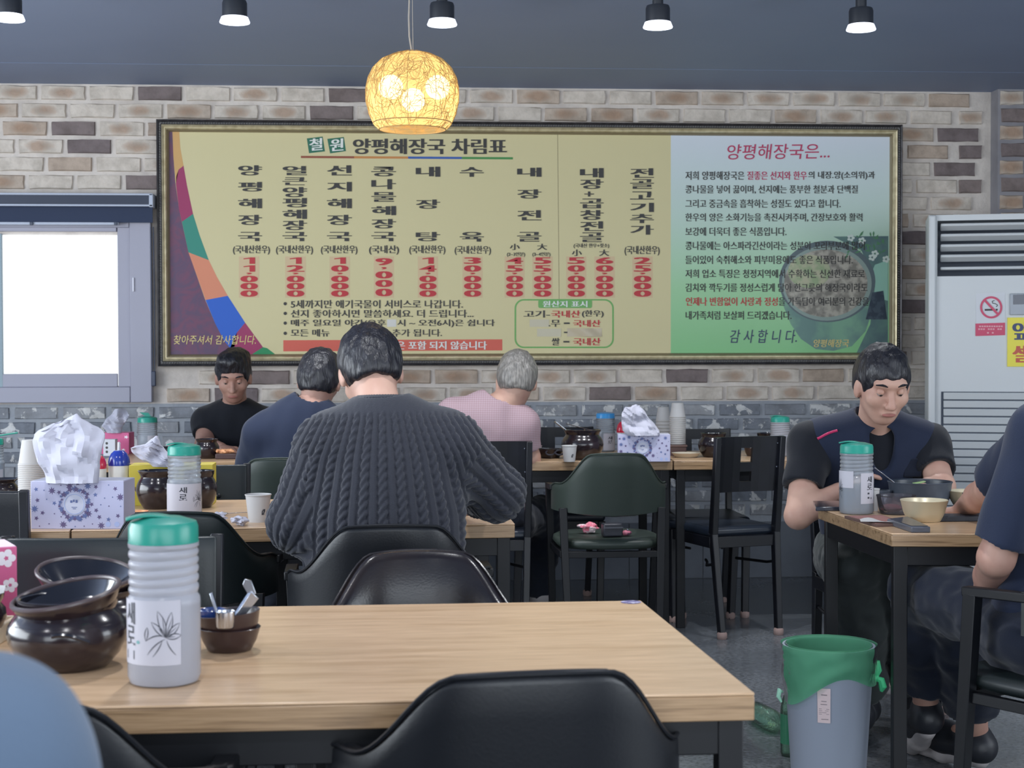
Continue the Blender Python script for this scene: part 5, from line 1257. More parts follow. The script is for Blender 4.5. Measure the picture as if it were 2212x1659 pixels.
# pink tissue box at the left edge
t = thing('tissue_box', 'pink flower-printed tissue box at the left edge of the front table', 'tissue box', at(40, 1352), R(0), 'flowered tissue boxes')
c_ = at(38, 1352); l_ = at(-170, 1330); rr_ = at(74, 1330)
s = mpp(c_); Hh = 172 * s
rzb = R(24); t.location = c_; t.rotation_euler = (0, 0, rzb)
Wl, Wd = .215, .112
# local axes: x to the left along the long side is negative, y away from the camera
obj('carton', MB().box((-Wl / 2, Wd / 2, Hh / 2), (Wl, Wd, Hh)), PINKB, t, bevel=.0015)
obj('carton_top', MB().box((-Wl / 2, Wd / 2, Hh + .0004), (Wl - .003, Wd - .003, .001)), M('pink_top', (240, 214, 226), .5), t, smooth=False)
fl5 = lambda cu, cv, r_, a0: [(cu + (r_ if k % 2 else r_ * .55) * math.cos(a0 + k * PI / 5), cv + (r_ if k % 2 else r_ * .55) * math.sin(a0 + k * PI / 5)) for k in range(10)]
mb = MB()
for i, (x, z, r_) in enumerate(((-.018, .86, .016), (-.012, .52, .013), (-.055, .22, .02), (-.1, .7, .015), (-.13, .4, .018), (-.17, .8, .014))):
    for k in range(5):
        a = k * 2 * PI / 5; mb.add([(x + r_ * .6 * math.cos(a) + r_ * .42 * math.cos(j * PI / 5), -.0006 - .00002 * k, Hh * z + r_ * .6 * math.sin(a) + r_ * .42 * math.sin(j * PI / 5)) for j in range(10)], [tuple(range(10))])
obj('printed_blossoms', mb, FLWHITE, t, smooth=False)
mb = MB()
for y0, z0, y1, z1 in ((.03, .46, .038, .62), (.043, .46, .05, .62), (.055, .46, .062, .62), (.066, .43, .07, .62), (.075, .72, .08, .78), (.085, .68, .09, .78), (.08, .84, .09, .9), (.04, .2, .07, .215)):
    mb.add([(.0006, y0, Hh * z0), (.0006, y1, Hh * z0), (.0006, y1, Hh * z1), (.0006, y0, Hh * z1)], [(0, 1, 2, 3)])
obj('printed_marks', mb, FLWHITE, t, smooth=False)

# ================================================================ on the middle tables
t, s, W_, H_ = lilac_box('large lilac flowered tissue box with a big pulled-up tissue, left', 67, 268, 1143, 104)
obj('carton_top', MB().box((0, .0575, H_ + .0003), (W_ - .004, .108, .0008)), BOXW, t, smooth=False)
tissue(t, -.01, H_ - .004, 146 * s, [(0, -.072, .068), (.12, -.078, .07), (.35, -.092, .074), (.62, -.112, .084), (.74, -.108, .084), (.85, -.06, .055), (.93, -.022, .03), (1, .004, .012)], .034, 2)
t, s, W_, H_ = (lambda a, b_, Hp: (thing('tissue_box', 'yellow flowered tissue box behind the blue-capped bottle', 'tissue box', (a + b_) / 2, math.atan2((b_ - a).y, (b_ - a).x) , 'flowered tissue boxes'), mpp(a), (b_ - a).length, Hp * mpp(a)))(at(279, 1093), at(460, 1091), 88)
obj('carton', MB().box((0, .055, H_ / 2), (W_, .11, H_)), YELB, t, bevel=.0015)
rq = random.Random(9); stuff(face_print(t, 'printed_blossoms', M('print_brown', (110, 88, 70), .6), [clip01([(u + (x - u) * .45, y) for x, y in flower_pts(u, v, .06, 5, rq.uniform(0, 6))]) for u, v in [(rq.uniform(.04, .96), rq.uniform(.08, .92)) for _ in range(26)]], W_, H_, 0))
tissue(t, -.035, H_ - .004, 66 * s, [(0, -.02, .075), (.1, -.032, .075), (.3, -.07, .045), (.5, -.085, .02), (.62, -.085, .012), (.8, -.03, .004), (1, -.01, -.002)], .03, 5)
cup_stack('stack of paper cups at the left behind the lilac tissue box', 70, 1096, 57, 146, 24, big=.37)
for nm, lb, x, y, w_, hb, hc, cc in (('sauce_bottle', 'small white bottle with a domed blue cap beside the tissue boxes', 258, 1091, 45, 88, 30, (36, 60, 160)), ('sauce_bottle', 'small white bottle with a red cap half hidden by the pulled tissue', 214, 1094, 32, 84, 26, (200, 40, 70))):
    t, s = round_thing(nm, lb, 'bottle', x, y, group='sauce bottles'); r_ = w_ / 2
    obj('bottle_body', MB().lathe(pr(s, [(0, 0), (r_ * .95, 0), (r_, 3), (r_, hb - 3), (r_ * .96, hb), (0, hb)]), 32), M('sauce_white', (220, 218, 210), .35), t)
    obj('cap', MB().lathe(pr(s, [(r_ * 1.02, hb - 2), (r_ * 1.03, hb + hc * .2), (r_ * .95, hb + hc * .5), (r_ * .75, hb + hc * .8), (r_ * .45, hb + hc), (r_ * .2, hb + hc * 1.02), (0, hb + hc * 1.02)]), 32), M('cap_%d' % cc[0], cc, .2, coat=.4), t)
    obj('nozzle', MB().lathe(pr(s, [(r_ * .16, hb + hc), (r_ * .13, hb + hc + 18), (0, hb + hc + 18)]), 12), M('nozzle_clear', (206, 208, 214), .3), t)
bm_, s, r, h = bottle('water bottle with teal lid and white label on the middle table', 399, 1118, 74, 166, CLEAR, TEAL, lab=(R(-88), R(70), .06, .455), face=0, flap='closed')
blabel(bm_, r, s, h, R(-18), R(8), .34, .415, '새', .02); blabel(bm_, r, s, h, R(-18), R(8), .245, .325, '로', .02); sketch(bm_, r, s, h, R(25), R(66), .14, .38, 2)
pot('dark clay pot left of the middle bottle', 340, 1098, 90, 82, rimw=.86); pot('dark clay pot right of the middle bottle', 430, 1096, 78, 80, rimw=.8)
paper_cup('white paper cup at the edge of the table beside the sweater', 558, 1127, 56, 60, deco=True)
def crumple(label, x, y, w_, h_, seed):
    t, s = round_thing('crumpled_tissue', label, 'tissue', x, y, group='crumpled tissues'); off = Vector((seed * 7.1, 0, 0))
    mb = MB(); bs = MB().ball((0, 0, 0), 1, 26)
    vs = [Vector(v).normalized() for v in bs.v]; vs = [v * (.75 + .55 * noise.noise(v * 1.8 + off) + .22 * noise.noise(v * 4 + off)) for v in vs]
    zmin = min(v.z for v in vs); k_ = h_ / (max(v.z for v in vs) - zmin)
    obj('sheet', mb.add([(v.x * w_ / 2 * s, v.y * w_ / 2 * s, (v.z - zmin) * k_ * s) for v in vs], bs.f), TISSUE, t, angle=30)
crumple('crumpled white tissue nearest the paper cup', 517, 1136, 40, 22, 1); crumple('crumpled white tissue left of the other one', 470, 1131, 44, 26, 2)
t = thing('cutlery', 'steel spoon lying behind the crumpled tissues', 'spoon', at(515, 1112), R(8)); s = mpp(t.location)
obj('handle', MB().bar((-26 * s, 0, .004), (22 * s, .01, .006), .006, .004, .002, .002), CHR, t, bevel=.0005); obj('spoon_bowl', MB().ball((-34 * s, -.002, .005), (.017, .012, .004), 14), CHR, t)
t, s = bowl('small dish of orange leftovers between the tissue box and the pot', 296, 1118, 50, 14, BRN, M('food_orange', (206, 128, 82), .5, var=(60, (226, 170, 120), .4, .6)), None, 'side_dish', flare=.7)
t, s = pot('black stew pot at the left edge on the far table', 2, 1086, 76, 52, rimw=.96)
lb_, s, r, h = bottle('water bottle with an open teal lid cut by the left edge', -22, 1052, 62, 112, CLEAR, TEAL, lab=(R(-60), R(60), .05, .35), face=0, flap='up')

# ================================================================ on the window table
zb = at(222, 990)
t = thing('tissue_box', 'small pink tissue box with a pulled tissue on the window table', 'tissue box', at(248, 981), R(-4), 'flowered tissue boxes'); s = mpp(t.location)
obj('carton', MB().box((0, .05, 23 * s), (62 * s, .1, 46 * s)), PINKB, t, bevel=.0015)
stuff(face_print(t, 'printed_blossoms', FLWHITE, [flower_pts(.62, .5, .1, 5), flower_pts(.9, .8, .09, 5), flower_pts(.8, .2, .08, 5)], 62 * s, 46 * s, 0))
tissue(t, -.005, 46 * s, 52 * s, [(0, -.03, .035), (.3, -.055, .04), (.6, -.03, .07), (.75, -.012, .072), (.9, 0, .05), (1, .015, .035)], .02, 8)
t = thing('straw_box', 'little white box with three black dots before the pink tissue box', 'box', at(236, 985), R(-6)); s = mpp(t.location)
obj('carton', MB().box((0, .02, 18 * s), (26 * s, .04, 36 * s)), M('box_white', (206, 208, 214), .5), t, bevel=.001)
face_print(t, 'printed_dots', INK, [[(.3 + .11 * math.cos(k * PI / 6), v + .08 * math.sin(k * PI / 6)) for k in range(12)] for v in (.25, .5, .76)], 26 * s, 36 * s, 0)
wt_, s, r, h = bottle('water bottle with its teal lid flipped up on the window table', 319, 984, 44, 88, CLEAR, TEAL, lab=(R(0), R(70), .2, .5), flap='open')
pot('dark clay pot on the window table before the bare arm', 447, 990, 54, 42, rimw=.84)
t = thing('food_tray', 'small dark tray of fried shrimp on the window table', 'dish', at(490, 991), 0); s = mpp(t.location)
obj('tray', MB().box((0, 0, .012), (46 * s, .07, .024)), M('tray_brown', (66, 46, 46), .4), t, bevel=.004)
for i, (dx, dy) in enumerate(((-12, 0), (2, -.012), (12, .01), (-2, .018))):
    tf = thing('fried_shrimp', ('leftmost fried shrimp in the dark tray', 'second fried shrimp, nearest us in the dark tray', 'rightmost fried shrimp in the dark tray', 'fried shrimp at the back of the dark tray')[i], 'food', t.location + Vector((dx * s, dy, .024)), i * .9, 'fried shrimp in the dark tray')
    obj('crust', MB().tube([(.018 * math.cos(a), .014 * math.sin(a), .008 + .003 * math.sin(3 * a)) for a in np.linspace(0, 3.6, 9)], [.005, .008, .009, .010, .010, .009, .008, .006, .003], 8), M('crust_orange', (226, 164, 118), .6), tf)

# ================================================================ on the wall tables
t, s, W_, H_ = lilac_box('lilac flowered tissue box with a white pulled tissue by the brick wall', 1335, 1448, 997.5, 59, .115, 0, 6)
obj('carton_top', MB().box((0, .0575, H_ + .0003), (W_ - .004, .108, .0008)), BOXW, t, smooth=False)
tissue(t, -.02, H_ - .004, 66 * s, [(0, -.05, .085), (.15, -.07, .085), (.4, -.075, .06), (.7, -.075, .03), (.9, -.06, .008), (1, -.02, 0)], .03, 11)
bb2, s, r, h = bottle('clear water bottle with a blue lid beside the ladle pot', 1308, 975, 42, 88, CLEAR, M('blue_plastic', (60, 156, 224), .3), lab=(R(-12), R(78), .04, .45), flap=None)
blabel(bb2, r, s, h, R(14), R(44), .30, .38, '새', .02); blabel(bb2, r, s, h, R(14), R(44), .2, .285, '로', .02)
t, s = pot('dark stew pot with a ladle sticking out, by the wall', 1258, 992, 92, 64, rimw=.84)
ld = thing('ladle', 'steel ladle leaning in the dark stew pot', 'ladle', t.location + Vector((0, 0, 40 * s)), 0)
obj('handle', MB().bar((-24 * s, 0, 14 * s), (-60 * s, -.02, 42 * s), .016, .024, .004, .005), CHR, ld, bevel=.001); obj('ladle_bowl', MB().ball((-12 * s, 0, 6 * s), (.03, .03, .016), 16), CHR, ld)
ch = thing('spoon', 'thin dark spoon handle resting across the stew pot', 'spoon', t.location + Vector((0, 0, 60 * s)), 0)
obj('handle', MB().bar((22 * s, .01, 2 * s), (-34 * s, .03, 16 * s), .005, .005, .003, .003), BRN, ch, bevel=.0008)
paper_cup('white paper cup with a printed doodle before the stew pot', 1230, 997, 33, 35, deco=True)
t = thing('serving_dish', 'shallow dark dish with chopsticks left of the paper cup', 'dish', at(1188, 989), R(0)); s = mpp(t.location)
obj('body', MB().lathe(pr(s, [(0, 0), (20, 0), (27, 12), (28, 20), (26, 20), (20, 6), (0, 4)]), 32), CLAY, t)
sg = thing('scissors', 'dark-handled kitchen scissors lying across the shallow dish', 'scissors', t.location + Vector((0, -.03, 16 * s)), 0)
obj('blades', MB().bar((-18 * s, 0, 6 * s), (20 * s, .02, 2 * s), .008, .014, .003, .003), CHR, sg, bevel=.0006)
for x_ in (-2, 18): obj('handle_loop', MB().tube([(x_ * s + .018 * math.cos(a), -.02, -6 * s + .010 * math.sin(a) + .006) for a in np.linspace(0, 6.283, 18)[:-1]], .0038, 8, True), M('handle_grey', (66, 68, 82), .4), sg)
nk = thing('paper_napkin', 'folded white napkin peeking up behind the shallow dish', 'napkin', at(1174, 982), 0); s = mpp(nk.location)
obj('sheet', MB().add([(-14 * s, 0, 10 * s), (14 * s, .01, 8 * s), (10 * s, .02, 14 * s), (-2 * s, .015, 12 * s), (-8 * s, .01, 24 * s), (-12 * s, .004, 14 * s), (-10 * s, .05, 0), (12 * s, .05, 0)], [(0, 1, 2, 3), (0, 3, 4, 5), (0, 6, 7, 1)]), WHITEP, nk, smooth=False)
for lb, x, cc, bc in (('small sauce bottle with a red cap behind the wall tissue box', 1345, (196, 36, 66), (226, 206, 196)), ('small sauce bottle with a dark blue cap behind the wall tissue box', 1358, (52, 58, 112), (186, 160, 132))):
    t, s = round_thing('sauce_bottle', lb, 'bottle', x, 981 if x == 1345 else 976, group='sauce bottles')
    obj('bottle_body', MB().lathe(pr(s, [(0, 0), (11, 0), (12, 3), (12, 48), (0, 50)]), 24), M('sauce_%d' % bc[2], bc, .4), t); obj('cap', MB().lathe(pr(s, [(13, 47), (13.5, 54), (11, 64), (6, 70), (0, 71)]), 24), M('cap_%d' % cc[0], cc, .2, coat=.4), t)
    if x == 1345: obj('nozzle', MB().bar((0, 0, 70 * s), (-1 * s, 0, 84 * s), .003, .002), M('nozzle_dark', (70, 50, 56), .4), t)
cup_stack('shorter stack of paper cups right of the pulled tissue', 1433, 977, 32, 98, 10, big=.32)
wbx = thing('wooden_box', 'small dark brown lidded box under the tall cup stack', 'box', at(1462, 985), 0); s = mpp(wbx.location)
obj('body', MB().box((0, .05, 10 * s), (42 * s, .1, 20 * s)), M('box_brown', (92, 70, 66), .5), wbx, bevel=.002); obj('lid', MB().box((0, .05, 21.5 * s), (46 * s, .106, 4 * s)), M('box_brown2', (110, 86, 80), .5), wbx, bevel=.0015)
tall = cup_stack('taller stack of paper cups on the brown box', 1468, 985, 34, 90, 14, big=.36); tall.location = wbx.location + Vector((6 * s, .05, 24 * s))
pl_ = thing('plate', 'cream plate beside the lilac tissue box', 'plate', at(1482, 988), 0)
obj('body', MB().lathe(pr(s, [(0, 0), (22, 0), (30, 9), (31, 10), (29, 10), (21, 3), (0, 3)]), 40), M('cream_ware', (206, 196, 176), .35), pl_)
pot('dark clay pot left of the slotted chair', 1541, 987, 66, 52, rimw=.8)
bf, s, r, h = bottle('frosted water bottle with a teal lid behind the slotted chair', 1685, 985, 43, 90, FROST, TEAL, None, flap='closed')
b_, s = bowl('brown bowl seen through the slotted chair back', 1624, 985, 34, 18, BRN, BRN_IN, 'small brown bowls', 'brown_bowl'); b_, s = bowl('dark bowl standing behind the slotted chair top', 1660, 980, 50, 44, CLAY, CLAY_IN, None, 'soup_bowl')

# ================================================================ on the right-hand table
rb_, s, r, h = bottle('clear water bottle with two white labels on the right-hand table', 1850, 1109, 74, 160, CLEAR, TEAL, lab=(R(14), R(72), .15, .56), lab2=(R(-80), R(-10), .36, .585), flap='closed', water=.38)
blabel(rb_, r, s, h, R(36), R(58), .435, .515, '새', .02); blabel(rb_, r, s, h, R(36), R(58), .335, .42, '로', .02); blabel(rb_, r, s, h, R(38), R(56), .21, .30, '= -', .004)
sketch(rb_, r, s, h, R(-86), R(-50), .2, .5, 4)
paper_cup('paper cup right behind the right-hand bottle', 1884, 1103, 32, 48)
STONE = M('stone_pot', (58, 66, 78), .55, var=(12, (74, 82, 94), .45, .65)); STONE_IN = M('stone_in', (42, 50, 60), .35)
t, s = bowl('wide black stone stew pot before the person in the vest', 1987, 1090, 138, 50, STONE, STONE_IN, None, 'stone_pot', flare=.84, cat='pot')
obj('soup', MB().lathe(pr(s, [(0, 38), (60, 38)]), 36), M('soup_dark', (84, 80, 74), .2, coat=.5), t)
sn = thing('scallion', 'green scallion piece on the rim of the stone pot', 'food', t.location + Vector((-18 * s, -.07, 50 * s)), .3); obj('stalk', MB().bar((-14 * s, 0, 0), (14 * s, 0, 4 * s), .016, .013, .006, .004), M('leaf_green', (150, 178, 120), .5), sn, bevel=.002)
sp2 = thing('spoon', 'steel spoon leaning out of the stone pot', 'spoon', t.location + Vector((-50 * s, -.03, 40 * s)), 0)
obj('handle', MB().bar((0, 0, 0), (-54 * s, .01, 42 * s), .009, .011, .003, .003), CHR, sp2, bevel=.0008); obj('spoon_bowl', MB().ball((8 * s, 0, -4 * s), (.02, .014, .005), 14), CHR, sp2)
BRASS = M('pale_brass', (196, 184, 156), .35, .25); BRASS_IN = M('pale_brass_in', (206, 196, 168), .35, .2)
bowl('pale metal rice bowl in front of the stone pot', 1996, 1126, 102, 46, BRASS, BRASS_IN, 'pale metal bowls', 'rice_bowl', flare=.7)
bowl('pale metal bowl at the right behind the navy sleeve', 2090, 1092, 86, 32, BRASS, BRASS_IN, 'pale metal bowls', 'rice_bowl', flare=.7)
bowl('dark cup-like bowl beside the navy sleeve', 2106, 1114, 54, 48, STONE, STONE_IN, None, 'dark_bowl', flare=.75)
GLASSB = clearmat('bowl_glass', (214, 216, 222), milky=.12, milk=(200, 196, 204), rough=.04)
t, s = bowl('clear glass bowl with red kimchi beside the rice bowl', 1936, 1110, 86, 40, GLASSB, GLASSB, None, 'glass_bowl', flare=.8); obj('kimchi', MB().ball((-12 * s, 0, 13 * s), (24 * s, 24 * s, 9 * s), 16), M('kimchi_red', (134, 70, 76), .4, var=(60, (164, 110, 108), .4, .65)), t)
bowl('dark cup behind the glass bowl', 1912, 1091, 32, 32, STONE, STONE_IN, None, 'dark_bowl', flare=.8)
sl = thing('stone_tray', 'black slab tray under the bowls at the right', 'tray', at(2078, 1124), 0); obj('slab', MB().box((0, 0, .008), (.15, .07, .016)), M('slab_black', (48, 52, 60), .4), sl, bevel=.003)
def slab(name, label, cat, corners, hgt, mat, bev=.002, z=ZT):
    ps = [at(x, y, z) for x, y in corners]; c_ = sum(ps, Vector()) / 4; t = thing(name, label, cat, c_)
    obj('body', MB().prism([(p.x - c_.x, p.y - c_.y) for p in ps], 0, hgt), mat, t, bevel=bev); return t, c_, ps
t, c_, ps = slab('phone', 'phone in a thick clear case at the near edge of the right-hand table', 'phone', [(1969, 1151), (2010, 1151), (1962, 1128), (1916, 1133)], .016, clearmat('case_clear', (190, 196, 206), milky=.42, milk=(176, 182, 196), rough=.05), .003)
obj('screen', MB().prism([((p.x - c_.x) * .86, (p.y - c_.y) * .9) for p in ps], .0165, .0172), M('screen_dark', (70, 74, 84), .12), t, smooth=False)
obj('charging_port', MB().box(((ps[0].x + ps[1].x) / 2 - c_.x, ps[0].y - c_.y - .0004, .008), (.016, .002, .005)), M('port_dark', (40, 44, 56), .4), t)
t, c_, ps = slab('wallet', 'brown leather folder lying beside the phone case', 'wallet', [(1893, 1139), (1960, 1136), (1905, 1118), (1824, 1120)], .008, M('folder_brown', (96, 74, 68), .6), .001)
obj('red_cover', MB().prism([((p.x - c_.x) * .9, (p.y - c_.y) * .85) for p in ps], .0081, .0088), M('folder_red', (150, 104, 98), .6), t, smooth=False)
nk = thing('receipt', 'white paper slip on the brown folder', 'paper', at(1895, 1127, ZT + .009), R(-14)); obj('sheet', MB().grid(lambda i, j: (-.045 + .09 * i / 8, -.03 + .06 * j / 5, .003 + .005 * math.sin(i * .8) * (j / 5)), 9, 6), WHITEP, nk)
slab('phone', 'black phone lying flat at the corner by the bare arm', 'phone', [(1762, 1104), (1826, 1104), (1812, 1090), (1756, 1090)], .012, M('phone_black', (38, 44, 58), .15, coat=.5), .002)

# ================================================================ on the green chair
gp = c_grn.location; zs = .443
t, s = (lambda p: (thing('wallet', 'black wallet on the green barrel chair seat', 'wallet', p, R(6)), mpp(p)))(PZ(1322, 1158, zs))
obj('body', MB().box((0, 0, .026), (43 * s, .05, .052)), M('wallet_black', (46, 48, 56), .4), t, bevel=.006); obj('flap_edge', MB().box((0, -.026, .036), (43 * s, .004, .004)), M('wallet_edge', (90, 92, 100), .4), t)
t, s = (lambda p: (thing('pink_cloth', 'crumpled pink and white striped cloth on the green chair seat', 'cloth', p, R(-8)), mpp(p)))(PZ(1273, 1152, zs))
bs = MB().ball((0, 0, 0), 1, 26); vs = [Vector(v).normalized() for v in bs.v]; vs = [v * (.8 + .5 * noise.noise(v * 1.7 + Vector((31, 0, 0))) + .2 * noise.noise(v * 4)) for v in vs]; zm = min(v.z for v in vs)
obj('fold', MB().add([(v.x * 24 * s, v.y * .03, (v.z - zm) * .5 * 23 * s) for v in vs], bs.f), M('cloth_pink', (214, 120, 140), .8, var=(40, (230, 210, 214), .47, .53)), t)
t, s = (lambda p: (thing('pink_pouch', 'tiny pink pouch right of the black wallet', 'pouch', p, R(5)), mpp(p)))(PZ(1353, 1157, zs))
obj('body', MB().ball((0, 0, .011), (12 * s, .014, .011), 14), M('pouch_pink', (206, 120, 140), .5, var=(50, (110, 70, 90), .5, .6)), t); obj('bead', MB().ball((2 * s, -.004, .024), .005, 10), SCREW, t)

# ================================================================ bin and floor
DB = 4.2
p = P(1790, 1392, DB); s = DB / F
BIN = thing('waste_bin', 'grey plastic waste bin lined with a green bag on the floor', 'bin', (p.x, p.y, 0)); ztop = p.z
BING = M('bin_grey', (150, 158, 172), .45)
obj('bin_wall', MB().lathe([(0, 0), (.092, 0), (.095, .004), (.119, ztop - .006), (.122, ztop), (.116, ztop), (.092, .01), (0, .01)], 56), BING, BIN)
BAGO = clearmat('bag_green', (150, 214, 180), milky=.6, milk=(132, 206, 168), rough=.30, bump=(22, .6, .02), skin=.05)
def bagz(a): return ztop - .108 + .020 * math.cos(a + .25) + .012 * math.sin(3 * a) - 0.02 * math.cos(2 * a)
mb = MB(); nn = 72
def bagp(i, j):
    a = 2 * PI * i / nn; q = j / 11; zb_ = bagz(a); z = ztop + .004 - (ztop + .004 - zb_) * q
    pin = math.exp(-((a + .25 + PI) % (2 * PI) - PI) ** 2 / .3)
    if pin > .02: z = z * (1 - pin * .55 * q) + (ztop - .085) * pin * .55 * q
    r_ = .1225 - (.024 * (ztop - z) / ztop) + .0045 + .0035 * noise.noise(Vector((a * 6, z * 30, 1))) + .003 * math.sin(q * 9 + 3 * a) * q
    return (r_ * math.cos(a), r_ * math.sin(a), z)
mb.grid(bagp, nn, 12, True); obj('bag_skirt', mb, BAGO, BIN, angle=80)
mb = MB().grid(lambda i, j: ((.1135 - .013 * (j / 8)) * math.cos(2 * PI * i / nn) * (1 + .02 * noise.noise(Vector((i * .9, j * .5, 3)))), (.1135 - .013 * (j / 8)) * math.sin(2 * PI * i / nn) * (1 + .02 * noise.noise(Vector((i * .9, j * .5, 8)))), ztop + .004 - .2 * (j / 8)), nn, 9, True)
obj('bag_inside', mb, BAGO, BIN, angle=80)
kn = Vector((.122 * math.cos(-.25), .122 * math.sin(-.25), ztop - .085))
mb = MB().ball(kn, (.011, .011, .012), 14); mb.tube([kn, kn + Vector((.014, -.004, -.006)), kn + Vector((.018, -.006, -.024)), kn + Vector((.014, -.006, -.036))], [.006, .010, .011, .004], 8); mb.tube([kn, kn + Vector((.006, 0, .02)), kn + Vector((.004, 0, .045))], [.006, .012, .008], 8)
obj('bag_knot', mb, M('bag_knot_green', (70, 190, 130), .35), BIN)
obj('bag_tail', MB().tube([(-.125, 0, ztop - .125), (-.135, -.01, ztop - .118), (-.138, -.01, ztop - .135), (-.13, -.01, ztop - .15)], [.003, .007, .006, .003], 8), M('bag_knot_pale', (150, 200, 176), .35), BIN)
zl1 = CAM.z - (1491 - 749) * 4.08 / F; zl0 = CAM.z - (1567 - 749) * 4.08 / F
ac_ = math.atan2(-p.y, -p.x) + R(-6)
f_ = lambda u, v: ((.1235 - .024 * (ztop - (zl0 + (zl1 - zl0) * v)) / ztop) * math.cos(ac_ + R(20) * (u - .5) * 1.0 * -1), (.1235 - .024 * (ztop - (zl0 + (zl1 - zl0) * v)) / ztop) * math.sin(ac_ - R(20) * (u - .5) * -1 * -1), zl0 + (zl1 - zl0) * v)
def bf_(u, v, e=0.0):
    z = zl0 + (zl1 - zl0) * v; rr = .1215 - .024 * (ztop - z) / ztop + e; a = ac_ + R(17) * (u - .5); return (rr * math.cos(a), rr * math.sin(a), z)
obj('paper_label', MB().grid(lambda i, j: bf_(i / 8, j), 9, 2), M('label_pinkish', (196, 178, 178), .6), BIN)
mb = MB()
for v, u0, u1, hh in ((.80, .3, .75, .03), (.62, .3, .7, .02), (.53, .25, .75, .02), (.40, .12, .9, .012), (.35, .12, .85, .012), (.30, .12, .7, .012), (.25, .12, .9, .012), (.1, .3, .85, .02)): mb.add([bf_(u0, v, .0006), bf_(u1, v, .0006), bf_(u1, v + hh, .0006), bf_(u0, v + hh, .0006)], [(0, 1, 2, 3)])
obj('label_print', mb, M('print_grey', (128, 118, 122), .6), kid(BIN, 'paper_label'), smooth=False)
PETG = clearmat('pet_green', (200, 232, 214), milky=.16, milk=(190, 226, 206), rough=.05, bump=(60, .4, .004))
p = PZ(1706, 1632, 0); s = mpp(p)
t = thing('drink_bottle', 'empty plastic drink bottle with a green label standing behind the bin', 'bottle', p, 0)
obj('bottle_body', MB().lathe(pr(s, [(0, 0), (17, 0), (20, 5), (20, 100), (18, 118), (9, 140), (7, 152), (0, 152)]), 28), PETG, t); obj('green_label', MB().lathe(pr(s, [(20.4, 28), (20.4, 92)]), 28), M('label_green', (42, 116, 84), .4), t); obj('cap', MB().lathe(pr(s, [(8, 150), (8, 162), (0, 162)]), 16), M('cap_white', (214, 220, 222), .4), t)
p = PZ(1677, 1588, 0); s = mpp(p)
t = thing('drink_bottle', 'crushed clear plastic bottle lying with its base towards us', 'bottle', p + Vector((0, 0, 25 * s)), R(10))
obj('bottle_body', MB().lathe(pr(s, [(0, 3), (8, 0), (17, 2), (24, 12), (25, 40), (24, 110), (10, 140), (8, 160), (0, 160)]), 28, Matrix.Rotation(R(-90), 4, 'X')), PETG, t)
# ================================================================ people
SKIN = M('skin', (198, 160, 142), .5, spec=.35, var=(14, (186, 144, 128), .4, .7)); SKIN2 = M('skin_tan', (180, 142, 126), .5, spec=.35, var=(14, (168, 126, 112), .4, .7))
def hair_mat(n, c):
    m, nt, b, N, L = nodes_of(n); tc = N('ShaderNodeTexCoord'); mp = N('ShaderNodeMapping'); mp.inputs['Scale'].default_value = (150, 150, 22); L(tc.outputs['Object'], mp.inputs['Vector'])
    ns = N('ShaderNodeTexNoise'); ns.inputs['Scale'].default_value = 1; ns.inputs['Detail'].default_value = 3; L(mp.outputs[0], ns.inputs['Vector'])
    r = ramp(N, [(.3, tuple(int(v * .6) for v in c)), (.7, c)]); L(ns.outputs[0], r.inputs[0]); L(r.outputs[0], b.inputs['Base Color']); b.inputs['Roughness'].default_value = .38
    bp = N('ShaderNodeBump'); bp.inputs['Strength'].default_value = .7; bp.inputs['Distance'].default_value = .006; L(ns.outputs[0], bp.inputs['Height']); L(bp.outputs[0], b.inputs['Normal']); return m
HAIR = hair_mat('hair_black', (34, 34, 42)); HAIR_G = hair_mat('hair_grey', (150, 146, 140))
EYEW, EYEB = M('eye_white', (150, 142, 138), .2), M('eye_dark', (34, 28, 26), .2); LIPS = M('lips', (164, 108, 100), .45)
def V(p): return np.array(p, float)
def nrm(v): v = V(v); return v / (np.linalg.norm(v) + 1e-12)
def frame_of(fwd, up):
    f = nrm(fwd); r = nrm(np.cross(f, V(up))); u = np.cross(r, f); return r, f, u
def rotm(r, f, u): return Matrix(((r[0], f[0], u[0]), (r[1], f[1], u[1]), (r[2], f[2], u[2])))
def add_head(b, hc, fwd, up, neck, s=1.0):
    r, f, u = frame_of(fwd, up); m = rotm(r, f, u); q = lambda x, y, z: V(hc) + (r * x + f * y + u * z) * s
    e = lambda c, R_, k=.015, op='u': b.ell(q(*c), tuple(v * s for v in R_), m, k, op)
    e((0, -.008, .022), (.076, .094, .096)); e((0, .030, -.045), (.056, .060, .066), .03); e((0, .045, -.088), (.030, .032, .022), .02)
    for sx in (-1, 1): e((sx * .040, .062, -.018), (.026, .022, .024), .02); e((sx * .078, -.002, -.012), (.010, .022, .033), .006)
    e((0, .078, .038), (.052, .020, .016), .02)
    for sx in (-1, 1): e((sx * .032, .097, .012), (.019, .017, .012), .010, 's')
    b.cap(q(0, .088, .012), q(0, .112, -.026), .009 * s, .013 * s, .008); 
    for sx in (-1, 1): b.ell(q(sx * .012, .100, -.030), .009 * s, None, .006)
    b.cap(q(-.018, .088, -.060), q(.018, .088, -.060), .007 * s, None, .008)
    b.cap(q(0, -.022, -.05), V(neck), .054 * s, .058 * s, .03)
    return r, f, u, m, q
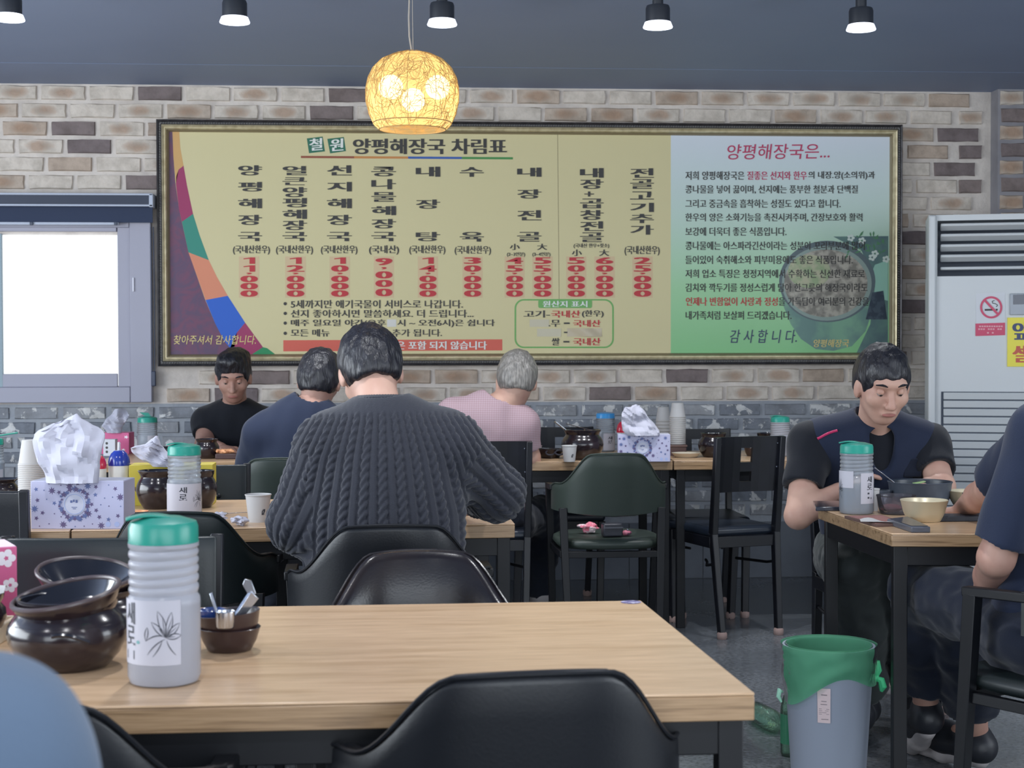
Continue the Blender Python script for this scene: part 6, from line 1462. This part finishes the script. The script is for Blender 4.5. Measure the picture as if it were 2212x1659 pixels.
def add_hand(b, wr, d, nml, side, curl=.5, s=1.0):
    """palm and five fingers leaving the wrist in direction d; nml = back of the hand; side = +1 / -1 for the thumb's side"""
    d = nrm(d); nml = nrm(V(nml) - d * (V(nml) @ d)); t = np.cross(d, nml) * side; wr = V(wr); k = .004
    pc_ = wr + d * .048 * s
    b.ell(pc_, (.038 * s, .048 * s, .015 * s), rotm(t, d, np.cross(t, d)), .012)
    for i, (o_, L_) in enumerate(((.029, .074), (.010, .082), (-.010, .076), (-.028, .060))):
        p0 = wr + d * .085 * s + t * o_ * s; a = curl * .5
        p1 = p0 + (d * math.cos(a) - nml * math.sin(a)) * L_ * .45 * s; a2 = curl * 1.3; p2 = p1 + (d * math.cos(a2) - nml * math.sin(a2)) * L_ * .32 * s; a3 = curl * 1.9; p3 = p2 + (d * math.cos(a3) - nml * math.sin(a3)) * L_ * .23 * s
        b.chain([p0, p1, p2, p3], [.0095 * s, .009 * s, .0082 * s, .007 * s], k)
    p0 = wr + d * .022 * s + t * .026 * s; p1 = p0 + (d * .6 + t * .75) * .04 * s; p2 = p1 + (d * .9 + t * .15 - nml * .3) * .034 * s
    b.chain([p0, p1, p2], [.013 * s, .0105 * s, .008 * s], .006)
def cut_cap(b, a, e, ra, rb, k=.0):
    """a sleeve or trouser leg, cut square at e"""
    a, e = V(a), V(e); d = nrm(e - a); b.cap(a, e + d * .02, ra, rb, .015); b.ell(e + d * 1.0, 1.0, None, 0, 's') if False else None
def person(label, hc, face, up, neck, shL, shR, elL, elR, wrL, wrR, chest, pelvis, kneeL, kneeR, ankL, ankR, toeL, toeR, skin=SKIN, hair=HAIR, shirt=None, trousers=None, shoes=None, shn='t_shirt', sleeve=.62, sl_r=(.066, .062), hand_up=(0, 0, 1), vox=.0065, hem=1.0, tr_r=(.088, .078, .066), chest_r=(.175, .115, .2), long_sleeve=False, head_s=1.0, torso_fwd=None, hairstyle='short', shirt_extra=None, skirt_hem=None, baseZ=0.0):
    base = (pelvis[0], pelvis[1], 0.0)
    hc, neck, shL, shR, elL, elR, wrL, wrR, chest, pelvis, kneeL, kneeR, ankL, ankR, toeL, toeR = map(V, (hc, neck, shL, shR, elL, elR, wrL, wrR, chest, pelvis, kneeL, kneeR, ankL, ankR, toeL, toeR))
    b = SDF(); r, f, u, m, q = add_head(b, hc, face, up, neck, head_s)
    lat = nrm(shR - shL); spine = nrm(neck - pelvis); fw = nrm(np.cross(spine, lat)) * 1.0
    if torso_fwd is not None: fw = nrm(torso_fwd)
    mt = rotm(*frame_of(fw, spine))
    b.ell(chest, tuple(v * .86 for v in chest_r), mt, .03); b.ell((chest + pelvis) / 2, (.13, .10, .2), mt, .04); b.ell(pelvis, (.16, .12, .11), mt, .04)
    b.cap(shL, shR, .055, None, .04); b.cap(neck, chest + (neck - chest) * .3, .055, .08, .03)
    hipL, hipR = pelvis - lat * .085, pelvis + lat * .085
    for sh, el, wr, sd in ((shL, elL, wrL, -1), (shR, elR, wrR, 1)):
        b.chain([sh, el], [.052, .042], .02); b.chain([el, el + (wr - el) * .4, wr], [.042, .040, .027], .015)
        hu = V(hand_up); d = nrm(wr - el); t_ = np.cross(d, hu); add_hand(b, wr, d, hu, -sd if True else sd, .55)
    for hp, kn, an, to in ((hipL, kneeL, ankL, toeL), (hipR, kneeR, ankR, toeR)):
        b.chain([hp, kn], [.072, .052], .03); b.chain([kn, kn + (an - kn) * .3, an], [.052, .052, .034], .02); b.cap(an, to, .034, .024, .015)
    body = body_obj('person', b, vox, skin, None, base); body.location = base; tag(body, label, 'person')
    # eyes and lips
    for sx in (-1, 1):
        c = q(sx * .031, .0775, .010) - V(base); o = obj('eye', MB().ball(c, .0118 * head_s, 14), EYEW, body)
        obj('eyelid', MB().ball(q(sx * .031, .0782, .0132) - V(base), .0124 * head_s, 14), skin, body)
        c2 = q(sx * .031, .0850, .0055) - V(base); obj('iris', MB().ball(c2, .0056 * head_s, 10), EYEB, o)
    obj('lips', MB().tube([q(-.02, .092, -.060) - V(base), q(-.008, .0975, -.0585) - V(base), q(.008, .0975, -.0585) - V(base), q(.02, .092, -.060) - V(base)], [.003, .0055, .0055, .003], 8), LIPS, body)
    for sx in (-1, 1): obj('eyebrow', MB().tube([q(sx * .016, .094, .036) - V(base), q(sx * .033, .095, .042) - V(base), q(sx * .050, .084, .038) - V(base)], [.003, .0042, .002], 6), hair, body)
    # hair
    hb = SDF(); e = lambda c, R_, k=.015, op='u': hb.ell(q(*c), tuple(v * head_s for v in R_), m, k, op)
    e((0, -.012, .034), (.084, .102, .098)); e((0, -.045, -.005), (.078, .068, .09), .03)
    e((0, .095, -.040), (.080, .075, .092), .012, 's'); e((0, .02, -.135), (.15, .17, .085), .012, 's')
    for sx in (-1, 1): e((sx * .088, .012, -.02), (.02, .026, .04), .006, 's')
    if hairstyle == 'tuft':
        e((.012, .03, .098), (.062, .056, .040), .03); e((-.02, -.03, .088), (.06, .06, .045), .03)
    rs = np.random.RandomState(4)
    def rough(vs, fs):
        n = vnormals(vs, fs); a = np.array([noise.noise(Vector((v[0] * 55, v[1] * 55, v[2] * 26))) for v in vs]); return vs + n * (a * .005)[:, None]
    body_obj('hair', hb, .005, hair, body, base, 1, rough)
    # shirt: sleeves first, cut square, then the trunk
    s_ = SDF()
    for sh, el, wr in ((shL, elL, wrL), (shR, elR, wrR)):
        d = nrm(el - sh); L_ = np.linalg.norm(el - sh) * sleeve; end = sh + d * L_
        s_.cap(sh, end + d * .03, sl_r[0], sl_r[1], .01); s_.ell(end + d * .16, (.16, .16, .16), None, 0, 's')
    s_.ell(chest, chest_r, mt, .045); s_.ell((chest + pelvis) / 2, (chest_r[0] * .9, chest_r[1] * 1.0, .2), mt, .05); s_.ell(pelvis + spine * .03, (chest_r[0] * .98, .135, .12), mt, .05)
    s_.cap(shL, shR, .066, None, .05); s_.cap(neck, chest + (neck - chest) * .35, .058, .09, .04)
    s_.cap(neck + spine * .01, neck + spine * .12, .058, .064, .006, 's')
    def wr_(vs, fs):
        n = vnormals(vs, fs); a = np.array([noise.noise(Vector((v[0] * 9, v[1] * 9, v[2] * 5))) + .5 * noise.noise(Vector((v[0] * 20, v[1] * 20, v[2] * 9))) for v in vs]); return vs + n * (a * .009)[:, None]
    so_ = body_obj(shn, s_, vox, shirt, body, base, 3, wr_)
    t_ = SDF()
    for hp, kn, an in ((hipL, kneeL, ankL), (hipR, kneeR, ankR)):
        end = kn + (an - kn) * hem; d = nrm(an - kn); t_.chain([kn, end + d * .03], [tr_r[1], tr_r[2]], .02); t_.ell(end + d * .17, .17, None, 0, 's')
    for hp, kn in ((hipL, kneeL), (hipR, kneeR)): t_.chain([hp, kn], [tr_r[0] + .008, tr_r[1]], .03)
    t_.ell(pelvis, (.178, .14, .125), mt, .04)
    def wr2(vs, fs):
        n = vnormals(vs, fs); a = np.array([noise.noise(Vector((v[0] * 10, v[1] * 10, v[2] * 16))) + .6 * noise.noise(Vector((v[0] * 22, v[1] * 22, v[2] * 30))) for v in vs]); return vs + n * (a * .011)[:, None]
    body_obj('trousers', t_, vox, trousers, body, base, 3, wr2)
    for an, to in ((ankL, toeL), (ankR, toeR)):
        z = SDF(); d = nrm((to - an) * V((1, 1, 0.35))); heel = an - d * .02 + V((0, 0, -.03)); z.cap(heel, an + (to - an) * .45 + V((0, 0, -.01)), .044, .044, .02); z.cap(an + (to - an) * .45, to, .043, .036, .03); z.cap(an + V((0, 0, .0)), heel, .042, None, .02)
        so2 = body_obj('shoe', z, .006, shoes[0], body, base, 2)
        if shoes[1]:
            z = SDF(); z.cap(heel + V((0, 0, -.034)), an + (to - an) * .5 + V((0, 0, -.045)), .026, .030, .02); z.cap(an + (to - an) * .5 + V((0, 0, -.045)), to + d * .006 + V((0, 0, -.016)), .030, .030, .02)
            body_obj('sole', z, .006, shoes[1], so2, base, 2)
    return body, dict(q=q, mt=mt, lat=lat, fw=fw, spine=spine, base=V(base), shL=shL, shR=shR, neck=neck, chest=chest, pelvis=pelvis)
def fab(n, c, rough=.85, var=None, bump=(300, .25, .002)): return M('fabric_' + n, c, rough, spec=.2, sheen=.15, var=var, bump=bump)
BLKT = fab('black', (26, 29, 36)); NVYT = fab('navy', (34, 42, 62)); NVYD = fab('navy_dark', (24, 30, 44)); OLIVE = fab('olive', (48, 53, 53)); DARKP = fab('dark_trousers', (26, 30, 40)); GREYB = fab('blue_grey', (80, 96, 116)); CHAR = fab('charcoal', (62, 64, 74))
SHOE_B = M('shoe_black', (36, 38, 44), .45); SHOE_W = M('shoe_white', (170, 164, 164), .6)
m, nt, b, N, L = nodes_of('fabric_pink_check')
tc = N('ShaderNodeTexCoord'); ck = N('ShaderNodeTexWave'); ck.inputs['Scale'].default_value = 42; ck2 = N('ShaderNodeTexWave'); ck2.inputs['Scale'].default_value = 42; ck2.bands_direction = 'Z'
L(tc.outputs['Object'], ck.inputs['Vector']); L(tc.outputs['Object'], ck2.inputs['Vector']); ad = N('ShaderNodeMath'); ad.operation = 'ADD'; L(ck.outputs['Fac'], ad.inputs[0]); L(ck2.outputs['Fac'], ad.inputs[1])
r_ = ramp(N, [(.3, (150, 122, 129)), (.75, (178, 157, 164))]); mm_ = N('ShaderNodeMath'); mm_.operation = 'MULTIPLY'; mm_.inputs[1].default_value = .5; L(ad.outputs[0], mm_.inputs[0]); L(mm_.outputs[0], r_.inputs[0]); L(r_.outputs[0], b.inputs['Base Color']); b.inputs['Roughness'].default_value = .85; PINKC = m
def legs(pelvis, fwd, spread=.13, knee_f=.43, knee_z=.50, foot_f=.0):
    """seated legs: knees ahead of the hips, feet under the knees"""
    f = nrm(fwd); r = nrm(np.cross(f, (0, 0, 1))); out = []
    p = V(pelvis)
    kL, kR = p + f * knee_f - r * spread, p + f * knee_f + r * spread
    kL[2] = kR[2] = knee_z
    aL, aR = kL + f * foot_f, kR + f * foot_f; aL[2] = aR[2] = .085
    tL, tR = aL + f * .15, aR + f * .15; tL[2] = tR[2] = .045
    return kL, kR, aL, aR, tL, tR
FW = (0, 1, 0)
# ---- person in the cable-knit sweater, seen from behind
pel = P(832, 1330, 3.97); kL, kR, aL, aR, tL, tR = legs(pel, FW, .14, .42, .5)
hc = P(800, 803, 4.07); nk = P(826, 903, 3.99)
shL, shR = P(712, 968, 3.98), P(965, 962, 4.0); elL, elR = P(642, 1128, 3.97), P(1072, 1064, 4.12); wrL, wrR = P(730, 1110, 4.42), P(985, 1098, 4.46); chs = P(835, 1030, 3.98)
p1, g1 = person('person in a charcoal cable-knit sweater seen from behind, eating at the middle table', hc, (-.12, 1, -.75), (-.16, .6, 1), nk, shL, shR, elL, elR, wrL, wrR, chs, pel, kL, kR, aL, aR, tL, tR, shirt=CHAR, trousers=DARKP, shoes=(SHOE_B, None), shn='undershirt', hairstyle='short', head_s=.96, sleeve=.4, sl_r=(.05, .045), chest_r=(.165, .10, .19), vox=.006)
sw = SDF(); A = V
for sh, el, wr in ((shL, elL, wrL), (shR, elR, wrR)):
    sw.chain([sh, V(sh) + (V(el) - V(sh)) * .5, el], [.078, .074, .072], .03); sw.chain([el, V(el) + (V(wr) - V(el)) * .35], [.070, .052], .03)
mt = g1['mt']; ch_, pe_ = V(chs), V(pel)
sw.ell(ch_, (.198, .135, .22), mt, .05); sw.ell((ch_ + pe_) / 2 + V((0, -.01, 0)), (.198, .135, .25), mt, .06); sw.ell(pe_ + V((0, -.01, .04)), (.200, .15, .14), mt, .06)
sw.cap(shL, shR, .075, None, .06); sw.cap(V(nk) - g1['spine'] * .02, ch_ + (V(nk) - ch_) * .3, .072, .1, .05); sw.cap(V(nk) + g1['spine'] * .012, V(nk) + g1['spine'] * .14, .062, .07, .004, 's')
def cables(vs, fs):
    n = vnormals(vs, fs); best = np.full(len(vs), 1e9); u = np.zeros(len(vs)); v = np.zeros(len(vs))
    pe, nk_ = pe_, V(nk); ax = nk_ - pe; La = np.linalg.norm(ax); ax = ax / La; lat = g1['lat'] - ax * (g1['lat'] @ ax); lat /= np.linalg.norm(lat)
    d = vs - pe; t = d @ ax; x = d @ lat; fan = np.interp(t / La, [0, .5, .8, 1.0], [1.05, 1.0, .82, .62]); u = x / fan; v = t.copy()
    torso_half = np.interp(t / La, [0, .7, .88, 1.0], [.21, .205, .17, .08])
    for sh, el, sd in ((shL, elL, -1), (shR, elR, 1)):
        a, e = V(sh), V(el); ad_ = e - a; l_ = np.linalg.norm(ad_); ad_ = ad_ / l_; q_ = vs - a; tt = q_ @ ad_; rad_ = q_ - tt[:, None] * ad_; ref = V(FWD) - ad_ * (V(FWD) @ ad_); ref /= np.linalg.norm(ref); r2 = np.cross(ad_, ref)
        ang = np.arctan2(rad_ @ r2, -(rad_ @ ref)); dist = np.linalg.norm(rad_, axis=1)
        m_ = (tt > .035) & (dist < .105) & ((x * sd) > torso_half * .93 - .02 * (tt > .12))
        u = np.where(m_, ang * .068 + .013, u); v = np.where(m_, tt, v)
    per = .051; du = (u / per - np.round(u / per)) * per; ph = v * 2 * PI / .046; c = .0052 * np.sin(ph)
    sA = np.sqrt(np.clip(1 - ((du - c) / .0072) ** 2, 0, 1)) * (.75 + .25 * np.cos(ph)); sB = np.sqrt(np.clip(1 - ((du + c) / .0072) ** 2, 0, 1)) * (.75 - .25 * np.cos(ph)); cab = np.maximum(sA, sB)
    flat = np.clip((np.abs(du) - .0155) / .003, 0, 1) * .55
    return vs + n * ((np.maximum(cab, flat) - .45) * .0088 * np.interp(t / La, [0, 1.0, 1.03, 1.2], [1, 1, .1, 0]))[:, None]
WOOL = M('sweater_wool', (48, 50, 58), .9, spec=.15, sheen=.25, bump=(420, .5, .002))
body_obj('sweater', sw, .0037, WOOL, p1, g1['base'], 2, cables)
def rib_ring(name, c, axis, r0, rt, n=70, ell=(1, 1)):
    r, f, u = frame_of(np.cross(axis, (1, 0.01, 0)), axis); mb = MB(); rows = []
    return obj(name, mb.grid(lambda i, j: V(c) - g1['base'] + (r * math.cos(2 * PI * i / (n * 2)) * ell[0] + f * math.sin(2 * PI * i / (n * 2)) * ell[1]) * (r0 + (rt + .0016 * (i % 2)) * math.cos(2 * PI * j / 8)) + u * (rt * 1.5 + .001 * (i % 2)) * math.sin(2 * PI * j / 8), n * 2, 9, True), WOOL, p1)
rib_ring('collar', V(nk) + g1['spine'] * .038 + g1['fw'] * .004, g1['spine'], .062, .013, 55)
for el, wr in ((elL, wrL), (elR, wrR)): d = nrm(V(wr) - V(el)); rib_ring('cuff', V(el) + (V(wr) - V(el)) * .42, d, .042, .010, 36)

# ---- two people at the window table
pel = P(640, 1135, 6.2); L6 = legs(pel, FW, .12, .42, .5)
p2, g2 = person('person in a navy long-sleeved top seen from behind at the window table', P(690, 822, 6.25), (.1, 1, -.35), (.12, .3, 1), P(668, 902, 6.2), P(566, 940, 6.18), P(748, 938, 6.2), P(540, 1010, 6.3), P(775, 1010, 6.32), P(575, 985, 6.62), P(735, 985, 6.62), P(655, 960, 6.2), pel, *L6, shirt=NVYT, trousers=DARKP, shoes=(SHOE_B, None), shn='long_sleeved_top', sleeve=1.0, sl_r=(.072, .066), chest_r=(.19, .125, .21), vox=.008, skin=SKIN2)
BK = (0, -1, 0)
pel = P(512, 1062, 7.66); L6 = legs(pel, BK, .12, .40, .5)
p3, g3 = person('person in a black t-shirt facing us across the window table', P(504, 815, 7.44), (.05, -1, -.4), (0, -.3, 1), P(508, 885, 7.56), P(578, 915, 7.56), P(448, 912, 7.56), P(590, 968, 7.49), P(440, 962, 7.44), P(548, 974, 7.19), P(478, 968, 7.19), P(512, 940, 7.58), pel, *L6, shirt=BLKT, trousers=DARKP, shoes=(SHOE_B, None), sleeve=.5, vox=.008, skin=SKIN2, hairstyle='tuft')
# ---- person in the pink checked shirt
pel = P(1062, 1116, 6.68); L6 = legs(pel, FW, .12, .38, .5)
kR, aR, tR = V(P(1172, 1112, 6.92)), V(P(1166, 1272, 7.04)), V(P(1158, 1290, 7.12)); tR[2] = .045
p4, g4 = person('person in a pink checked shirt seen from behind at the wall table', P(1116, 822, 6.66), (.05, 1, -.4), (.10, .3, 1), P(1078, 884, 6.64), P(978, 898, 6.62), P(1128, 915, 6.64), P(950, 985, 6.66), P(1146, 990, 6.68), P(990, 985, 6.94), P(1130, 985, 6.96), P(1052, 942, 6.64), pel, L6[0], kR, L6[2], aR, L6[4], tR, hair=HAIR_G, shirt=PINKC, trousers=fab('dark_blue', (24, 29, 40)), shoes=(SHOE_W, None), shn='checked_shirt', sleeve=.7, vox=.008, chest_r=(.17, .10, .2))

# ---- person in the navy vest at the right-hand table
pel = P(1878, 1195, 5.3)
kA, aA, tA = V(P(1842, 1222, 4.78)), V(P(1868, 1480, 4.92)), V(P(1840, 1530, 4.72)); kB, aB, tB = V(P(1945, 1230, 4.80)), V(P(1975, 1515, 4.98)), V(P(1985, 1555, 4.80))
aA[2] = aB[2] = .09; tA[2] = tB[2] = .045
p5, g5 = person('person in a navy vest over a black t-shirt eating at the right-hand table', P(1906, 832, 4.92), (.02, -1, -.42), (0, -.34, 1), P(1890, 925, 5.08), P(2003, 962, 5.12), P(1752, 958, 5.1), P(2034, 1052, 4.98), P(1724, 1114, 4.97), P(1968, 1072, 4.86), P(1812, 1060, 5.0), P(1880, 1020, 5.14), pel, kB, kA, aB, aA, tB, tA, shirt=BLKT, trousers=OLIVE, shoes=(SHOE_B, None), sleeve=.58, sl_r=(.068, .064), chest_r=(.17, .112, .2), tr_r=(.095, .088, .074), hem=.9, vox=.006)
vs_ = SDF(); c5, pe5, n5 = g5['chest'], g5['pelvis'], g5['neck']
vs_.ell(c5, (.178, .128, .21), g5['mt'], .05); vs_.ell((c5 + pe5) / 2, (.17, .128, .22), g5['mt'], .05); vs_.cap(g5['shL'] * .88 + g5['shR'] * .12, g5['shR'] * .88 + g5['shL'] * .12, .080, None, .05); vs_.cap(g5['shR'] * .9 + n5 * .1, n5, .070, .075, .04); vs_.cap(g5['shL'] * .9 + n5 * .1, n5, .070, .075, .04)
vs_.cap(n5 + g5['spine'] * .02, n5 + g5['spine'] * .14, .06, .07, .006, 's'); vs_.cap(n5 + g5['fw'] * .07, n5 + g5['fw'] * .16 - g5['spine'] * .1, .045, .02, .006, 's')
vest = body_obj('vest', vs_, .006, NVYT, p5, g5['base'], 3)
b5 = g5['base']; px5 = lambda x, y, d: V(P(x, y, d)) - b5
from mathutils.bvhtree import BVHTree
bv = BVHTree.FromPolygons([v.co + Vector(b5) for v in vest.data.vertices], [tuple(p.vertices) for p in vest.data.polygons])
def on_vest(x, y):
    h_ = bv.ray_cast(CAM, ray(x, y)); return (h_[0] if h_[0] else P(x, y, 5.0)) - Vector(b5)
pts = [on_vest(x, y) for x, y in ((1766, 948), (1774, 944), (1783, 939), (1792, 935), (1801, 932), (1809, 930))]
obj('pink_piping', MB().tube(pts, .0042, 8), M('piping_pink', (190, 44, 96), .6), p5)
pk = on_vest(1970, 1010)
obj('pocket', MB().prism([(-.03, 0), (.03, 0), (.03, .06), (-.03, .06)], 0, .012, Matrix.Translation(pk + Vector((0, .004, -.03))) @ Matrix.Rotation(R(90), 4, 'X')), NVYD, p5, bevel=.004)
# ---- person in the navy t-shirt at the right edge, on the green chair
pel = P(2268, 1378, 3.74)
kL6, aL6, tL6 = V(P(1992, 1268, 4.22)), V(P(2000, 1528, 4.42)), V(P(1972, 1556, 4.62)); kR6, aR6, tR6 = V(P(2075, 1292, 4.12)), V(P(2108, 1588, 4.4)), V(P(1972, 1590, 4.66))
tL6[2] = .045; tR6[2] = .045
fw6 = (-.62, .78, 0)
p6, g6 = person('person in a navy t-shirt at the right edge, mostly outside the picture', P(2345, 770, 3.9), (-.6, .8, -.35), (-.12, .15, 1), P(2300, 880, 3.84), P(2252, 935, 3.62), P(2262, 935, 4.0), P(2152, 1205, 3.66), P(2140, 1055, 4.2), P(2125, 1300, 3.96), P(2080, 1100, 4.45), P(2290, 1030, 3.82), pel, kL6, kR6, aL6, aR6, tL6, tR6, shirt=NVYT, trousers=NVYD, shoes=(SHOE_B, SHOE_W), sleeve=.86, sl_r=(.072, .066), torso_fwd=fw6, tr_r=(.092, .082, .078), hem=.74, vox=.006, skin=SKIN2)
# ---- blurred shoulder at the lower left
shr = P(-78, 1692, 1.0); pel = Vector((shr.x - .19, shr.y - .05, .5)); L6 = legs(pel, FW, .13, .42, .5)
o7 = lambda x, y, z: (shr.x + x, shr.y + y, z)
p7, g7 = person('person in a blue-grey top whose blurred shoulder fills the lower left corner', o7(-.19, .05, 1.20), (0, 1, -.1), (0, .05, 1), o7(-.19, -.01, 1.03), o7(-.38, -.01, shr.z), tuple(shr), o7(-.45, .05, .66), o7(.03, -.02, .66), o7(-.36, .3, .74), o7(-.06, .22, .70), o7(-.19, -.02, .82), pel, *L6, shirt=GREYB, trousers=DARKP, shoes=(SHOE_B, None), sleeve=1.0, sl_r=(.074, .068), vox=.008)
